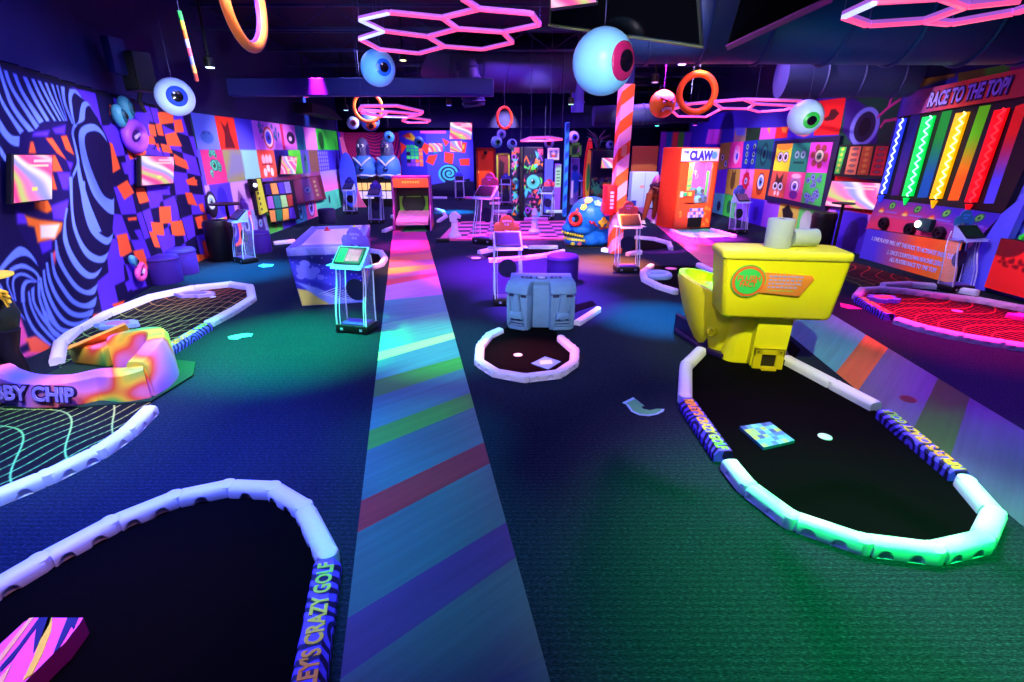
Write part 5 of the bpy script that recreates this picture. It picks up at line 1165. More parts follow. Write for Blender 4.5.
# covered dark awning above the tiled pictures
b = B(); q = K2([(725, -400), (945, -352), (945, -330), (740, -345)]); q = wallquad(K2([(730, -365), (945, -318), (865, -395), (722, -430)]), .05); b.prism(q, wn(310, 115)*.5, mat((6, 6, 22), .8)); one(b, 'dark_awning', 'black awning jutting over the tiled pictures on the left wall', 'awning', q[0], None, 10)

# ================================================================ STOOLS, TABLES, BINS
STOOL = mat((60, 28, 150), .7, var=.12, scale=10)
def stool(px, py, r, h, label, col=None):
    p = G(px, py); o = E('ottoman', label, 'stool', p, 0, 'round ottomans'); m = mat(col, .7, var=.12) if col else STOOL
    b = B(); b.lathe([(r*.96, 0), (r, .03), (r, h-.05), (r*.97, h-.015), (r*.9, h), (0, h)], m, n=28); b.obj('body', o, 50)
    b = B(); b.tube([(r*1.005*math.cos(a), r*1.005*math.sin(a), h-.05) for a in [2*PI*i/28 for i in range(28)]], .008, mat((40, 18, 100), .7), 6, closed=True); b.obj('piping', o, 60); return o
stool(166, 282, .25, .42, 'round purple ottoman before the checked wall, nearer of the pair'); stool(184, 273, .24, .42, 'round purple ottoman before the checked wall, farther of the pair')
stool(260, 252, .24, .42, 'round purple ottoman beside the kiosk by the bar table'); stool(328, 223, .24, .4, 'dark round ottoman at the far end of the left wall', (36, 20, 80)); stool(562, 281, .25, .42, 'dark purple round ottoman behind the grey stone heads', (46, 20, 120))
def bin_(px, py, r, h, label):
    p = G(px, py); o = E('trash_can', label, 'trash can', p); b = B(); b.lathe([(r*.9, 0), (r, .04), (r, h*.86), (0, h*.86)], BLACK, n=24); b.obj('body', o, 40)
    b = B(); b.lathe([(r*1.04, h*.84), (r*1.05, h*.9), (r*.95, h), (r*.55, h*1.0), (r*.5, h*.93), (0, h*.93)], mat((14, 14, 20), .4), n=24); b.obj('lid', o, 40)
bin_(223, 260, .22, .74, 'black trash can at the end of the checked wall'); bin_(817, 252, .22, .8, 'black trash can by the right wall behind the toilet')
def bar_table(px, py, h, r, label):
    p = G(px, py); o = E('bar_table', label, 'table', p); b = B(); b.lathe([(r, 0), (r, .025), (0, .028)], BLACK, (0, 0, h), n=26); b.obj('table_top', o, 40)
    b = B(); b.tube([(0, 0, .02), (0, 0, h)], .03, BLACK, 10); b.obj('pole', o, 60)
    b = B(); b.lathe([(.2, 0), (.2, .012), (.05, .035), (0, .035)], BLACK, n=22); b.obj('base', o, 40)
bar_table(236, 255, .98, .3, 'black round bar table by the left wall'); bar_table(832, 254, .98, .2, 'black round bar table beside the right trash can')

# ================================================================ STRIPED POLE
def candy(nt, N, L, p):
    tc = N.new('ShaderNodeTexCoord'); sp = N.new('ShaderNodeSeparateXYZ'); L.new(tc.outputs['Object'], sp.inputs[0])
    a = N.new('ShaderNodeMath'); a.operation = 'MULTIPLY_ADD'; a.inputs[1].default_value = -.75; L.new(sp.outputs[0], a.inputs[0]); L.new(sp.outputs[2], a.inputs[2])
    y = N.new('ShaderNodeMath'); y.operation = 'MULTIPLY_ADD'; y.inputs[1].default_value = .9; L.new(sp.outputs[1], y.inputs[0]); L.new(a.outputs[0], y.inputs[2])
    d = N.new('ShaderNodeMath'); d.operation = 'MULTIPLY'; d.inputs[1].default_value = 2.05; L.new(y.outputs[0], d.inputs[0])
    f = N.new('ShaderNodeMath'); f.operation = 'FRACT'; L.new(d.outputs[0], f.inputs[0])
    r = ramp(N, [(0, (255, 150, 215)), (.52, (255, 84, 40))], 'CONSTANT'); L.new(f.outputs[0], r.inputs['Fac']); L.new(r.outputs['Color'], p.inputs['Base Color'])
CANDY = node_mat('candy_stripe', candy, .5)
pp_ = G(615.5, 254); pole = E('striped_pole', 'square pole with pink and orange candy stripes', 'pole', (pp_.x, pp_.y+.12, 0), math.radians(8))
b = B(); b.box((0, 0, 1.54), (.24, .24, 3.08), CANDY, .01); b.obj('stripe_wrap', pole, 20)
b = B(); b.box((0, 0, 3.83), (.2, .2, 1.48), mat((26, 20, 110), .7)); b.obj('upper_column', pole, 20)
b = B(); b.box((.0, -.126, 1.95), (.1, .012, .2), mat((240, 150, 110), .5), .003); b.obj('notice', pole, 20)
p = pole.matrix_basis @ V((-.2, -.06, 1.06)); b = B(); b.box(p, (.2, .3, .54), mat((240, 20, 40), .4), .01, rz=math.radians(8)); 
rb = one(b, 'red_box_sign', 'red box sign fixed on the left of the striped pole', 'sign', p)
b = B(); [b.box((.02, -.154, -.14+.07*k), (.07, .004, .045), mat((235, 160, 235), .4), .004) for k in range(5)]; b.obj('worn_lettering', rb, 0)

# ================================================================ SUGAR SKULL
SK = mat((24, 110, 215), .4, var=.12, scale=4); sko = G(586, 249); skull = E('skull_obstacle', 'blue sugar skull obstacle with open mouth and painted flowers', 'skull', (sko.x+.03, sko.y+.3, .0), math.radians(0))
b = B()
for c, r, s in (((.08, 0, .66), .44, (1.05, .98, .9)), ((-.2, -.03, .52), .26, (1, 1, 1)), ((.2, 0, .38), .3, (1.1, 1, .9)), ((-.36, 0, .4), .16, (1.1, 1.4, .7)), ((-.1, -.24, .4), .16, (1.5, .6, .7)), ((-.1, .24, .4), .16, (1.5, .6, .7)), ((-.2, 0, .13), .17, (1.7, 1.25, .6)), ((.1, 0, .16), .2, (1.4, 1.3, .8)), ((.08, -.2, .2), .14, (1.2, .6, 1.2)), ((.3, 0, .2), .22, (1, 1.2, .9)), ((-.3, -.2, .6), .1, (1, 1, 1))):
    b.ball(c, r, SK, 20, s)
o = b.obj('skull_body', skull, 0); rm = o.modifiers.new('remesh', 'REMESH'); rm.mode = 'VOXEL'; rm.voxel_size = .028; rm.use_smooth_shade = True; smd = o.modifiers.new('smooth', 'SMOOTH'); smd.iterations = 6
def on_skull(x, z, y0=-1.):        # first body point hit from the front at (x, z)
    best = None
    for c, r, s in (((.08, 0, .66), .44, (1.05, .98, .9)), ((-.2, -.03, .52), .26, (1, 1, 1)), ((.2, 0, .38), .3, (1.1, 1, .9)), ((.3, 0, .2), .22, (1, 1.2, .9)), ((-.2, 0, .13), .17, (1.7, 1.25, .6)), ((.1, 0, .16), .2, (1.4, 1.3, .8))):
        q = 1-((x-c[0])/(r*s[0]))**2-((z-c[2])/(r*s[2]))**2
        if q > 0:
            y = c[1]-r*s[1]*math.sqrt(q)
            if best is None or y < best[0]: best = (y, V(((x-c[0])/s[0]**2, (y-c[1])/s[1]**2, (z-c[2])/s[2]**2)).normalized())
    return V((x, best[0], z)), best[1]
b = B(); p, n = on_skull(-.27, .62); n = V((-.45, -.88, .1)); x_, y_, z_ = basis(n)
b.tube([p+n*.02+(x_*math.cos(a)+y_*math.sin(a))*.115 for a in [2*PI*i/20 for i in range(20)]], .042, mat((225, 40, 40), .4), 10, closed=True); b.disc(p+n*.0, .105, n, BLACK, .02); child_ = b.obj('eye_socket', skull, 50)
b = B()
TEE = mat((226, 220, 70), .4)
for k in range(9): b.ball((-.52+.05*k, -.2-.012*k+.07*max(0, 3-k)*.6, .33-.008*k), .026, TEE, 10, (1, .8, 1.1)); b.ball((-.48+.05*k, -.19-.008*k+.05*max(0, 3-k)*.5, .2-.004*k), .026, TEE, 10, (1, .8, 1.2))
b.obj('teeth', skull, 60)
b = B(); b.box((-.3, -.02, .27), (.36, .34, .06), mat((16, 50, 30), .8)); b.obj('mouth', skull, 0)
def flower(x, z, r, c, n=5, cc=(250, 230, 120)):
    p, nn_ = on_skull(x, z); x_, y_, z_ = basis(nn_); b = B(); m = mat(c, .4)
    for k in range(n): a = 2*PI*k/n; b.disc(p+nn_*.012+(x_*math.cos(a)+y_*math.sin(a))*r*.6, r*.48, nn_, m, .012, 12)
    b.disc(p+nn_*.014, r*.34, nn_, mat(cc, .4), .016, 12); b.obj('painted_flower', skull, 30)
flower(.27, .58, .1, (250, 200, 30), 4); flower(-.12, .86, .07, (225, 216, 60)); flower(.33, .82, .15, (235, 80, 190), 6, (250, 210, 120)); flower(-.02, .98, .09, (235, 220, 110), 6); flower(.16, .93, .08, (150, 210, 235)); flower(-.2, .42, .035, (235, 225, 150)); flower(.42, .52, .09, (250, 190, 40)); flower(-.16, .1, .05, (235, 110, 160)); flower(-.3, .1, .045, (225, 225, 70)); flower(-.05, .95, .05, (220, 50, 60)); flower(-.24, .8, .04, (225, 60, 60))
def squig(pts, c):
    b = B(); L_ = []
    for x, z in pts: p, nn_ = on_skull(x, z); L_.append(p+nn_*.01)
    b.tube(smooth_pts(L_, 4), .018, mat(c, .4), 6); b.obj('painted_swirl', skull, 60)
squig([(0, .6), (.04, .55), (.08, .58), (.11, .52), (.16, .5)], (200, 30, 50)); squig([(.22, .46), (.27, .43), (.32, .46), (.38, .42)], (200, 30, 50)); squig([(-.03, .28), (-.06, .22), (-.02, .18), (-.05, .12)], (200, 40, 90))
b = B(); b.box((.02, .1, .015), (.9, .7, .03), BLACK, .01); b.obj('base', skull, 20)

# ================================================================ CLAW MACHINE
claw = E('claw_machine', 'tall orange claw machine beside the right wall', 'claw machine', (4.66, 13.9, 0), math.radians(17.5))
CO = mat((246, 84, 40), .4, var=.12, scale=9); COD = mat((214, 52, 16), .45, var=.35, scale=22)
CWD, CDP, CHT = 1.16, .78, 2.03
b = B(); b.box((0, 0, .33), (CWD, CDP, .62), CO, .01); b.obj('lower_cabinet', claw, 20)
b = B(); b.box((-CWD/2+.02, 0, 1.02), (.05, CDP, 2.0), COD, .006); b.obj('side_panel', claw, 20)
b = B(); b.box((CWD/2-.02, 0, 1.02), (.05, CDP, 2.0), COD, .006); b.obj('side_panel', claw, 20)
b = B(); b.box((0, .02, 1.85), (CWD, CDP-.04, .36), CO, .01); b.obj('upper_cabinet', claw, 20)
b = B(); b.box((-.42, -CDP/2+.03, 1.15), (.26, .06, 1.04), CO, .004); b.obj('front_post', claw, 20); b = B(); b.box((.5, -CDP/2+.03, 1.15), (.14, .06, 1.04), CO, .004); b.obj('front_post', claw, 20)
b = B(); b.box((-.25, -CDP/2+.01, .83), (.42, .06, .3), CO, .01); b.box((-.34, -CDP/2-.03, .9), (.1, .06, .1), mat((60, 190, 130), .4), .01); b.box((-.2, -CDP/2-.03, .9), (.1, .06, .1), mat((240, 220, 90), .4), .01); b.box((-.44, -CDP/2-.025, .9), (.07, .04, .14), mat((235, 220, 210), .4)); b.obj('control_panel', claw, 20)
b = B(); b.box((.07, -CDP/2+.0, .17), (.42, .03, .26), BLACK); b.obj('prize_door', claw, 0)
def bdrop(P):
    for k in range(14):
        a0, a1 = k*.45, k*.45+.22; P.poly([(.25, .4), (.25+2*math.cos(a0), .4+2*math.sin(a0)), (.25+2*math.cos(a1), .4+2*math.sin(a1))], (60, 200, 60))
    P.ell(.25, .8, .12, .16, (240, 240, 230)); P.rect(.62, 0, 1, 1, (200, 40, 220))
pq = pquad('backdrop', [(-.5, .0, .62), (.52, .0, .62), (.52, .0, 1.68), (-.5, .0, 1.68)], 1, 1, .02, (244, 200, 40), bdrop, claw)
b = B(); b.box((.525, -.18, 1.15), (.01, .36, 1.05), mat((200, 40, 220), .5)); b.box((.518, -.12, 1.1), (.006, .1, .7), mat((60, 200, 60), .5)); b.obj('inner_wall', claw, 0)
b = B(); b.box((.06, -CDP/2+.02, 1.17), (.74, .008, 1.0), mat((225, 235, 255), .02, alpha=.08, var=0)); b.obj('glass', claw, 0)
def mq(P): P.poly([(-1, -1), (2, -1), (2, 2), (-1, 2)], grad((200, 190, 255), (230, 240, 210), 0, .3)); P.ell(.98, .14, .09, .09, (90, 150, 230)); P.ell(.1, .2, .06, .05, (200, 200, 250))
pquad('marquee', [(-CWD/2+.02, -CDP/2-.006, 1.7), (CWD/2-.02, -CDP/2-.006, 1.7), (CWD/2-.02, -CDP/2-.006, 2.0), (-CWD/2+.02, -CDP/2-.006, 2.0)], 1.12, .3, .02, (220, 220, 250), mq, claw, .4, .25)
text('CLAW', .3, mat((60, 40, 220), .4), claw, frame3((.02, -CDP/2-.016, 1.84), (1, 0, 0), (0, 0, 1)), .004, 'lettering', .016, 0, .68)
text('THE', .09, mat((60, 40, 220), .4), claw, frame3((-.43, -CDP/2-.016, 1.92), (1, 0, 0), (0, 0, 1)), .004, 'lettering', .004, 0, .16)
b = B(); rr_ = random.Random(4)
for row, zz, n_ in ((0, .5, 5), (1, .41, 6), (2, .33, 6)):
    for k in range(n_): b.box((.08+(k-n_/2+.5)*.085, -CDP/2-.008, zz), (.072, .012, .075), mat((200, 190, 250) if (k+row) % 3 else (90, 100, 230), .5), .006)
b.obj('worn_lettering', claw, 20)
b = B()
for k in range(9):
    x_, z_ = rr_.choice([-1, 1])*rr_.uniform(.34, .53), rr_.uniform(.08, .58); b.prism([(x_+.06*math.cos(a)*(1 if i % 2 else .45), -CDP/2-.004, z_+.06*math.sin(a)*(1 if i % 2 else .45)) for i, a in enumerate([j*PI/5 for j in range(10)])], (0, -.004, 0), mat((250, 150, 60), .5))
b.obj('star_print', claw, 0)
b = B(); b.tube([(.1, -.15, 1.68), (.1, -.15, 1.45)], .012, BLACK, 8); b.ball((.1, -.15, 1.43), .04, mat((150, 150, 170), .3, metal=.8), 12)
for a in (0, 2.1, 4.2): b.tube([(.1, -.15, 1.42), (.1+.09*math.cos(a), -.15+.09*math.sin(a), 1.36), (.1+.05*math.cos(a), -.15+.05*math.sin(a), 1.26)], .01, mat((150, 150, 170), .3, metal=.8), 6)
b.obj('claw', claw, 40)
for i, (x, y, z, c, what) in enumerate(((-.02, -.2, .75, (50, 110, 220), 'blue'), (.2, -.24, .74, (120, 190, 240), 'pale blue'), (.4, -.18, .75, (40, 70, 190), 'navy blue'), (.3, -.15, .95, (80, 170, 230), 'sky blue'), (.08, -.16, .94, (30, 120, 150), 'teal'))):
    q = claw.matrix_basis @ V((x, y, z)); o = E('plush_toy', '%s round plush toy with dark eye inside the claw machine' % what, 'plush toy', q, math.radians(17), 'plush toys in the claw machine'); b = B(); b.ball((0, 0, 0), .11, mat(c, .8), 16); b.obj('body', o, 60)
    b = B(); b.disc((0, -.1, .01), .055, (0, -1, 0), mat((16, 40, 50), .4), .01, 14); b.obj('eye', o, 40)
# claw green
def green_speck(P):
    r = random.Random(2)
    for k in range(160): P.ell(r.uniform(0, 1), r.uniform(0, 1), .012, .02, (40, 120, 110) if k % 2 else (120, 240, 170))
gq = [G(694, 238.5), G(732, 237), G(709, 229), G(671, 230)]
o = pquad('putting_mat', [p+V((0, 0, .008)) for p in gq], 1, 1, .015, (70, 220, 140), green_speck); tag(o, 'bright green speckled mat before the claw machine', 'putting green')
run([(671, 229.5), (680, 234), (694, 238)], 1, 'claw machine mat, left side', 'curb blocks of the claw machine mat', notch=False, first='the machine', w=.1, h=.08); run([(711, 229), (735, 236)], 1, 'claw machine mat, right side', 'curb blocks of the claw machine mat', notch=False, w=.1, h=.08)

# ================================================================ PERSON
SKN = mat((150, 84, 60), .6)
pg = G(650, 223); per = E('person', 'person in a pink shirt and brown trousers leaning in beside the claw machine', 'person', (pg.x, pg.y, 0))
def skin(name, verts, edges, radii, m, root=0, sub=2):
    me = bpy.data.meshes.new(name); me.from_pydata(verts, edges, []); me.materials.append(m); o = bpy.data.objects.new(name, me); COL.objects.link(o); o.parent = per
    md = o.modifiers.new('skin', 'SKIN'); md.use_smooth_shade = True
    for i, r in enumerate(radii): me.skin_vertices[0].data[i].radius = (r, r) if not isinstance(r, tuple) else r; me.skin_vertices[0].data[i].use_root = (i == root)
    s = o.modifiers.new('sub', 'SUBSURF'); s.levels = sub; s.render_levels = sub; return o
# pelvis 0, spine 1, chest 2, neck 3, head 4,5 ; left arm 6,7,8 ; right arm 9,10,11 ; legs 12-14, 15-17
vs0 = [(0, 0, .84), (.05, -.01, 1.0), (.13, -.02, 1.2), (.2, -.03, 1.3), (.25, -.04, 1.38), (.27, -.04, 1.46), (.02, -.16, 1.22), (-.1, -.2, 1.02), (.08, -.3, .95), (.26, .12, 1.2), (.4, .06, 1.05), (.5, -.02, 1.12), (-.1, -.07, .78), (-.16, -.06, .42), (-.22, -.03, .08), (.1, .07, .78), (.12, .04, .43), (.1, .08, .08)]
ed0 = [(0, 1), (1, 2), (2, 3), (3, 4), (4, 5), (2, 6), (6, 7), (7, 8), (2, 9), (9, 10), (10, 11), (0, 12), (12, 13), (13, 14), (0, 15), (15, 16), (16, 17)]
skin('body', vs0, ed0, [.13, .125, .14, .055, .085, .08, .055, .042, .03, .055, .042, .03, .085, .06, .04, .085, .06, .04], SKN)
skin('shirt', vs0[:4]+[(.02, -.16, 1.22), (-.06, -.19, 1.1), (.26, .12, 1.2), (.35, .09, 1.1)], [(0, 1), (1, 2), (2, 3), (2, 4), (4, 5), (2, 6), (6, 7)], [.15, .145, .162, .075, .08, .075, .08, .075], mat((235, 130, 190), .8))
skin('trousers', [(0, 0, .86), (-.1, -.07, .76), (-.16, -.06, .42), (-.21, -.03, .12), (.1, .07, .76), (.12, .04, .43), (.1, .08, .12)], [(0, 1), (1, 2), (2, 3), (0, 4), (4, 5), (5, 6)], [.15, .105, .078, .066, .105, .078, .066], mat((140, 56, 30), .8))
for (x, y) in ((-.22, -.08), (.1, .03)):
    b = B(); b.ball((x, y, .05), .07, mat((235, 215, 205), .6), 14, (.75, 1.7, .65)); b.box((x, y, .012), (.1, .25, .024), mat((225, 225, 230), .6), .008); b.obj('shoe', per, 50)
b = B(); b.ball((.265, -.03, 1.475), .095, mat((40, 16, 20), .8), 16, (1, 1.05, .8)); b.obj('hair', per, 60)
b = B(); b.tube([(.28, .05, 1.26), (.1, -.17, 1.12), (-.06, -.2, 1.0), (0, -.14, .94)], [.025, .03, .05, .04], mat((50, 14, 50), .7), 8); b.ball((-.02, -.2, 1.04), .1, mat((60, 16, 56), .7), 14, (1.5, .6, .8)); b.obj('shoulder_bag', per, 60)
b = B()
for hx, hy, hz, s in ((.1, -.32, .94, 1), (.52, -.03, 1.13, 1)):
    b.ball((hx, hy, hz), .036, SKN, 10, (1.2, .8, .6))
    for k, L_ in enumerate((.055, .065, .06, .048)): b.tube([(hx+.02, hy-.025+.017*k, hz), (hx+.02+L_*.6, hy-.025+.017*k, hz+.004), (hx+.02+L_, hy-.025+.017*k, hz-.02)], [.009, .0085, .007], SKN, 6)
    b.tube([(hx, hy-.03, hz), (hx+.025, hy-.055, hz+.005), (hx+.05, hy-.06, hz)], [.011, .01, .008], SKN, 6)
b.obj('hands', per, 60)
b = B(); b.ball((.30, -.075, 1.41), .012, mat((240, 240, 240), .3), 8); b.ball((.345, -.035, 1.395), .018, SKN, 8, (1.3, 1, 1)); b.ball((.30, .0, 1.41), .012, mat((240, 240, 240), .3), 8); b.box((.33, -.04, 1.355), (.02, .04, .008), mat((150, 50, 60), .5)); b.ball((.255, -.12, 1.4), .022, SKN, 8, (.8, .4, 1.3)); b.obj('face', per, 60)
# ================================================================ BACK OF THE HALL
def wall_at(px0, px1, Y, z0, z1, W_, H_, res, bg, paint, name='wall_back', thick=.1):
    a = VY(px0, 180, Y); c = VY(px1, 180, Y)
    o = pquad(name, [(a.x, Y, z0), (c.x, Y, z0), (c.x, Y, z1), (a.x, Y, z1)], W_, H_, res, bg, paint, None, .6)
    b = B(); b.box(((a.x+c.x)/2, Y+thick/2+.01, (z0+z1)/2), (c.x-a.x, thick, z1-z0), NAVY); struct(b.obj(name, smooth=0)); return struct(o)
PX = lambda P, x0, x1, y0, y1, W_, H_: None
# striped and cup-printed walls; local coordinates are the photo pixels of that stretch (x right, y up)
def cup_wall(P):
    f = lambda x, y: (x-402, 215-y)
    pl = lambda q, c, bl=0: P.poly([f(*p) for p in q], c, bl)
    pl([(402, 140), (428, 140), (428, 215), (402, 215)], (40, 40, 190))
    for q in ([(403,152),(409,157),(403,166)], [(423,151),(435,158),(428,166),(424,160)], [(430,167),(439,166),(434,178),(427,174)], [(446,163),(455,165),(453,177),(445,174)], [(460,171),(471,170),(472,178),(461,178)], [(444,148),(451,152),(447,157)], [(460,152),(468,153),(466,164),(462,164)]): pl(q, (255, 60, 40))
    pl([(462,155),(466,155),(465,160),(462,160)], (250, 190, 60)); pl([(423, 140), (448, 140), (448, 143), (423, 143)], (240, 90, 200))
    pl([(408, 148), (414, 142), (420, 150), (418, 152)], (220, 190, 40), 1); pl([(405, 146), (412, 142), (414, 148)], (200, 60, 40), 1)
    for i, row in enumerate(['ggG.', 'gggo', '.ggO', 'GGGo', '.poO', 'pplo']):
        for j, ch in enumerate(row):
            c = {'g': (30, 190, 100), 'G': (80, 240, 110), 'o': (255, 110, 60), 'O': (255, 150, 70), 'p': (130, 60, 200), 'l': (190, 110, 220), '.': (20, 20, 60)}[ch]; pl([(408.4+j*4.1, 155.4+i*4.0), (412+j*4.1, 155.4+i*4.0), (412+j*4.1, 158.9+i*4.0), (408.4+j*4.1, 158.9+i*4.0)], c)
    u, v = f(449.5, 187)
    P.ell(u, v, 11, 11, (16, 14, 70)); pts = [(u+math.cos(a)*a*.62, v+math.sin(a)*a*.62) for a in [k*.25 for k in range(68)]]; P.line(pts, 2.0, (60, 190, 220))
    for (x, y) in ((437, 161), (443, 158)): P.ell(*f(x, y), 3.4, 4, (40, 130, 190))
    pl([(402, 205), (474, 192), (474, 215), (402, 215)], (14, 12, 60)); pl([(470, 140), (474, 140), (474, 196), (470, 196)], (60, 60, 220))
wall_at(402, 474, 23.0, 0, 2.75, 72, 75, .6, (60, 66, 235), cup_wall)
def pink_wall(P):
    U, Wv = P.U, P.W
    s = np.sin((U*.55+ (Wv*.35+.01*Wv*Wv*np.sin(U*.06)))*1.25); P.a[:] = np.where((s > 0)[..., None], np.array((235, 50, 120.))/255, np.array((120, 10, 110.))/255)
wall_at(348, 402, 20.6, 0, 2.6, 54, 75, .5, (200, 40, 120), pink_wall)
b = B(); q0, q1 = V((-6.3, 19.55, 0)), VY(349, 180, 20.55); q1.z = 0
def pink2(P):
    U, Wv = P.U, P.W; s = np.sin(U*30+Wv*3); P.a[:] = np.where((s > 0)[..., None], np.array((240, 60, 140.))/255, np.array((130, 20, 130.))/255); P.rect(0, 0, .5, 2.6, (60, 50, 210)) ; P.rect(0, 0, 1.2, .9, (60, 50, 210))
o = pquad('wall_left', [q0, q1, q1+V((0, 0, 2.6)), q0+V((0, 0, 2.6))], 1.2, 2.6, .02, (60, 50, 210), pink2); struct(o)
# tall blue oval board leaning at the pink wall
p = VY(351, 213, 18.8); p.z = 0; b = B(); b.prism([V((p.x+.3*math.cos(a), p.y+.1, .95+.95*math.sin(a))) for a in [2*PI*i/28 for i in range(28)]], (0, .07, 0), mat((70, 90, 245), .4), .02)
one(b, 'oval_board', 'tall blue oval board at the corner of the pink striped wall', 'board', p)
b = B(); b.prism([V((-.0, 0, 0)), V((.5, 0, 0)), V((.32, 0, .35)), V((-.1, 0, 2.4)), V((-.2, 0, 2.4))], (0, .06, 0), mat((255, 110, 170), .5)); 
o = one(b, 'pink_fin', 'slanted pink striped fin at the foot of the pink wall', 'decor', V((0, 0, 0))); o.location = VY(352, 210, 19.0)*V((1, 1, 0)) if False else V((VY(353, 210, 19).x, 19.0, 0))
# two robed bird figures on arcade cabinets
HOOD = mat((86, 80, 130), .4); ROBE = mat((70, 130, 235), .5, var=.15); TRIM = mat((215, 220, 250), .5)
def robed(px, label):
    c = VY(px, 200, 19.2); o = E('robed_arcade_cabinet', label, 'arcade cabinet', (c.x, 19.4, 0), 0, 'robed figure cabinets'); o.scale = (.86, .86, 1)
    b = B(); b.box((0, .1, .55), (.86, .6, 1.1), BLACK, .02); b.obj('cabinet', o, 20)
    b = B()
    for i in range(3):
        for j in range(2): b.box((-.24+.24*i, -.22, .42+.3*j), (.21, .03, .26), mat((250, 215, 120) if j else (225, 215, 240), .35, emit=.35), .01)
    b.obj('lit_panel', o, 20)
    b = B(); b.lathe([(0, .98), (.32, 1.0), (.48, 1.12), (.52, 1.35), (.47, 1.6), (.32, 1.78), (.2, 1.84), (0, 1.86)], ROBE, (0, .1, 0), n=28); b.obj('robe', o, 60)
    b = B(); b.tube([(.47*math.cos(a), .1+.47*math.sin(a), 1.08+.05*abs(math.cos(a*2))) for a in [2*PI*i/30 for i in range(30)]], .035, TRIM, 8, closed=True); b.obj('hem', o, 60)
    b = B(); b.tube([(-.36, -.26, 1.72), (-.17, -.39, 1.6), (0, -.41, 1.45), (.17, -.39, 1.6), (.36, -.26, 1.72)], .04, TRIM, 8); b.obj('collar', o, 60)
    b = B(); b.lathe([(0, 1.5), (.25, 1.6), (.28, 1.85), (.27, 2.1), (.2, 2.3), (.08, 2.38), (0, 2.39)], HOOD, (0, .05, 0), n=24); b.obj('head', o, 60)
    b = B(); b.ball((-.13, -.17, 2.12), .06, mat((235, 235, 250), .3), 12); b.ball((.06, -.2, 2.12), .06, mat((235, 235, 250), .3), 12); b.ball((-.14, -.22, 2.12), .03, BLACK, 8); b.ball((.06, -.255, 2.12), .03, BLACK, 8); b.obj('eyes', o, 60)
    b = B(); b.prism([(-.06, -.2, 2.06), (.02, -.22, 2.06), (-.02, -.2, 1.9)], (0, -.1, -.02), mat((120, 110, 150), .4), .01); b.obj('beak', o, 40)
    b = B(); b.disc((-.02, -.395, 1.33), .1, (0, -1, .1), mat((20, 26, 70), .4), .02, 20); b.obj('chest_badge', o, 40)
robed(366, 'grey hooded bird figure in blue robe on a cabinet, beside the pink wall edge'); robed(389.5, 'grey hooded bird figure in blue robe on a cabinet, beside the colour block wall')
# alley game
al0 = G(399, 231); al1 = G(426, 231); alx = (al0.x+al1.x)/2
alley = E('alley_game', 'purple alley game cabinet with an orange sign over a green mat', 'arcade game', (alx, al0.y, 0), math.radians(6))
PU = mat((120, 30, 130), .4); wA = .9
b = B(); b.box((0, .5, .28), (wA*.92, 1.0, .1), mat((236, 130, 190), .4, var=.3, scale=12), .004, R=MX.Rotation(.18, 3, 'X')); b.obj('ramp', alley, 20)
for s in (-1, 1): b = B(); b.prism([(s*wA/2, -.02, 0), (s*wA/2, 1.1, 0), (s*wA/2, 1.1, 1.3), (s*wA/2, .45, 1.3), (s*wA/2, .4, .7), (s*wA/2, .15, .25)], (s*.05, 0, 0), PU, .01); b.obj('side_panel', alley, 20)
b = B(); b.box((0, .78, 1.3), (wA+.1, .68, .06), PU, .01); b.box((0, 1.08, .7), (wA, .05, 1.25), mat((20, 8, 40), .6)); b.obj('cabinet_shell', alley, 20)
b = B(); b.box((0, .42, 1.17), (wA, .05, .22), mat((240, 80, 40), .35, emit=.3), .01); b.obj('sign', alley, 20)
b = B()
for k in range(7): b.box((-.2+.066*k, .39, 1.19), (.045, .01, .05), mat((250, 190, 60), .4))
b.obj('sign_mark', alley, 0)
b = B(); b.lathe([(.3, 0), (.32, .02), (.28, .02), (.26, 0)], BLACK, (0, 1.0, .62), (0, -1, .2), 22); b.lathe([(.09, .0), (.1, .02), (0, .02)], BLACK, (0, .98, .6), (0, -1, .2), 18); b.box((0, 1.04, .58), (wA*.85, .02, .42), mat((110, 190, 40), .5)); b.obj('target', alley, 20)
P_ = pquad('side_print', [(wA/2+.056, .05, .02), (wA/2+.056, 1.05, .02), (wA/2+.056, 1.05, 1.25), (wA/2+.056, .5, 1.25)], 1, 1.2, .02, (130, 50, 170), lambda P: ([P.poly([(.1+.2*k, 0), (.2+.2*k, .32+.1*(k % 2)), (.3+.2*k, 0)], (255, 150, 40)) for k in range(4)], [P.ell(.5, .5+.2*k, .16, .07, (190, 200, 70)) for k in range(3)]), alley)
gq = [G(400, 232.5), G(427, 232), G(424, 224), G(408, 224)]
o = pquad('putting_mat', [p+V((0, 0, .008)) for p in gq], 1, 1, .03, (30, 130, 60), lambda P: [P.ell(rnd.uniform(0, 1), rnd.uniform(0, 1), .05, .05, (20, 70, 60)) for k in range(30)]); tag(o, 'small green mat before the purple alley game', 'putting green')
run([(383, 231), (396, 226), (400, 220), (392, 216)], 1, 'alley game mat, left side', 'curb blocks of the alley game', notch=False, first='the rainbow path'); run([(438, 221), (446, 216), (443, 211), (436, 209)], 1, 'alley game mat, right side', 'curb blocks of the alley game', notch=False, first='the cabinet')
run([(368, 250), (381, 252), (385, 258), (381, 264), (372, 267)], -1, 'little ring behind the air hockey table', 'curb blocks behind the air hockey table', notch=False, first='its far end', w=.11)
putting_mat([(366, 251), (380, 254), (383, 258), (380, 262), (370, 265)], 'small dark mat in the ring behind the air hockey table')
run([(272, 243), (293, 241)], 1, 'lying alone before the colour tile game', None, notch=False)
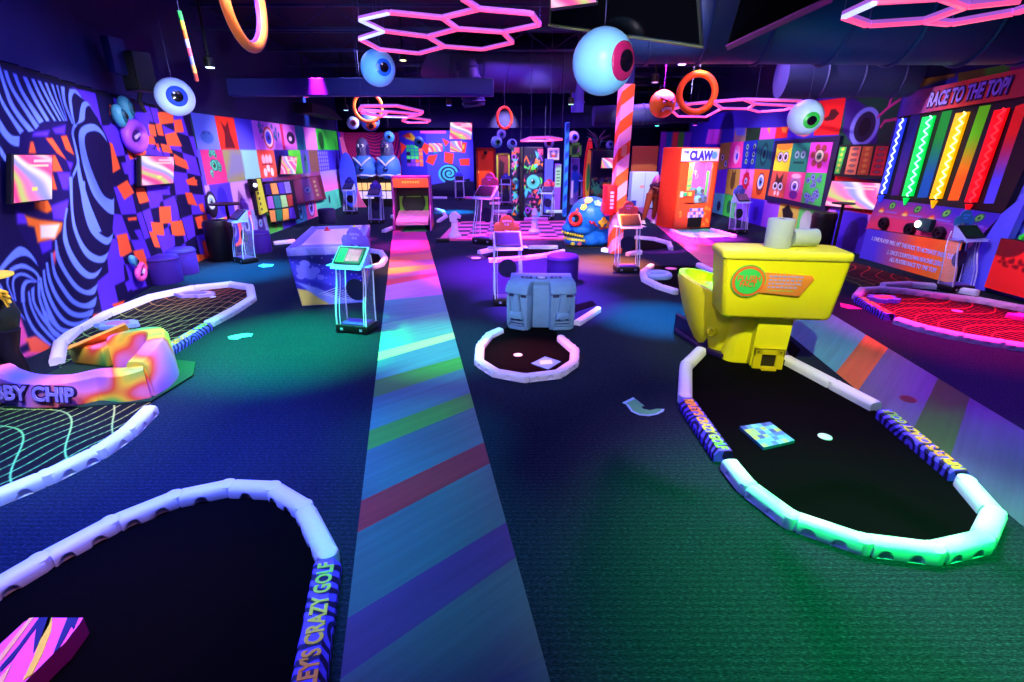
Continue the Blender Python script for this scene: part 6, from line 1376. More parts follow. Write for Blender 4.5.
# chess board
def chess(P):
    n = 8
    for i in range(n):
        for j in range(n):
            if (i+j) % 2: P.rect(i/n, j/n, (i+1)/n, (j+1)/n, (46, 12, 60))
cq = [G(447, 240), G(596, 239), G(578, 223), G(461, 224)]
o = pquad('chess_board', [p+V((0, 0, .03)) for p in cq], 1, 1, .008, (245, 120, 200), chess)
cb = E('chess_board_game', 'pink and dark chequered giant chess board on the carpet', 'chess board', (cq[0]+cq[2])/2); to_local(o, cb)
b = B(); cc = (cq[0]+cq[2])/2
for i in range(4): a_, c_ = cq[i], cq[(i+1) % 4]; d_ = (c_-a_).normalized(); nn_ = V((d_.y, -d_.x, 0)); b.prism([a_, c_, c_+nn_*.16, a_+nn_*.16], (0, 0, .05), mat((225, 90, 150), .5), .008)
child(b, 'border', cb, 20)
b = B(); b.box(G(443, 242)+V((0, 0, .04)), (.3, .1, .08), BLACK, .01); one(b, 'black_brick', 'black brick at the near corner of the chess board', 'brick', G(443, 242))
def piece(px, py, kind, col, label, h=.56):
    p = G(px, py, .03); o = E('chess_piece', label, 'chess piece', p, 0, 'giant chess pieces'); m = mat(col, .4); b = B()
    b.lathe([(.15, 0), (.155, .05), (.12, .09), (.085, .14), (.07, h*.6), (.1, h*.64), (.06, h*.67), (0, h*.68)], m, n=20); b.obj('stem', o, 40); b = B()
    if kind == 'knight':
        b.prism([(-.1, -.06, h*.62), (.07, -.06, h*.62), (.05, -.06, h*.76), (.14, -.06, h*.74), (.16, -.06, h*.84), (.04, -.06, h*1.02), (-.06, -.06, h*1.0), (-.12, -.06, h*.85)], (0, .12, 0), m, .02)
    elif kind == 'bishop': b.lathe([(.05, h*.66), (.085, h*.76), (.07, h*.88), (.025, h*.97), (.03, h*.99), (0, h*1.03)], m, n=18)
    else: b.lathe([(.06, h*.66), (.1, h*.72), (.1, h*.95), (.07, h*.95), (.07, h*.88), (0, h*.88)], m, n=18)
    b.obj('crown', o, 40)
piece(455, 237, 'knight', (230, 225, 245), 'white knight standing at the near left of the chess board', .58); piece(534.5, 233, 'bishop', (150, 200, 235), 'pale blue bishop on the right side of the chess board', .6); piece(497, 238, 'rook', (20, 14, 40), 'black rook beside the tall kiosk on the chess board', .56)
# skull green and the ring round the pole
run([(478, 252), (499, 248)], -1, 'skull green, far left', None, notch=False, w=.1); run([(487, 260), (521, 258)], -1, 'skull green, left end by the coral kiosk', None, notch=False, w=.1)
run([(522, 258), (545, 255), (563, 251)], 1, 'skull green, near side', 'curb blocks of the skull green', notch=False, first='the kiosk', w=.1); run([(527, 247), (556, 247)], -1, 'skull green, far side', None, notch=False, w=.1)
putting_mat([(484, 258), (520, 256), (545, 253), (562, 249), (556, 247), (527, 248), (500, 249)], 'dark mat before the mouth of the blue skull')
run([(601, 249), (608, 250)], 1, 'short one left of the striped pole', None, notch=False, w=.1); run([(626, 254), (640, 252)], 1, 'pole green, behind the pink kiosk', None, notch=False, w=.1)
run([(634, 237), (655, 239), (669, 243), (671, 248)], -1, 'pole green, far side', 'curb blocks of the pole green', notch=False, first='the pole', w=.1)
putting_mat([(612, 240), (634, 238), (655, 240), (668, 244), (668, 248), (640, 251), (612, 252), (598, 247)], 'dark mat around the striped pole')
run([(652, 265), (643, 272), (645, 279), (659, 286), (675, 291)], 1, 'green behind the yellow bowl', 'pink lit curb blocks behind the yellow bowl', notch=False, first='its far end', w=.11); run([(698, 264), (706, 268), (714, 272)], -1, 'green behind the toilet tank', 'curb blocks behind the toilet tank', notch=False, first='the far end', w=.11)
putting_mat([(654, 266), (647, 273), (648, 279), (660, 284), (690, 291), (712, 280), (698, 266)], 'dark mat behind the yellow bowl')
p = G(658, 277, .012); b = B(); b.tube([p+V((.17*math.cos(a), .17*math.sin(a), .03)) for a in [2*PI*i/26 for i in range(26)]], .055, mat((160, 200, 250), .4), 10, closed=True); one(b, 'ring_bumper', 'pale blue ring lying on the green behind the yellow bowl', 'ring', p)
dot(671, 268.5, .1, mat((250, 150, 190), .4), 'pink round disc on the green behind the yellow bowl'); dot(476, 258, .09, mat((210, 220, 240), .4), 'white disc on the black plate left of the coral kiosk')
b = B(); b.prism([G(466, 256.5), G(474, 261), G(488, 258.5), G(480, 254.5)], (0, 0, .007), BLACK); one(b, 'black_plate', 'black floor plate left of the coral kiosk', 'mat', G(476, 258), None, 0)
# printed pillars of the maze and things round them
def monsterprint(seed):
    def f(P):
        r = random.Random(seed); W_, H_ = P.us[-1], P.vs[-1]
        cs = [(240, 60, 120), (80, 230, 90), (60, 190, 230), (250, 120, 50), (150, 60, 220), (40, 40, 120), (235, 110, 190)]
        for k in range(int(34*W_)+26):
            u, v = r.uniform(0, W_), r.uniform(0, H_); c = cs[r.randrange(7)]; q = r.random()
            if q < .5: P.poly([(u+r.uniform(-.16, .16), v+r.uniform(-.2, .2)) for _ in range(5)], c)
            elif q < .8: P.ell(u, v, r.uniform(.03, .1), r.uniform(.04, .13), c); P.ell(u, v, .04, .05, (10, 8, 30))
            else: P.line([(u-.1, v-.1), (u, v+.12), (u+.1, v-.08)], .03, c)
        eye(P, W_*.5, H_*.52, min(.26, W_*.36), (60, 170, 160), (70, 190, 190)); P.poly([(W_*.3, H_*.66), (W_*.5, H_*.78), (W_*.7, H_*.66), (W_*.6, H_*.7)], (80, 240, 60))
    return f
def panel_px(x0, x1, yt, yb, Y, depth, name, label, cat, col, paint=None, res=.02, frame=None, lift=None):
    a, c = VY(x0, yb, Y), VY(x1, yt, Y); z0 = max(0, a.z) if lift is None else a.z; z0 = 0 if lift is None and z0 < 1.4 else z0
    W_, H_ = c.x-a.x, c.z-z0; o = E(name, label, cat, ((a.x+c.x)/2, Y, z0)); b = B(); b.box((0, depth/2, H_/2), (W_, depth, H_), mat(col, .5), min(.02, depth*.2)); b.obj('body', o, 20)
    if paint: pquad('front_print', [(-W_/2*.96, -.006, .02), (W_/2*.96, -.006, .02), (W_/2*.96, -.006, H_-.02), (-W_/2*.96, -.006, H_-.02)], W_, H_, res, col, paint, o)
    if frame:
        b = B()
        for s in (-1, 1): b.box((s*W_/2, 0, H_/2), (.08, .1, H_+.08), mat(frame, .5)); b.box((0, 0, H_/2+s*H_/2), (W_+.08, .1, .08), mat(frame, .5))
        b.obj('frame', o, 20)
    return o
panel_px(511.5, 519.5, 147, 217, 16.4, .5, 'printed_pillar', 'narrow monster printed pillar left of the black gap', 'pillar', (26, 14, 60), monsterprint(1))
panel_px(519.8, 523, 147, 221, 15.6, .4, 'black_post', 'black post between the two monster printed pillars', 'post', (8, 6, 20))
panel_px(523.3, 543.5, 147, 218, 15.9, .6, 'printed_pillar', 'wide monster printed pillar with a turquoise eye', 'pillar', (26, 14, 60), monsterprint(2))
panel_px(544, 553.5, 159, 210, 17.2, .4, 'blue_pillar', 'plain periwinkle blue pillar right of the monster pillars', 'pillar', (84, 92, 240))
def portrait(P): W_, H_ = P.us[-1], P.vs[-1]; P.rect(W_*.18, H_*.18, W_*.82, H_*.82, (40, 60, 120)); P.ell(W_*.5, H_*.45, W_*.2, H_*.26, (240, 90, 60)); P.ell(W_*.5, H_*.62, W_*.18, H_*.18, (220, 220, 240))
panel_px(547.5, 559.5, 148, 160, 17.6, .1, 'framed_portrait', 'white framed portrait picture above the blue pillar', 'picture', (236, 230, 210), portrait, .03, None, 1)
panel_px(554.5, 561.5, 164, 192, 18.2, .3, 'menu_board', 'pale green and violet lit board beside the checked column', 'board', (150, 90, 240), lambda P: (P.rect(0, P.vs[-1]*.5, 9, 9, (170, 250, 170)), [P.rect(.05, P.vs[-1]*(.56+.07*k), P.us[-1]*.8, P.vs[-1]*(.585+.07*k), (60, 120, 90)) for k in range(5)]), .03)
def checkcol(P):
    W_, H_ = P.us[-1], P.vs[-1]; k = 0; v = 0
    while v < H_: P.poly([(0, v), (W_, v+.12), (W_, v+.3), (0, v+.18)], (30, 60, 200)) ; v += .42
panel_px(563, 570, 122, 211, 16.2, .32, 'checked_column', 'tall turquoise and blue banded column', 'column', (40, 150, 235), checkcol, .03)
panel_px(570.5, 580.5, 144, 156, 19.5, .08, 'green_picture', 'green framed picture right of the banded column', 'picture', (60, 150, 40), lambda P: (P.ell(P.us[-1]*.35, P.vs[-1]*.45, .14, .14, (20, 70, 40)), P.poly([(P.us[-1]*.7, .1), (P.us[-1], .2), (P.us[-1], .6)], (230, 110, 190))), .03, (90, 200, 60), 1)
panel_px(570.5, 580, 158, 196, 19.8, .3, 'character_panel', 'grey violet panel with a blue figure shape right of the banded column', 'panel', (120, 110, 190), lambda P: (P.ell(P.us[-1]*.45, P.vs[-1]*.5, .2, .42, (30, 90, 190)), P.rect(0, .25, P.us[-1]*.3, .9, (235, 225, 240)), P.ell(P.us[-1]*.45, P.vs[-1]*.8, .12, .12, (20, 40, 110))), .03)
# surfboard
c = VY(587, 198, 18.5); sb = E('surfboard', 'upright red and yellow surfboard beside the dark reef wall', 'surfboard', (c.x, 18.5, 0), 0)
top = VY(587, 137, 18.5).z; hh = top/2
b = B(); b.prism([(.17*math.cos(a)*(1-.12*math.sin(a)), 0, hh+hh*math.sin(a)) for a in [2*PI*i/32 for i in range(32)]], (0, .06, 0), mat((235, 50, 40), .35), .02); b.obj('board', sb, 30)
b = B(); b.prism([(.10*math.cos(a), -.006, hh*.95+hh*.72*math.sin(a)) for a in [2*PI*i/28 for i in range(28)]], (0, -.004, 0), mat((240, 190, 50), .4)); b.prism([(.06*math.cos(a), -.012, hh*.9+hh*.4*math.sin(a)) for a in [2*PI*i/28 for i in range(28)]], (0, -.004, 0), mat((60, 170, 70), .4)); b.obj('deck_print', sb, 0)
# dark reef wall with corals
def reef(P):
    W_, H_ = P.us[-1], P.vs[-1]; r = random.Random(7)
    for k in range(60): P.ell(r.uniform(0, W_), r.uniform(0, H_*.55), r.uniform(.04, .16), r.uniform(.03, .1), r.choice([(24, 70, 60), (60, 60, 90), (30, 100, 80), (20, 30, 60), (120, 100, 60)]))
    for k in range(16): u, v = r.uniform(.1, W_*.8), r.uniform(.5, .8); P.line([(u, v), (u+r.uniform(-.25, .25), v+r.uniform(.1, .3))], .04, (60, 200, 110))
    for k in range(8): P.ell(r.uniform(W_*.6, W_), r.uniform(.5, .9), .1, .07, (210, 170, 50))
panel_px(590, 614, 150, 199, 17.8, .3, 'reef_panel', 'dark panel printed with green corals behind the skull', 'panel', (10, 18, 46), reef, .03)
c = VY(598, 150, 17.9); plant = E('alien_plant', 'dark spiky plant crown above the reef panel', 'plant', (c.x, 18.0, c.z)); r = random.Random(9)
b = B()
for k in range(15): a = r.uniform(0, 6.3); q = V((math.cos(a)*.25, math.sin(a)*.12, r.uniform(.3, .75))); b.tube([(0, 0, 0), q*.5+V((0, 0, .1)), q+V((math.cos(a)*.15, 0, -.05))], [.03, .03, .008], mat((70, 30, 80) if k % 3 else (20, 90, 100), .6), 6)
b.obj('leaf', plant, 60); b = B(); b.box((0, 0, .02), (.5, .3, .06), BLACK); b.obj('planter', plant)
monitor([VY(x, y, 17.4) for x, y in ((601, 168), (612.5, 168), (613, 158), (602, 158))], 'small monitor with pink swirl left of the striped pole', 7, text_marks=False)
monitor([VY(x, y, 20.0) for x, y in ((449.5, 139), (471.5, 139.5), (472, 123), (450.5, 122.5))], 'hanging monitor with pink swirl, upper one near the orange door', 8)
monitor([VY(x, y, 20.6) for x, y in ((450, 152), (462, 152), (462, 141), (450, 141))], 'hanging monitor with pink swirl, lower one near the orange door', 9, text_marks=False)
monitor([VY(x, y, 20.8) for x, y in ((428, 152), (442.5, 151.5), (442.5, 143.5), (429, 143))], 'monitor with pink swirl above the red cup wall', 4, text_marks=False)
# orange door and portal
a, c = VY(477, 190, 26.4), VY(495, 150, 26.4)
dr = E('orange_door', 'orange lit door in the back wall', 'door', ((a.x+c.x)/2, 26.6, 0)); W_ = c.x-a.x; H_ = c.z
b = B(); b.box((0, 0, H_/2), (W_*.86, .08, H_), mat((255, 66, 12), .5, var=.15, scale=2), .01); b.obj('door_leaf', dr, 20)
b = B()
for s in (-1, 1): b.box((s*W_/2*.92, -.02, H_/2), (.1, .14, H_+.1), mat((150, 30, 10), .5))
b.box((0, -.02, H_+.05), (W_, .14, .1), mat((150, 30, 10), .5)); b.obj('door_frame', dr, 0); b = B(); b.ball((0, -.2, H_-.12), .1, BLACK, 10); b.box((-.38, -.06, 1.0), (.04, .06, .2), mat((250, 200, 80), .4)); b.obj('door_handle', dr, 40)
panel_px(497.5, 509, 154, 187, 25.5, .3, 'dotted_portal', 'dark red doorway framed with yellow dots beside the orange door', 'doorway', (110, 40, 60), lambda P: (P.poly([(0, 0), (.2, 0), (.35, 1.4), (.1, 1.6)], (40, 20, 40)), P.rect(P.us[-1]*.7, 0, P.us[-1], .9, (40, 20, 60))), .05, (150, 160, 50))
panel_px(490.5, 497, 178, 200, 21.5, .4, 'dark_chair_stack', 'dark furniture silhouette before the orange door', 'furniture', (40, 14, 40))
for px, py, w_, c, lab in ((500.5, 204.5, 22, (235, 140, 220), 'pink floor beam left of the monster pillars, farthest'), (503, 213, 18, (170, 130, 240), 'lilac floor beam left of the monster pillars, middle'), (497, 217, 20, (230, 110, 200), 'pink floor beam left of the monster pillars, nearest'), (556, 213, 20, (190, 230, 225), 'pale green floor beam under the banded column'), (536, 221, 24, (225, 130, 230), 'pink floor beam before the wide monster pillar'), (470, 199, 14, (235, 130, 210), 'pink floor beam before the back spiral'), (440, 199, 14, (200, 210, 250), 'pale floor beam left of the back spiral')):
    p = G(px, py); d = VD(px, py, 1); L_ = w_/500*(p.y*CP+H*SP); b = B(); b.box((p.x, p.y, .05), (L_, .12, .1), mat(c, .45), .02); one(b, 'floor_beam', lab, 'beam', p)
# behind the pole: brown poster, white cabinet, tile row
panel_px(631, 659, 146, 171.5, 19.5, .1, 'brown_poster', 'brown orange poster board behind the striped pole', 'poster', (150, 76, 36), lambda P: (P.poly([(0, .0), (.3, .15), (.35, .6), (0, .9)], (40, 20, 24), .05), P.ell(.2, .55, .1, .1, (190, 160, 90)), P.ell(.25, .4, .06, .08, (190, 150, 80))), .03, None)
wc = panel_px(630, 659, 172, 206, 18.8, .5, 'white_cabinet', 'pale blue white cabinet behind the striped pole and the person', 'cabinet', (190, 214, 245), lambda P: (P.line([(P.us[-1]*.5, 0), (P.us[-1]*.5, 9)], .015, (120, 140, 190)), P.ell(P.us[-1]*.4, P.vs[-1]*.6, .09, .05, (235, 150, 130)), P.rect(.02, .05, .2, .25, (60, 60, 190))), .02)
def tiles(P):
    cs = [(120, 40, 150), (20, 90, 130), (220, 70, 50), (70, 190, 40), (110, 60, 180), (190, 90, 200), (30, 120, 120), (150, 50, 90), (60, 60, 200), (190, 150, 60)]
    for i in range(10): P.rect(i/10, 0, (i+1)/10, 1, cs[i])
a, c = VY(662, 145, 20.0), VY(716, 133, 20.0)
struct(pquad('wall_back', [(a.x, 20.3, 0), (c.x+.3, 20.3, 0), (c.x+.3, 20.3, 2.62), (a.x, 20.3, 2.62)], 1, 1, .02, (60, 40, 160), tiles))
panel_px(660, 668, 148, 206, 19.0, .4, 'teal_panel', 'dark teal and blue door panel left of the claw machine', 'panel', (60, 100, 170), lambda P: P.rect(P.us[-1]*.2, 0, P.us[-1]*.8, 9, (14, 70, 70)), .04)

# ================================================================ HANGING DECOR
WIRE = mat((60, 60, 110), .5)
def hang_wire(b, p, top=4.58): b.tube([p, V((p[0], p[1], top))], .004, WIRE, 5); return b
def eyeball(px, py, rpx, dx, dy, iris, label, R=.25, white=(214, 228, 255), ir=.5, depth=None):
    if rpx < 6.5: R = .19
    D = depth or R*500/rpx; p = VD(px, py, D); o = E('hanging_eyeball', label, 'eyeball decoration', p, 0, 'hanging eyeballs')
    b = B(); b.ball((0, 0, 0), R, mat(white, .35, spec=.4), 32); b.obj('eyeball', o, 60)
    right, up, back = V((1, 0, 0)), V((0, SP, CP)), V((0, -CP, SP))
    vdir = (V((0, 0, H))-p).normalized(); rgt = vdir.cross(V((0, 0, 1))).normalized()*-1; upv = rgt.cross(vdir)*-1
    if upv.z < 0: upv = -upv
    if rgt.x < 0: rgt = -rgt
    n = (rgt*dx+upv*dy+vdir*math.sqrt(max(.0, 1-dx*dx-dy*dy))).normalized()
    def cap(rf, k, m, name):
        b = B(); A = math.asin(rf); RR = R*k; b.lathe([(RR*math.sin(A), RR*math.cos(A)-.004)]+[(RR*math.sin(A*(1-i/6)), RR*math.cos(A*(1-i/6))) for i in range(7)], m, (0, 0, 0), n, 26); return b.obj(name, o, 60)
    cap(ir, 1.012, mat(iris, .25), 'iris'); cap(ir*.55, 1.022, mat((12, 8, 22), .15), 'pupil')
    if R*500/D > 9:
        b = B(); b.ball(n*R*1.0+(rgt*-.13+upv*.16)*R, R*.07, mat((245, 248, 255), .2), 8); b.obj('glint', o, 60)
    b = B(); b.tube([V((0, 0, R*.98)), V((0, 0, max(R*1.1, 4.58-p.z)))], .004, WIRE, 5); b.obj('wire', o); return o
eyeball(175, 97, 17.5, .12, .05, (40, 70, 200), 'white eyeball with blue iris hanging over the checked wall', white=(190, 215, 255), ir=.52)
eyeball(378, 68, 17, .36, .05, (30, 90, 230), 'light blue eyeball hanging under the long pink hexagon lamp', white=(110, 190, 255), ir=.45)
eyeball(603, 62, 30.5, .76, .02, (170, 26, 90), 'big pale eyeball with crimson iris hanging above the striped pole', white=(130, 200, 255), ir=.56)
eyeball(805.5, 117.5, 16.5, .38, -.18, (40, 170, 60), 'white eyeball with green iris hanging before the red eye picture', white=(190, 215, 250), ir=.46)
for a in ((353, 123, 6, .1, 0, (110, 30, 70), 'small eyeball with dark red iris left of the orange ring', (160, 190, 250)), (370, 121, 9.5, .1, -.5, (220, 90, 40), 'blue shaded eyeball hanging behind the small orange ring', (70, 100, 220)), (389, 137, 5.5, 0, 0, (30, 110, 170), 'small blue eyeball above the robed figures', (70, 160, 235)), (419, 142, 5, 0, 0, (20, 110, 110), 'small teal eyeball above the colour block wall', (60, 170, 190)), (496.5, 142, 5.6, .3, 0, (40, 150, 80), 'pale eyeball with green iris above the dotted doorway', (110, 170, 230)), (501.5, 134, 4.6, 0, 0, (70, 80, 200), 'pale violet eyeball just above the green eyed one', (160, 180, 245)), (512, 144, 5, .2, .3, (30, 40, 120), 'dim eyeball left of the monster pillars', (130, 190, 235)), (549, 143, 5, 0, 0, (120, 20, 50), 'small eyeball with dark red iris over the framed portrait', (150, 140, 220)), (573.5, 137, 5.6, .3, 0, (40, 60, 210), 'white eyeball with blue iris right of the banded column', (215, 220, 255)), (610, 145, 4.2, .2, .2, (60, 90, 210), 'small eyeball left of the striped pole above the reef panel', (150, 160, 240)), (230, 88, 8, -.2, 0, (20, 22, 90), 'dim blue eyeball in the dark over the left tiled pictures', (20, 26, 100)), (335, 82, 7.5, 0, 0, (16, 18, 80), 'dim blue eyeball in the dark before the ceiling beam', (26, 30, 120))): eyeball(*a[:7], .25, a[7])  # two dim blue eyeballs: being unlit is put into their colour
def ring(px, py, D, R, r, rot, col, label, inner=None, tilt=0.):
    p = VD(px, py, D); o = E('hanging_ring', label, 'ring decoration', p, 0, 'hanging rings'); Rm = MX.Rotation(rot, 3, 'Z') @ MX.Rotation(tilt, 3, 'Y')
    b = B(); b.tube([Rm @ V((R*math.cos(a), 0, R*math.sin(a))) for a in [2*PI*i/48 for i in range(48)]], r, mat(col, .35), 14, closed=True); b.obj('ring', o, 60)
    if inner: b = B(); b.tube([Rm @ V(((R-r*.8)*math.cos(a), r*.45, (R-r*.8)*math.sin(a))) for a in [2*PI*i/48 for i in range(48)]], r*.55, mat(inner, .35), 8, closed=True); b.obj('inner_band', o, 60)
    b = B(); b.tube([(0, 0, R), (0, 0, max(R+.1, 4.58-p.z))], .004, WIRE, 5); b.obj('wire', o)
ring(243, -2, 3.6, .31, .036, math.radians(92), (255, 130, 60), 'large orange ring hanging at the top, cut by the photo edge', (120, 50, 220), .3)
ring(368, 107, 12.5, .335, .045, math.radians(12), (255, 100, 40), 'orange ring hanging before the blue shaded eyeball'); ring(504.5, 118, 12.5, .24, .035, math.radians(42), (255, 80, 40), 'narrow orange ring hanging over the back doorway'); ring(697, 93, 9.3, .32, .06, math.radians(-6), (250, 105, 20), 'orange ring hanging beside the angry face ball')
# angry face ball
p = VD(662.5, 104, 10.1); ab = E('angry_face_ball', 'orange ball with an angry face hanging beside the orange ring', 'ball decoration', p, math.radians(12)); R = .26
b = B(); b.ball((0, 0, 0), R, mat((250, 130, 24), .4), 28); b.obj('ball', ab, 60)
def onb(x, z, k=1.01): return V((x, -math.sqrt(max(0, R*R-x*x-z*z)), z))*k
b = B(); [b.tube([onb(s*.15, .1), onb(s*.09, .06), onb(s*.03, .03)], .018, mat((70, 20, 20), .5), 6) for s in (-1, 1)]; b.obj('brow', ab, 60)
b = B(); [b.ball(onb(s*.09, .015), .034, mat((240, 220, 210), .4), 10, (1, .5, .8)) for s in (-1, 1)]; [b.ball(onb(s*.085, .01, 1.05), .016, BLACK, 8) for s in (-1, 1)]; b.obj('eye', ab, 60)
b = B(); b.tube([onb(-.1, -.14), onb(-.05, -.09), onb(.05, -.09), onb(.1, -.14)], .028, mat((235, 210, 200), .5), 8); b.tube([onb(-.12, -.15), onb(-.055, -.065), onb(.055, -.065), onb(.12, -.15)], .012, mat((90, 20, 20), .5), 6); b.obj('mouth', ab, 60)
b = B(); b.tube([(0, 0, R), (0, 0, 4.58-p.z)], .004, WIRE, 5); b.obj('wire', ab)
# hexagon lamps
LEDP = mat((255, 76, 136), .3, emit=.95, var=.1); LEDW = mat((180, 100, 215), .3, emit=.5, var=.1); LEDB = mat((190, 200, 255), .3, emit=1., var=.1)
def hexlamp(lines, z, label, r=.026, off=(0, 0), s=1., whites=()):
    L_ = [(G(off[0]+a/s, off[1]+c/s, z), G(off[0]+d/s, off[1]+e_/s, z)) for a, c, d, e_ in lines]; ctr = sum((a for a, _ in L_), V())/len(L_)
    o = E('hexagon_lamp', label, 'ceiling lamp', ctr)
    for i, (a, c) in enumerate(L_):
        b = B(); d = (c-a).normalized(); x = V((d.y, -d.x, 0))
        a_, c_ = a+d*.012, c-d*.012
        b.prism([a_+x*r+V((0, 0, -r)), a_-x*r+V((0, 0, -r)), a_-x*r+V((0, 0, .2*r)), a_+x*r+V((0, 0, .2*r))], c_-a_, LEDB if i in whites else LEDP)
        b.prism([a_+x*r*1.05+V((0, 0, .2*r)), a_-x*r*1.05+V((0, 0, .2*r)), a_-x*r*1.05+V((0, 0, r*1.5)), a_+x*r*1.05+V((0, 0, r*1.5))], c_-a_, LEDW)
        child(b, 'light_bar', o, 0)
    for i in range(0, len(L_), max(1, len(L_)//4)): b = B(); a = L_[i][0]; b.tube([a, V((a.x, a.y, 4.58))], .004, WIRE, 5); child(b, 'wire', o)
    return o
hexlamp([(45,95,190,62),(190,62,450,88),(450,88,630,45),(630,45,545,-8),(45,95,165,152),(165,152,45,190),(165,152,380,180),(380,180,525,142),(525,142,450,88),(45,190,145,242),(145,242,335,262),(335,262,460,228),(460,228,380,180),(525,142,745,158),(745,158,925,122),(925,122,885,68),(885,68,630,45),(460,228,645,242),(645,242,795,208),(795,208,745,158)], 3.3, 'pink hexagon lamp hanging top left of centre', .019, (350, 0), 4.876, (0, 4, 5))
hexlamp([(300,65,430,5),(300,65,400,100),(400,100,625,85),(625,85,790,25),(790,25,690,-10),(430,5,690,-10),(790,25,1020,0),(625,85,730,95),(730,95,985,50),(985,50,1090,15)], 2.75, 'pink hexagon lamp at the top right corner above the race game', .017, (768, 0), 3.988, (0,))
hexlamp([(690,104,712,102),(712,102,722,108.5),(722,108.5,706,117),(706,117,678,116.5),(678,116.5,671,110),(671,110,690,104),(712,102,744,99.5),(744,99.5,755,104),(755,104,748,109),(748,109,722,108.5),(744,99.5,801,101),(801,101,796,106),(796,106,755,104),(748,109,759,112),(759,112,785,110),(785,110,796,106)], 2.8, 'pink hexagon lamp hanging before the right tiled pictures', .02)
hexlamp([(270,40,490,38),(490,38,655,75),(655,75,640,92),(640,92,430,75),(430,75,250,65),(250,65,270,40),(260,82,400,105),(400,105,430,75),(400,105,560,110),(560,110,640,92),(525,132,560,110),(560,110,702,130),(702,130,680,145),(680,145,560,145),(560,145,525,132)], 2.75, 'pink hexagon lamp hanging behind the small orange ring', .022, (320, 100), 6.375, (8,))
hexlamp([(521,141,531,138),(531,138,550,137.5),(550,137.5,562,139.5),(562,139.5,545,141),(545,141,521,141)], 2.2, 'small pink hexagon lamp above the monster pillars', .02)
# rainbow rod
a, c = VD(179, 11, 5.2), VD(197, 81, 5.6); rod = E('rainbow_rod', 'thin rainbow rod hanging over the left wall', 'rod decoration', (a+c)/2)
b = B(); cs = [(60, 220, 90), (230, 220, 70), (240, 120, 60), (180, 190, 250), (240, 90, 120), (120, 140, 240), (250, 170, 90), (150, 60, 60)]
for k in range(8): b.tube([a.lerp(c, k/8), a.lerp(c, (k+1)/8)], .022, mat(cs[k], .4), 8)
child(b, 'rod', rod, 40); b = B(); b.tube([a, V((a.x, a.y, 4.58))], .004, WIRE, 5); child(b, 'wire', rod)
# speaker, lamps
p = onwall(138, 72, .35); sp_ = E('wall_speaker', 'black speaker on a bracket high on the left wall', 'speaker', p, math.radians(-20)); b = B(); b.box((0, 0, 0), (.3, .28, .5), BLACK, .02); b.obj('cabinet', sp_, 20); b = B(); b.box((0, -.145, 0), (.25, .01, .44), mat((16, 16, 22), .9)); b.obj('grille', sp_, 20); b = B(); b.tube([(-.1, .1, -.1), (-.32, .15, -.35), (-.32, .2, -.5)], .03, BLACK, 8); b.obj('bracket', sp_, 40)
p = onwall(116, 56, .2); b = B(); b.box(p, (.12, .3, .45), mat((30, 28, 90), .6), .02); one(b, 'wall_box', 'dim blue box high on the left wall beside the speaker', 'wall box', p)
for px, py, Y_, col, lab, e in ((682, 64, 10, (190, 130, 255), 'violet spotlight glowing under the big duct', 8), (210, 67, 9, (190, 210, 255), 'white blue ceiling lamp right of the rainbow rod', 2.5), (403, 60, 12, (225, 235, 170), 'pale yellow ceiling lamp beside the light blue eyeball', 2.5), (306, 96.5, 15, (250, 70, 190), 'pink ceiling lamp at left on the beam', 2), (434, 92.5, 15, (250, 70, 190), 'pink ceiling lamp at right on the beam', 2), (346, 110, 16, (150, 190, 255), 'pale blue ceiling lamp left of the orange ring', 2), (571, 104, 14, (150, 230, 180), 'pale green ceiling lamp left of the big pole', 1.5), (657, 125.5, 18, (80, 230, 220), 'turquoise ceiling lamp behind the angry face ball', 3), (695, 125, 18, (190, 60, 250), 'violet ceiling lamp behind the right hexagon lamp', 2), (449, 105, 15, (90, 90, 255), 'blue ceiling lamp right of the pink hexagon lamp', 1.2), (655, 82, 12, (190, 150, 230), 'dim ceiling lamp above the angry face ball', 1)):
    p = VY(px, py, Y_); o = E('ceiling_lamp', lab, 'ceiling lamp', p, 0, 'ceiling lamps'); b = B(); b.lathe([(.07, .0), (.075, .02), (.075, .13), (.03, .16), (0, .16)], BLACK, n=16); b.obj('lamp_housing', o, 40); b = B(); b.lathe([(.068, -.004), (.06, -.016), (0, -.022)], mat(col, .2, emit=e), n=16); b.obj('lens', o, 40); b = B(); b.tube([(0, 0, .16), (0, 0, max(.3, 4.58-p.z))], .02, BLACK, 6); b.obj('stem', o)
# monitors at the top
def dark_tv(cor, label, edge):
    c = [VD(x, y, D) for x, y, D in cor]; ctr = sum(c, V())/4; o = E('ceiling_monitor', label, 'television', ctr); n = (c[1]-c[0]).cross(c[3]-c[0]).normalized()
    if n.dot(V((0, 0, H))-ctr) < 0: n = -n
    b = B(); b.prism([p-n*.07 for p in c], n*.065, BLACK, .006); child(b, 'housing', o, 20)
    b = B(); b.prism([ctr+(p-ctr)*.96-n*.005 for p in c], n*.006, mat((4, 4, 7), .12)); child(b, 'screen', o, 0)
    b = B(); u = (c[3]-c[0]).normalized(); b.prism([c[0]-u*.02-n*.06, c[1]-u*.02-n*.06, c[1]+n*.002, c[0]+n*.002], -u*.012, mat(edge, .4)); child(b, 'bottom_edge', o, 10)  # edge colour holds the coloured reflection along the bottom
    b = B(); b.tube([ctr-n*.07, ctr-n*.2+V((0, 0, .2)), V((ctr.x, ctr.y+.3, 4.58))], .035, BLACK, 8); child(b, 'mount', o); return o
dark_tv([(548, 24, 4.3), (703, 46, 3.9), (697, -40, 3.6), (551, -40, 4.0)], 'black switched off monitor hanging at top centre', (90, 100, 50))
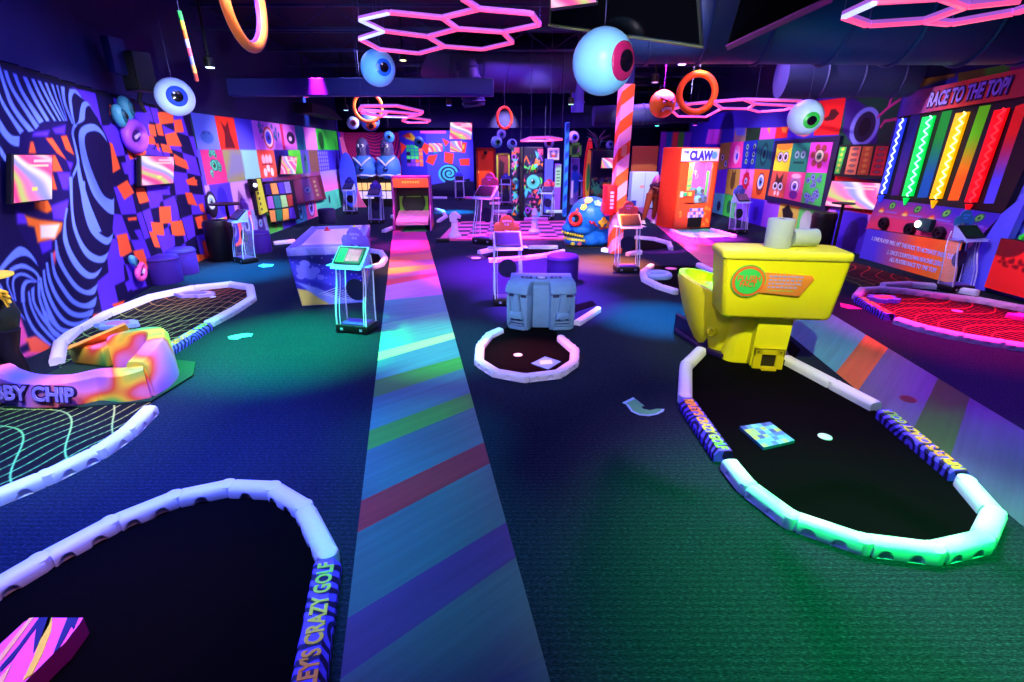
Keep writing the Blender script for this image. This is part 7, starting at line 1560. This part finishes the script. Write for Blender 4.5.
dark_tv([(726, 45, 3.8), (832, -5, 3.3), (850, -80, 3.1), (745, -20, 3.6)], 'black switched off monitor hanging at top right of the first', (140, 50, 150))
c = [VD(x, y, D) for x, y, D in ((551, 8, 3.9), (596, 2, 3.8), (596, -40, 3.7), (551, -40, 3.8))]; o = monitor(c, 'lit yellow and pink monitor at the top edge of the photo', 2, text_marks=False)
# ducts
DUCT = mat((24, 38, 90), .55, spec=.25); DUCT2 = mat((24, 20, 80), .65)
def duct(pts, r, m, name='hanging_air_duct', label=None, ribs=.55):
    o = E(name, label, 'air duct', pts[0]); b = B(); P_ = smooth_pts(pts, 6); b.tube(P_, r, m, 28); acc = 0
    for i in range(1, len(P_)):
        acc += (P_[i]-P_[i-1]).length
        if acc > ribs:
            acc = 0; x, y, z = basis(P_[i]-P_[i-1]); b.tube([P_[i]+(x*math.cos(a)+y*math.sin(a))*(r+.01) for a in [2*PI*k/28 for k in range(28)]], .022, m, 6, closed=True)
    child(b, 'duct_pipe', o, 50); return o
duct([(1.0, 6.85, 3.5), (2.5, 6.6, 3.46), (4.6, 6.4, 3.42), (5.6, 6.3, 3.42), (6.3, 6.3, 3.55), (6.6, 6.3, 4.0)], .56, DUCT, label='big round ribbed duct crossing the ceiling at top right')
duct([(4.6, 9.6, 3.14), (5.6, 9.5, 3.14), (6.7, 9.4, 3.14)], .34, DUCT2, label='smaller round duct below the big duct at right')
duct([(-1.9, 14, 4.2), (-1.5, 14, 3.95), (-.9, 14, 3.95), (.2, 14.2, 3.95), (1.6, 14.2, 3.95)], .62, DUCT2, label='large dark duct in the middle of the ceiling')
duct([(-1.1, 13.2, 3.9), (-.95, 13.2, 3.3), (-.9, 13.2, 2.95)], .26, DUCT2, label='flexible duct dropping from the middle duct', ribs=.12)
duct([(1.9, 16, 3.9), (1.9, 16, 3.0)], .18, mat((90, 70, 240), .5), label='short violet duct drop left of the striped pole')
duct([(2.6, 17.5, 2.98), (4.5, 17.5, 3.05), (6.2, 17.3, 3.1)], .3, DUCT2, label='violet duct above the claw machine')
b = B(); b.box((-3.6, 12.0, 3.22), (6.4, .3, .34), mat((30, 34, 130), .6), .02); struct(b.obj('ceiling_beam', smooth=20))
b = B(); b.box((0, 24, 3.35), (16, .3, .9), mat((30, 26, 110), .7)); struct(b.obj('ceiling_beam', smooth=0))
# floor stickers
def sticker(q, c1, c2, label, name='floor_sticker'):
    P_ = [G(x, y) for x, y in q]; ctr = sum(P_, V())/len(P_); o = E(name, label, 'floor sticker', ctr); b = B(); b.prism(P_, (0, 0, .004), mat(c1, .6)); child(b, 'border', o, 0)
    b = B(); b.prism([ctr+(p-ctr)*.84+V((0, 0, .004)) for p in P_], (0, 0, .001), mat(c2, .7)); child(b, 'print', o, 0)
sticker([(600+x/10.24, 380+y/10.24) for x, y in [(228, 235), (340, 180), (452, 268), (412, 272), (440, 300), (520, 318), (600, 300), (660, 300), (650, 325), (590, 355), (500, 372), (400, 362), (320, 325), (265, 250)]], (150, 220, 235), (80, 190, 120), 'curved green arrow sticker on the carpet in the middle')
sticker([(228, 337), (236, 335), (247, 333.5), (253, 334), (251, 336.5), (242, 337.5), (237, 339.5), (229, 339)], (140, 230, 225), (130, 215, 215), 'pale footprint sticker right of the upper left grid green'); sticker([(258, 266), (263, 264), (274, 264.5), (272, 266.5), (263, 267.5)], (150, 200, 240), (130, 190, 230), 'small pale sticker before the purple ottoman'); sticker([(840, 303), (850, 305), (862, 309), (850, 309), (841, 307)], (250, 80, 170), (250, 70, 150), 'pink sticker left of the red grid green')
sticker([(908+9*math.cos(a), 399.5+3.4*math.sin(a)+2*math.cos(a)) for a in [2*PI*k/16 for k in range(16)]], (110, 50, 50), (96, 40, 44), 'dark oval spot on the right rainbow path')  # flat dark brown oval on the path
# ================================================================ LIGHT
w = bpy.data.worlds.new('world'); sc.world = w; w.use_nodes = True
w.node_tree.nodes['Background'].inputs[0].default_value = (.1, .1, 1, 1); w.node_tree.nodes['Background'].inputs[1].default_value = .03
def area(name, loc, size, col, P_, target=None, spread=160):
    l = bpy.data.lights.new(name, 'AREA'); l.shape = 'RECTANGLE'; l.size, l.size_y = size; l.color = col; l.energy = P_; l.spread = math.radians(spread)
    o = bpy.data.objects.new(name, l); COL.objects.link(o); o.location = loc
    t = V(target) if target else V((loc[0], loc[1], 0)); d = t-V(loc)
    o.rotation_euler = d.to_track_quat('-Z', 'Y').to_euler() if d.length > 0 else (0, 0, 0); return o
def spot(name, loc, tgt, col, P_, ang=40, blend=1., r=.04):
    l = bpy.data.lights.new(name, 'SPOT'); l.color = col; l.energy = P_; l.spot_size = math.radians(ang); l.spot_blend = blend; l.shadow_soft_size = r
    o = bpy.data.objects.new(name, l); COL.objects.link(o); o.location = loc
    o.rotation_euler = (V(tgt)-V(loc)).to_track_quat('-Z', 'Y').to_euler(); return o
BL = (.15, .17, 1.0)
for x, y, p in ((-3.6, 1.2, 80), (-3.4, 3.6, 80), (-3.2, 6.2, 60), (-3.4, 9, 60), (-3.2, 12.5, 60), (.2, 1.2, 4), (.6, 5.5, 28), (3.6, 2.0, 14), (4.2, 6, 34)):
    area('blacklight_tube', (x, y, 4.02), (1.3, .3), BL, p)
for x, y, p in ((.4, 9.5, 60), (4, 9.5, 60), (.2, 13, 80), (4, 13.5, 80), (-3, 17, 90), (1, 17, 90), (4.6, 17.5, 90), (-2.5, 21, 110), (2.2, 21, 90), (0, 24.5, 90)):
    area('violet_fill', (x, y, 4.02), (1.3, .3), (.46, .15, 1), p*1.25)  # added overhead fill for the far hall, no tube modelled
# added white-violet spots that imitate the printed walls' fluorescence
WH = (1, .86, 1.)
for x, y, tx, ty, p, a in ((-1.2, 3.6, -5.0, 4.9, 700, 46), (-1.9, 5.8, -5.5, 7.1, 800, 46), (-2.2, 8.2, -5.8, 9.2, 820, 44), (-2.4, 10.8, -6, 11.6, 820, 44), (-2.4, 13.6, -6.1, 14.4, 820, 44), (-2.4, 16.4, -6.2, 17.2, 820, 44)):
    spot('wall_fill', (x, y, 3.9), (tx, ty, 1.0), WH, p, a, .6, .1)
for x, y, tx, ty, p, a in ((3.4, 6.6, 7.0, 7.2, 520, 52), (3.2, 9, 6.9, 9.6, 560, 50), (3.2, 11.6, 6.9, 12.2, 620, 46), (3, 14, 6.8, 14.8, 620, 44)):
    spot('wall_fill', (x, y, 3.9), (tx, ty, 1.3), WH, p, a, .6, .1)
def fl(px, py, col, P_, ang=34, dz=4.0, dx=0, dy=0, name='colour_spot', blend=1.):
    t = G(px, py); return spot(name, (t.x+dx, t.y+dy, dz), t, col, P_, ang, blend)
fl(285, 345, (0, 1, .3), 5200, 40); fl(930, 610, (0, 1, .1), 2300, 50, dx=.5); fl(445, 345, (.02, 1, .75), 800, 30)
fl(660, 318, (0, .45, 1), 5000, 26); fl(990, 455, (0, .8, .6), 350, 26); fl(604, 264, (1, .15, .02), 24000, 30); fl(705, 238, (1, .02, .55), 22000, 30); fl(650, 245, (.9, .03, .8), 18000, 30); fl(960, 330, (1, .01, .3), 3800, 46); fl(1000, 400, (.5, .02, 1), 900, 36)
fl(520, 270, (.45, .02, 1), 11000, 52); fl(415, 228, (1, .03, .28), 4200, 24); fl(240, 272, (0, .45, 1), 5000, 34); fl(385, 268, (1, .28, .03), 2600, 22); fl(335, 240, (1, .02, .45), 12000, 30); fl(400, 246, (1, .03, .4), 5000, 24); fl(320, 215, (.1, .2, 1), 9000, 26); fl(455, 212, (0, .4, 1), 12000, 24)
fl(510, 240, (1, .06, .7), 10000, 34); fl(545, 300, (.3, .05, 1), 8000, 36); fl(870, 310, (1, .01, .3), 5000, 36)
fl(150, 450, (.02, .06, 1), 1600, 50); spot('pad_fill', (-.6, .9, 4.0), (-1.75, 1.65, 0), (1, .35, .4), 420, 20); fl(430, 540, (0, .75, .6), 350, 26); fl(420, 440, (0, .7, .9), 420, 24); fl(60, 560, (.14, .2, 1), 620, 60); fl(270, 520, (.16, .22, 1), 480, 40); fl(527, 356, (1, .14, .25), 4200, 17)  # the pad light is added to warm the pink ramp pad
spot('mat_fill', (-2.6, 4.4, 4.1), (-4.1, 5.8, 0), (.9, 1, .8), 900, 34); spot('mat_fill', (-2.4, 1.6, 4.1), (-3.3, 3.2, 0), (.7, 1, .6), 500, 34)  # added lights that lift the grid line colours
spot('race_wash', (3.0, 6.6, 3.2), (6.9, 8.3, 1.5), (1, .82, 1), 900, 46); spot('race_wash', (3.4, 5.4, 3.0), (7.0, 6.9, .9), (1, .75, 1), 500, 36)  # added wash, brightens the front of the race game
spot('front_key', (-.3, -1.5, 3.9), (.2, 9, .9), (1, .86, 1), 1400, 48, .9, .15); spot('front_key', (1.2, 3.2, 4.2), (2.2, 10.2, 1.9), (1, .9, .85), 2200, 18)  # added fill from the camera side, lights the surfaces facing it
# added accents that brighten the curbs and the hanging decor
spot('curb_accent', (2.2, 5.2, 4.2), (1.7, 2.4, 0), (.9, .5, 1), 620, 40); spot('curb_accent', (3.4, 4.6, 4.2), (2.2, 2.6, 0), (.9, .4, 1), 700, 40)
for x, y, z, c, p in ((.75, 3.9, 2.6, (.6, .85, 1), 160), (-1.95, 7.0, 2.75, (.5, .8, 1), 200), (-4.3, 7.2, 2.45, (.8, .9, 1), 260), (4.4, 7.5, 2.6, (.8, .9, 1), 300), (1.5, 9.3, 2.6, (1, .9, .7), 220), (3.4, 8.8, 2.8, (1, .8, .6), 160)):
    spot('decor_fill', (x*.6-.2, max(.6, y-3.2), 1.2 if y < 5 else 2.0), (x, y, z), c, p*3, 24)
spot('duct_wash', (3.0, 5.0, 1.2), (4.0, 6.6, 3.3), (.03, .6, .8), 110, 70); spot('duct_wash', (5.8, 5.6, 2.2), (6.2, 6.4, 3.4), (.4, .1, 1), 60, 70)
spot('ring_spot', (-2.0, 1.2, 1.6), (-1.85, 3.3, 2.9), (1, .8, .8), 70, 30)
# added key spots that imitate fluorescent paint on the yellow toilet, the stone heads, the skull, the machine and the pole
spot('key_spot', (1.6, 1.6, 4.0), (2.4, 4.4, .7), (1, 1, .4), 720, 36); spot('key_spot', (-.2, 2.6, 4.0), (.3, 5.5, .3), (.4, .7, 1), 200, 12)
spot('key_spot', (.8, 7, 4.1), (1.7, 10.5, .5), (.95, .85, 1), 1500, 24); spot('key_spot', (3.2, 9.6, 4.1), (4.6, 13.6, 1.1), (1, .85, .75), 2200, 30); spot('key_spot', (1.5, 6.4, 4.2), (2.1, 10, 2.2), (1, .85, .8), 700, 26)
spot('key_spot', (-2.0, 2.4, 4.1), (-3.4, 4, .3), (1, .85, .9), 500, 34); spot('key_spot', (-1.6, 3.4, 4.1), (-2.6, 7, .6), (.8, .75, 1), 900, 32)
spot('key_spot', (-.8, 15.6, 4.1), (-5.4, 19.2, 1.3), (.8, .8, 1), 1200, 36); spot('key_spot', (-1.5, 18.6, 4.2), (-3.2, 23, 1.5), (1, .9, 1), 1300, 40); spot('key_spot', (.6, 12, 4.2), (.7, 16.2, 1.4), (1, .9, 1), 1300, 40); spot('key_spot', (0, 22, 4.2), (-.8, 26.3, 1.2), (1, .8, .7), 1500, 34); spot('key_spot', (3, 15, 4.2), (4.6, 19, 1.4), (.9, .9, 1), 1200, 36)
spot('key_spot', (-3, 10, 4.1), (-2.6, 13.6, .7), (1, .8, 1), 700, 26)
l = bpy.data.lights.new('cabinet_lamp', 'POINT'); l.energy = 14; l.color = (1, .95, .9); l.shadow_soft_size = .08; o = bpy.data.objects.new('cabinet_lamp', l); COL.objects.link(o); o.location = claw.matrix_basis @ V((.1, -.15, 1.62))
vs = sc.view_settings; vs.view_transform = 'Standard'; vs.look = 'None'; vs.exposure = .45; vs.gamma = 1; vs.use_curve_mapping = False
sc.cycles.use_denoising = True; sc.cycles.max_bounces = 6
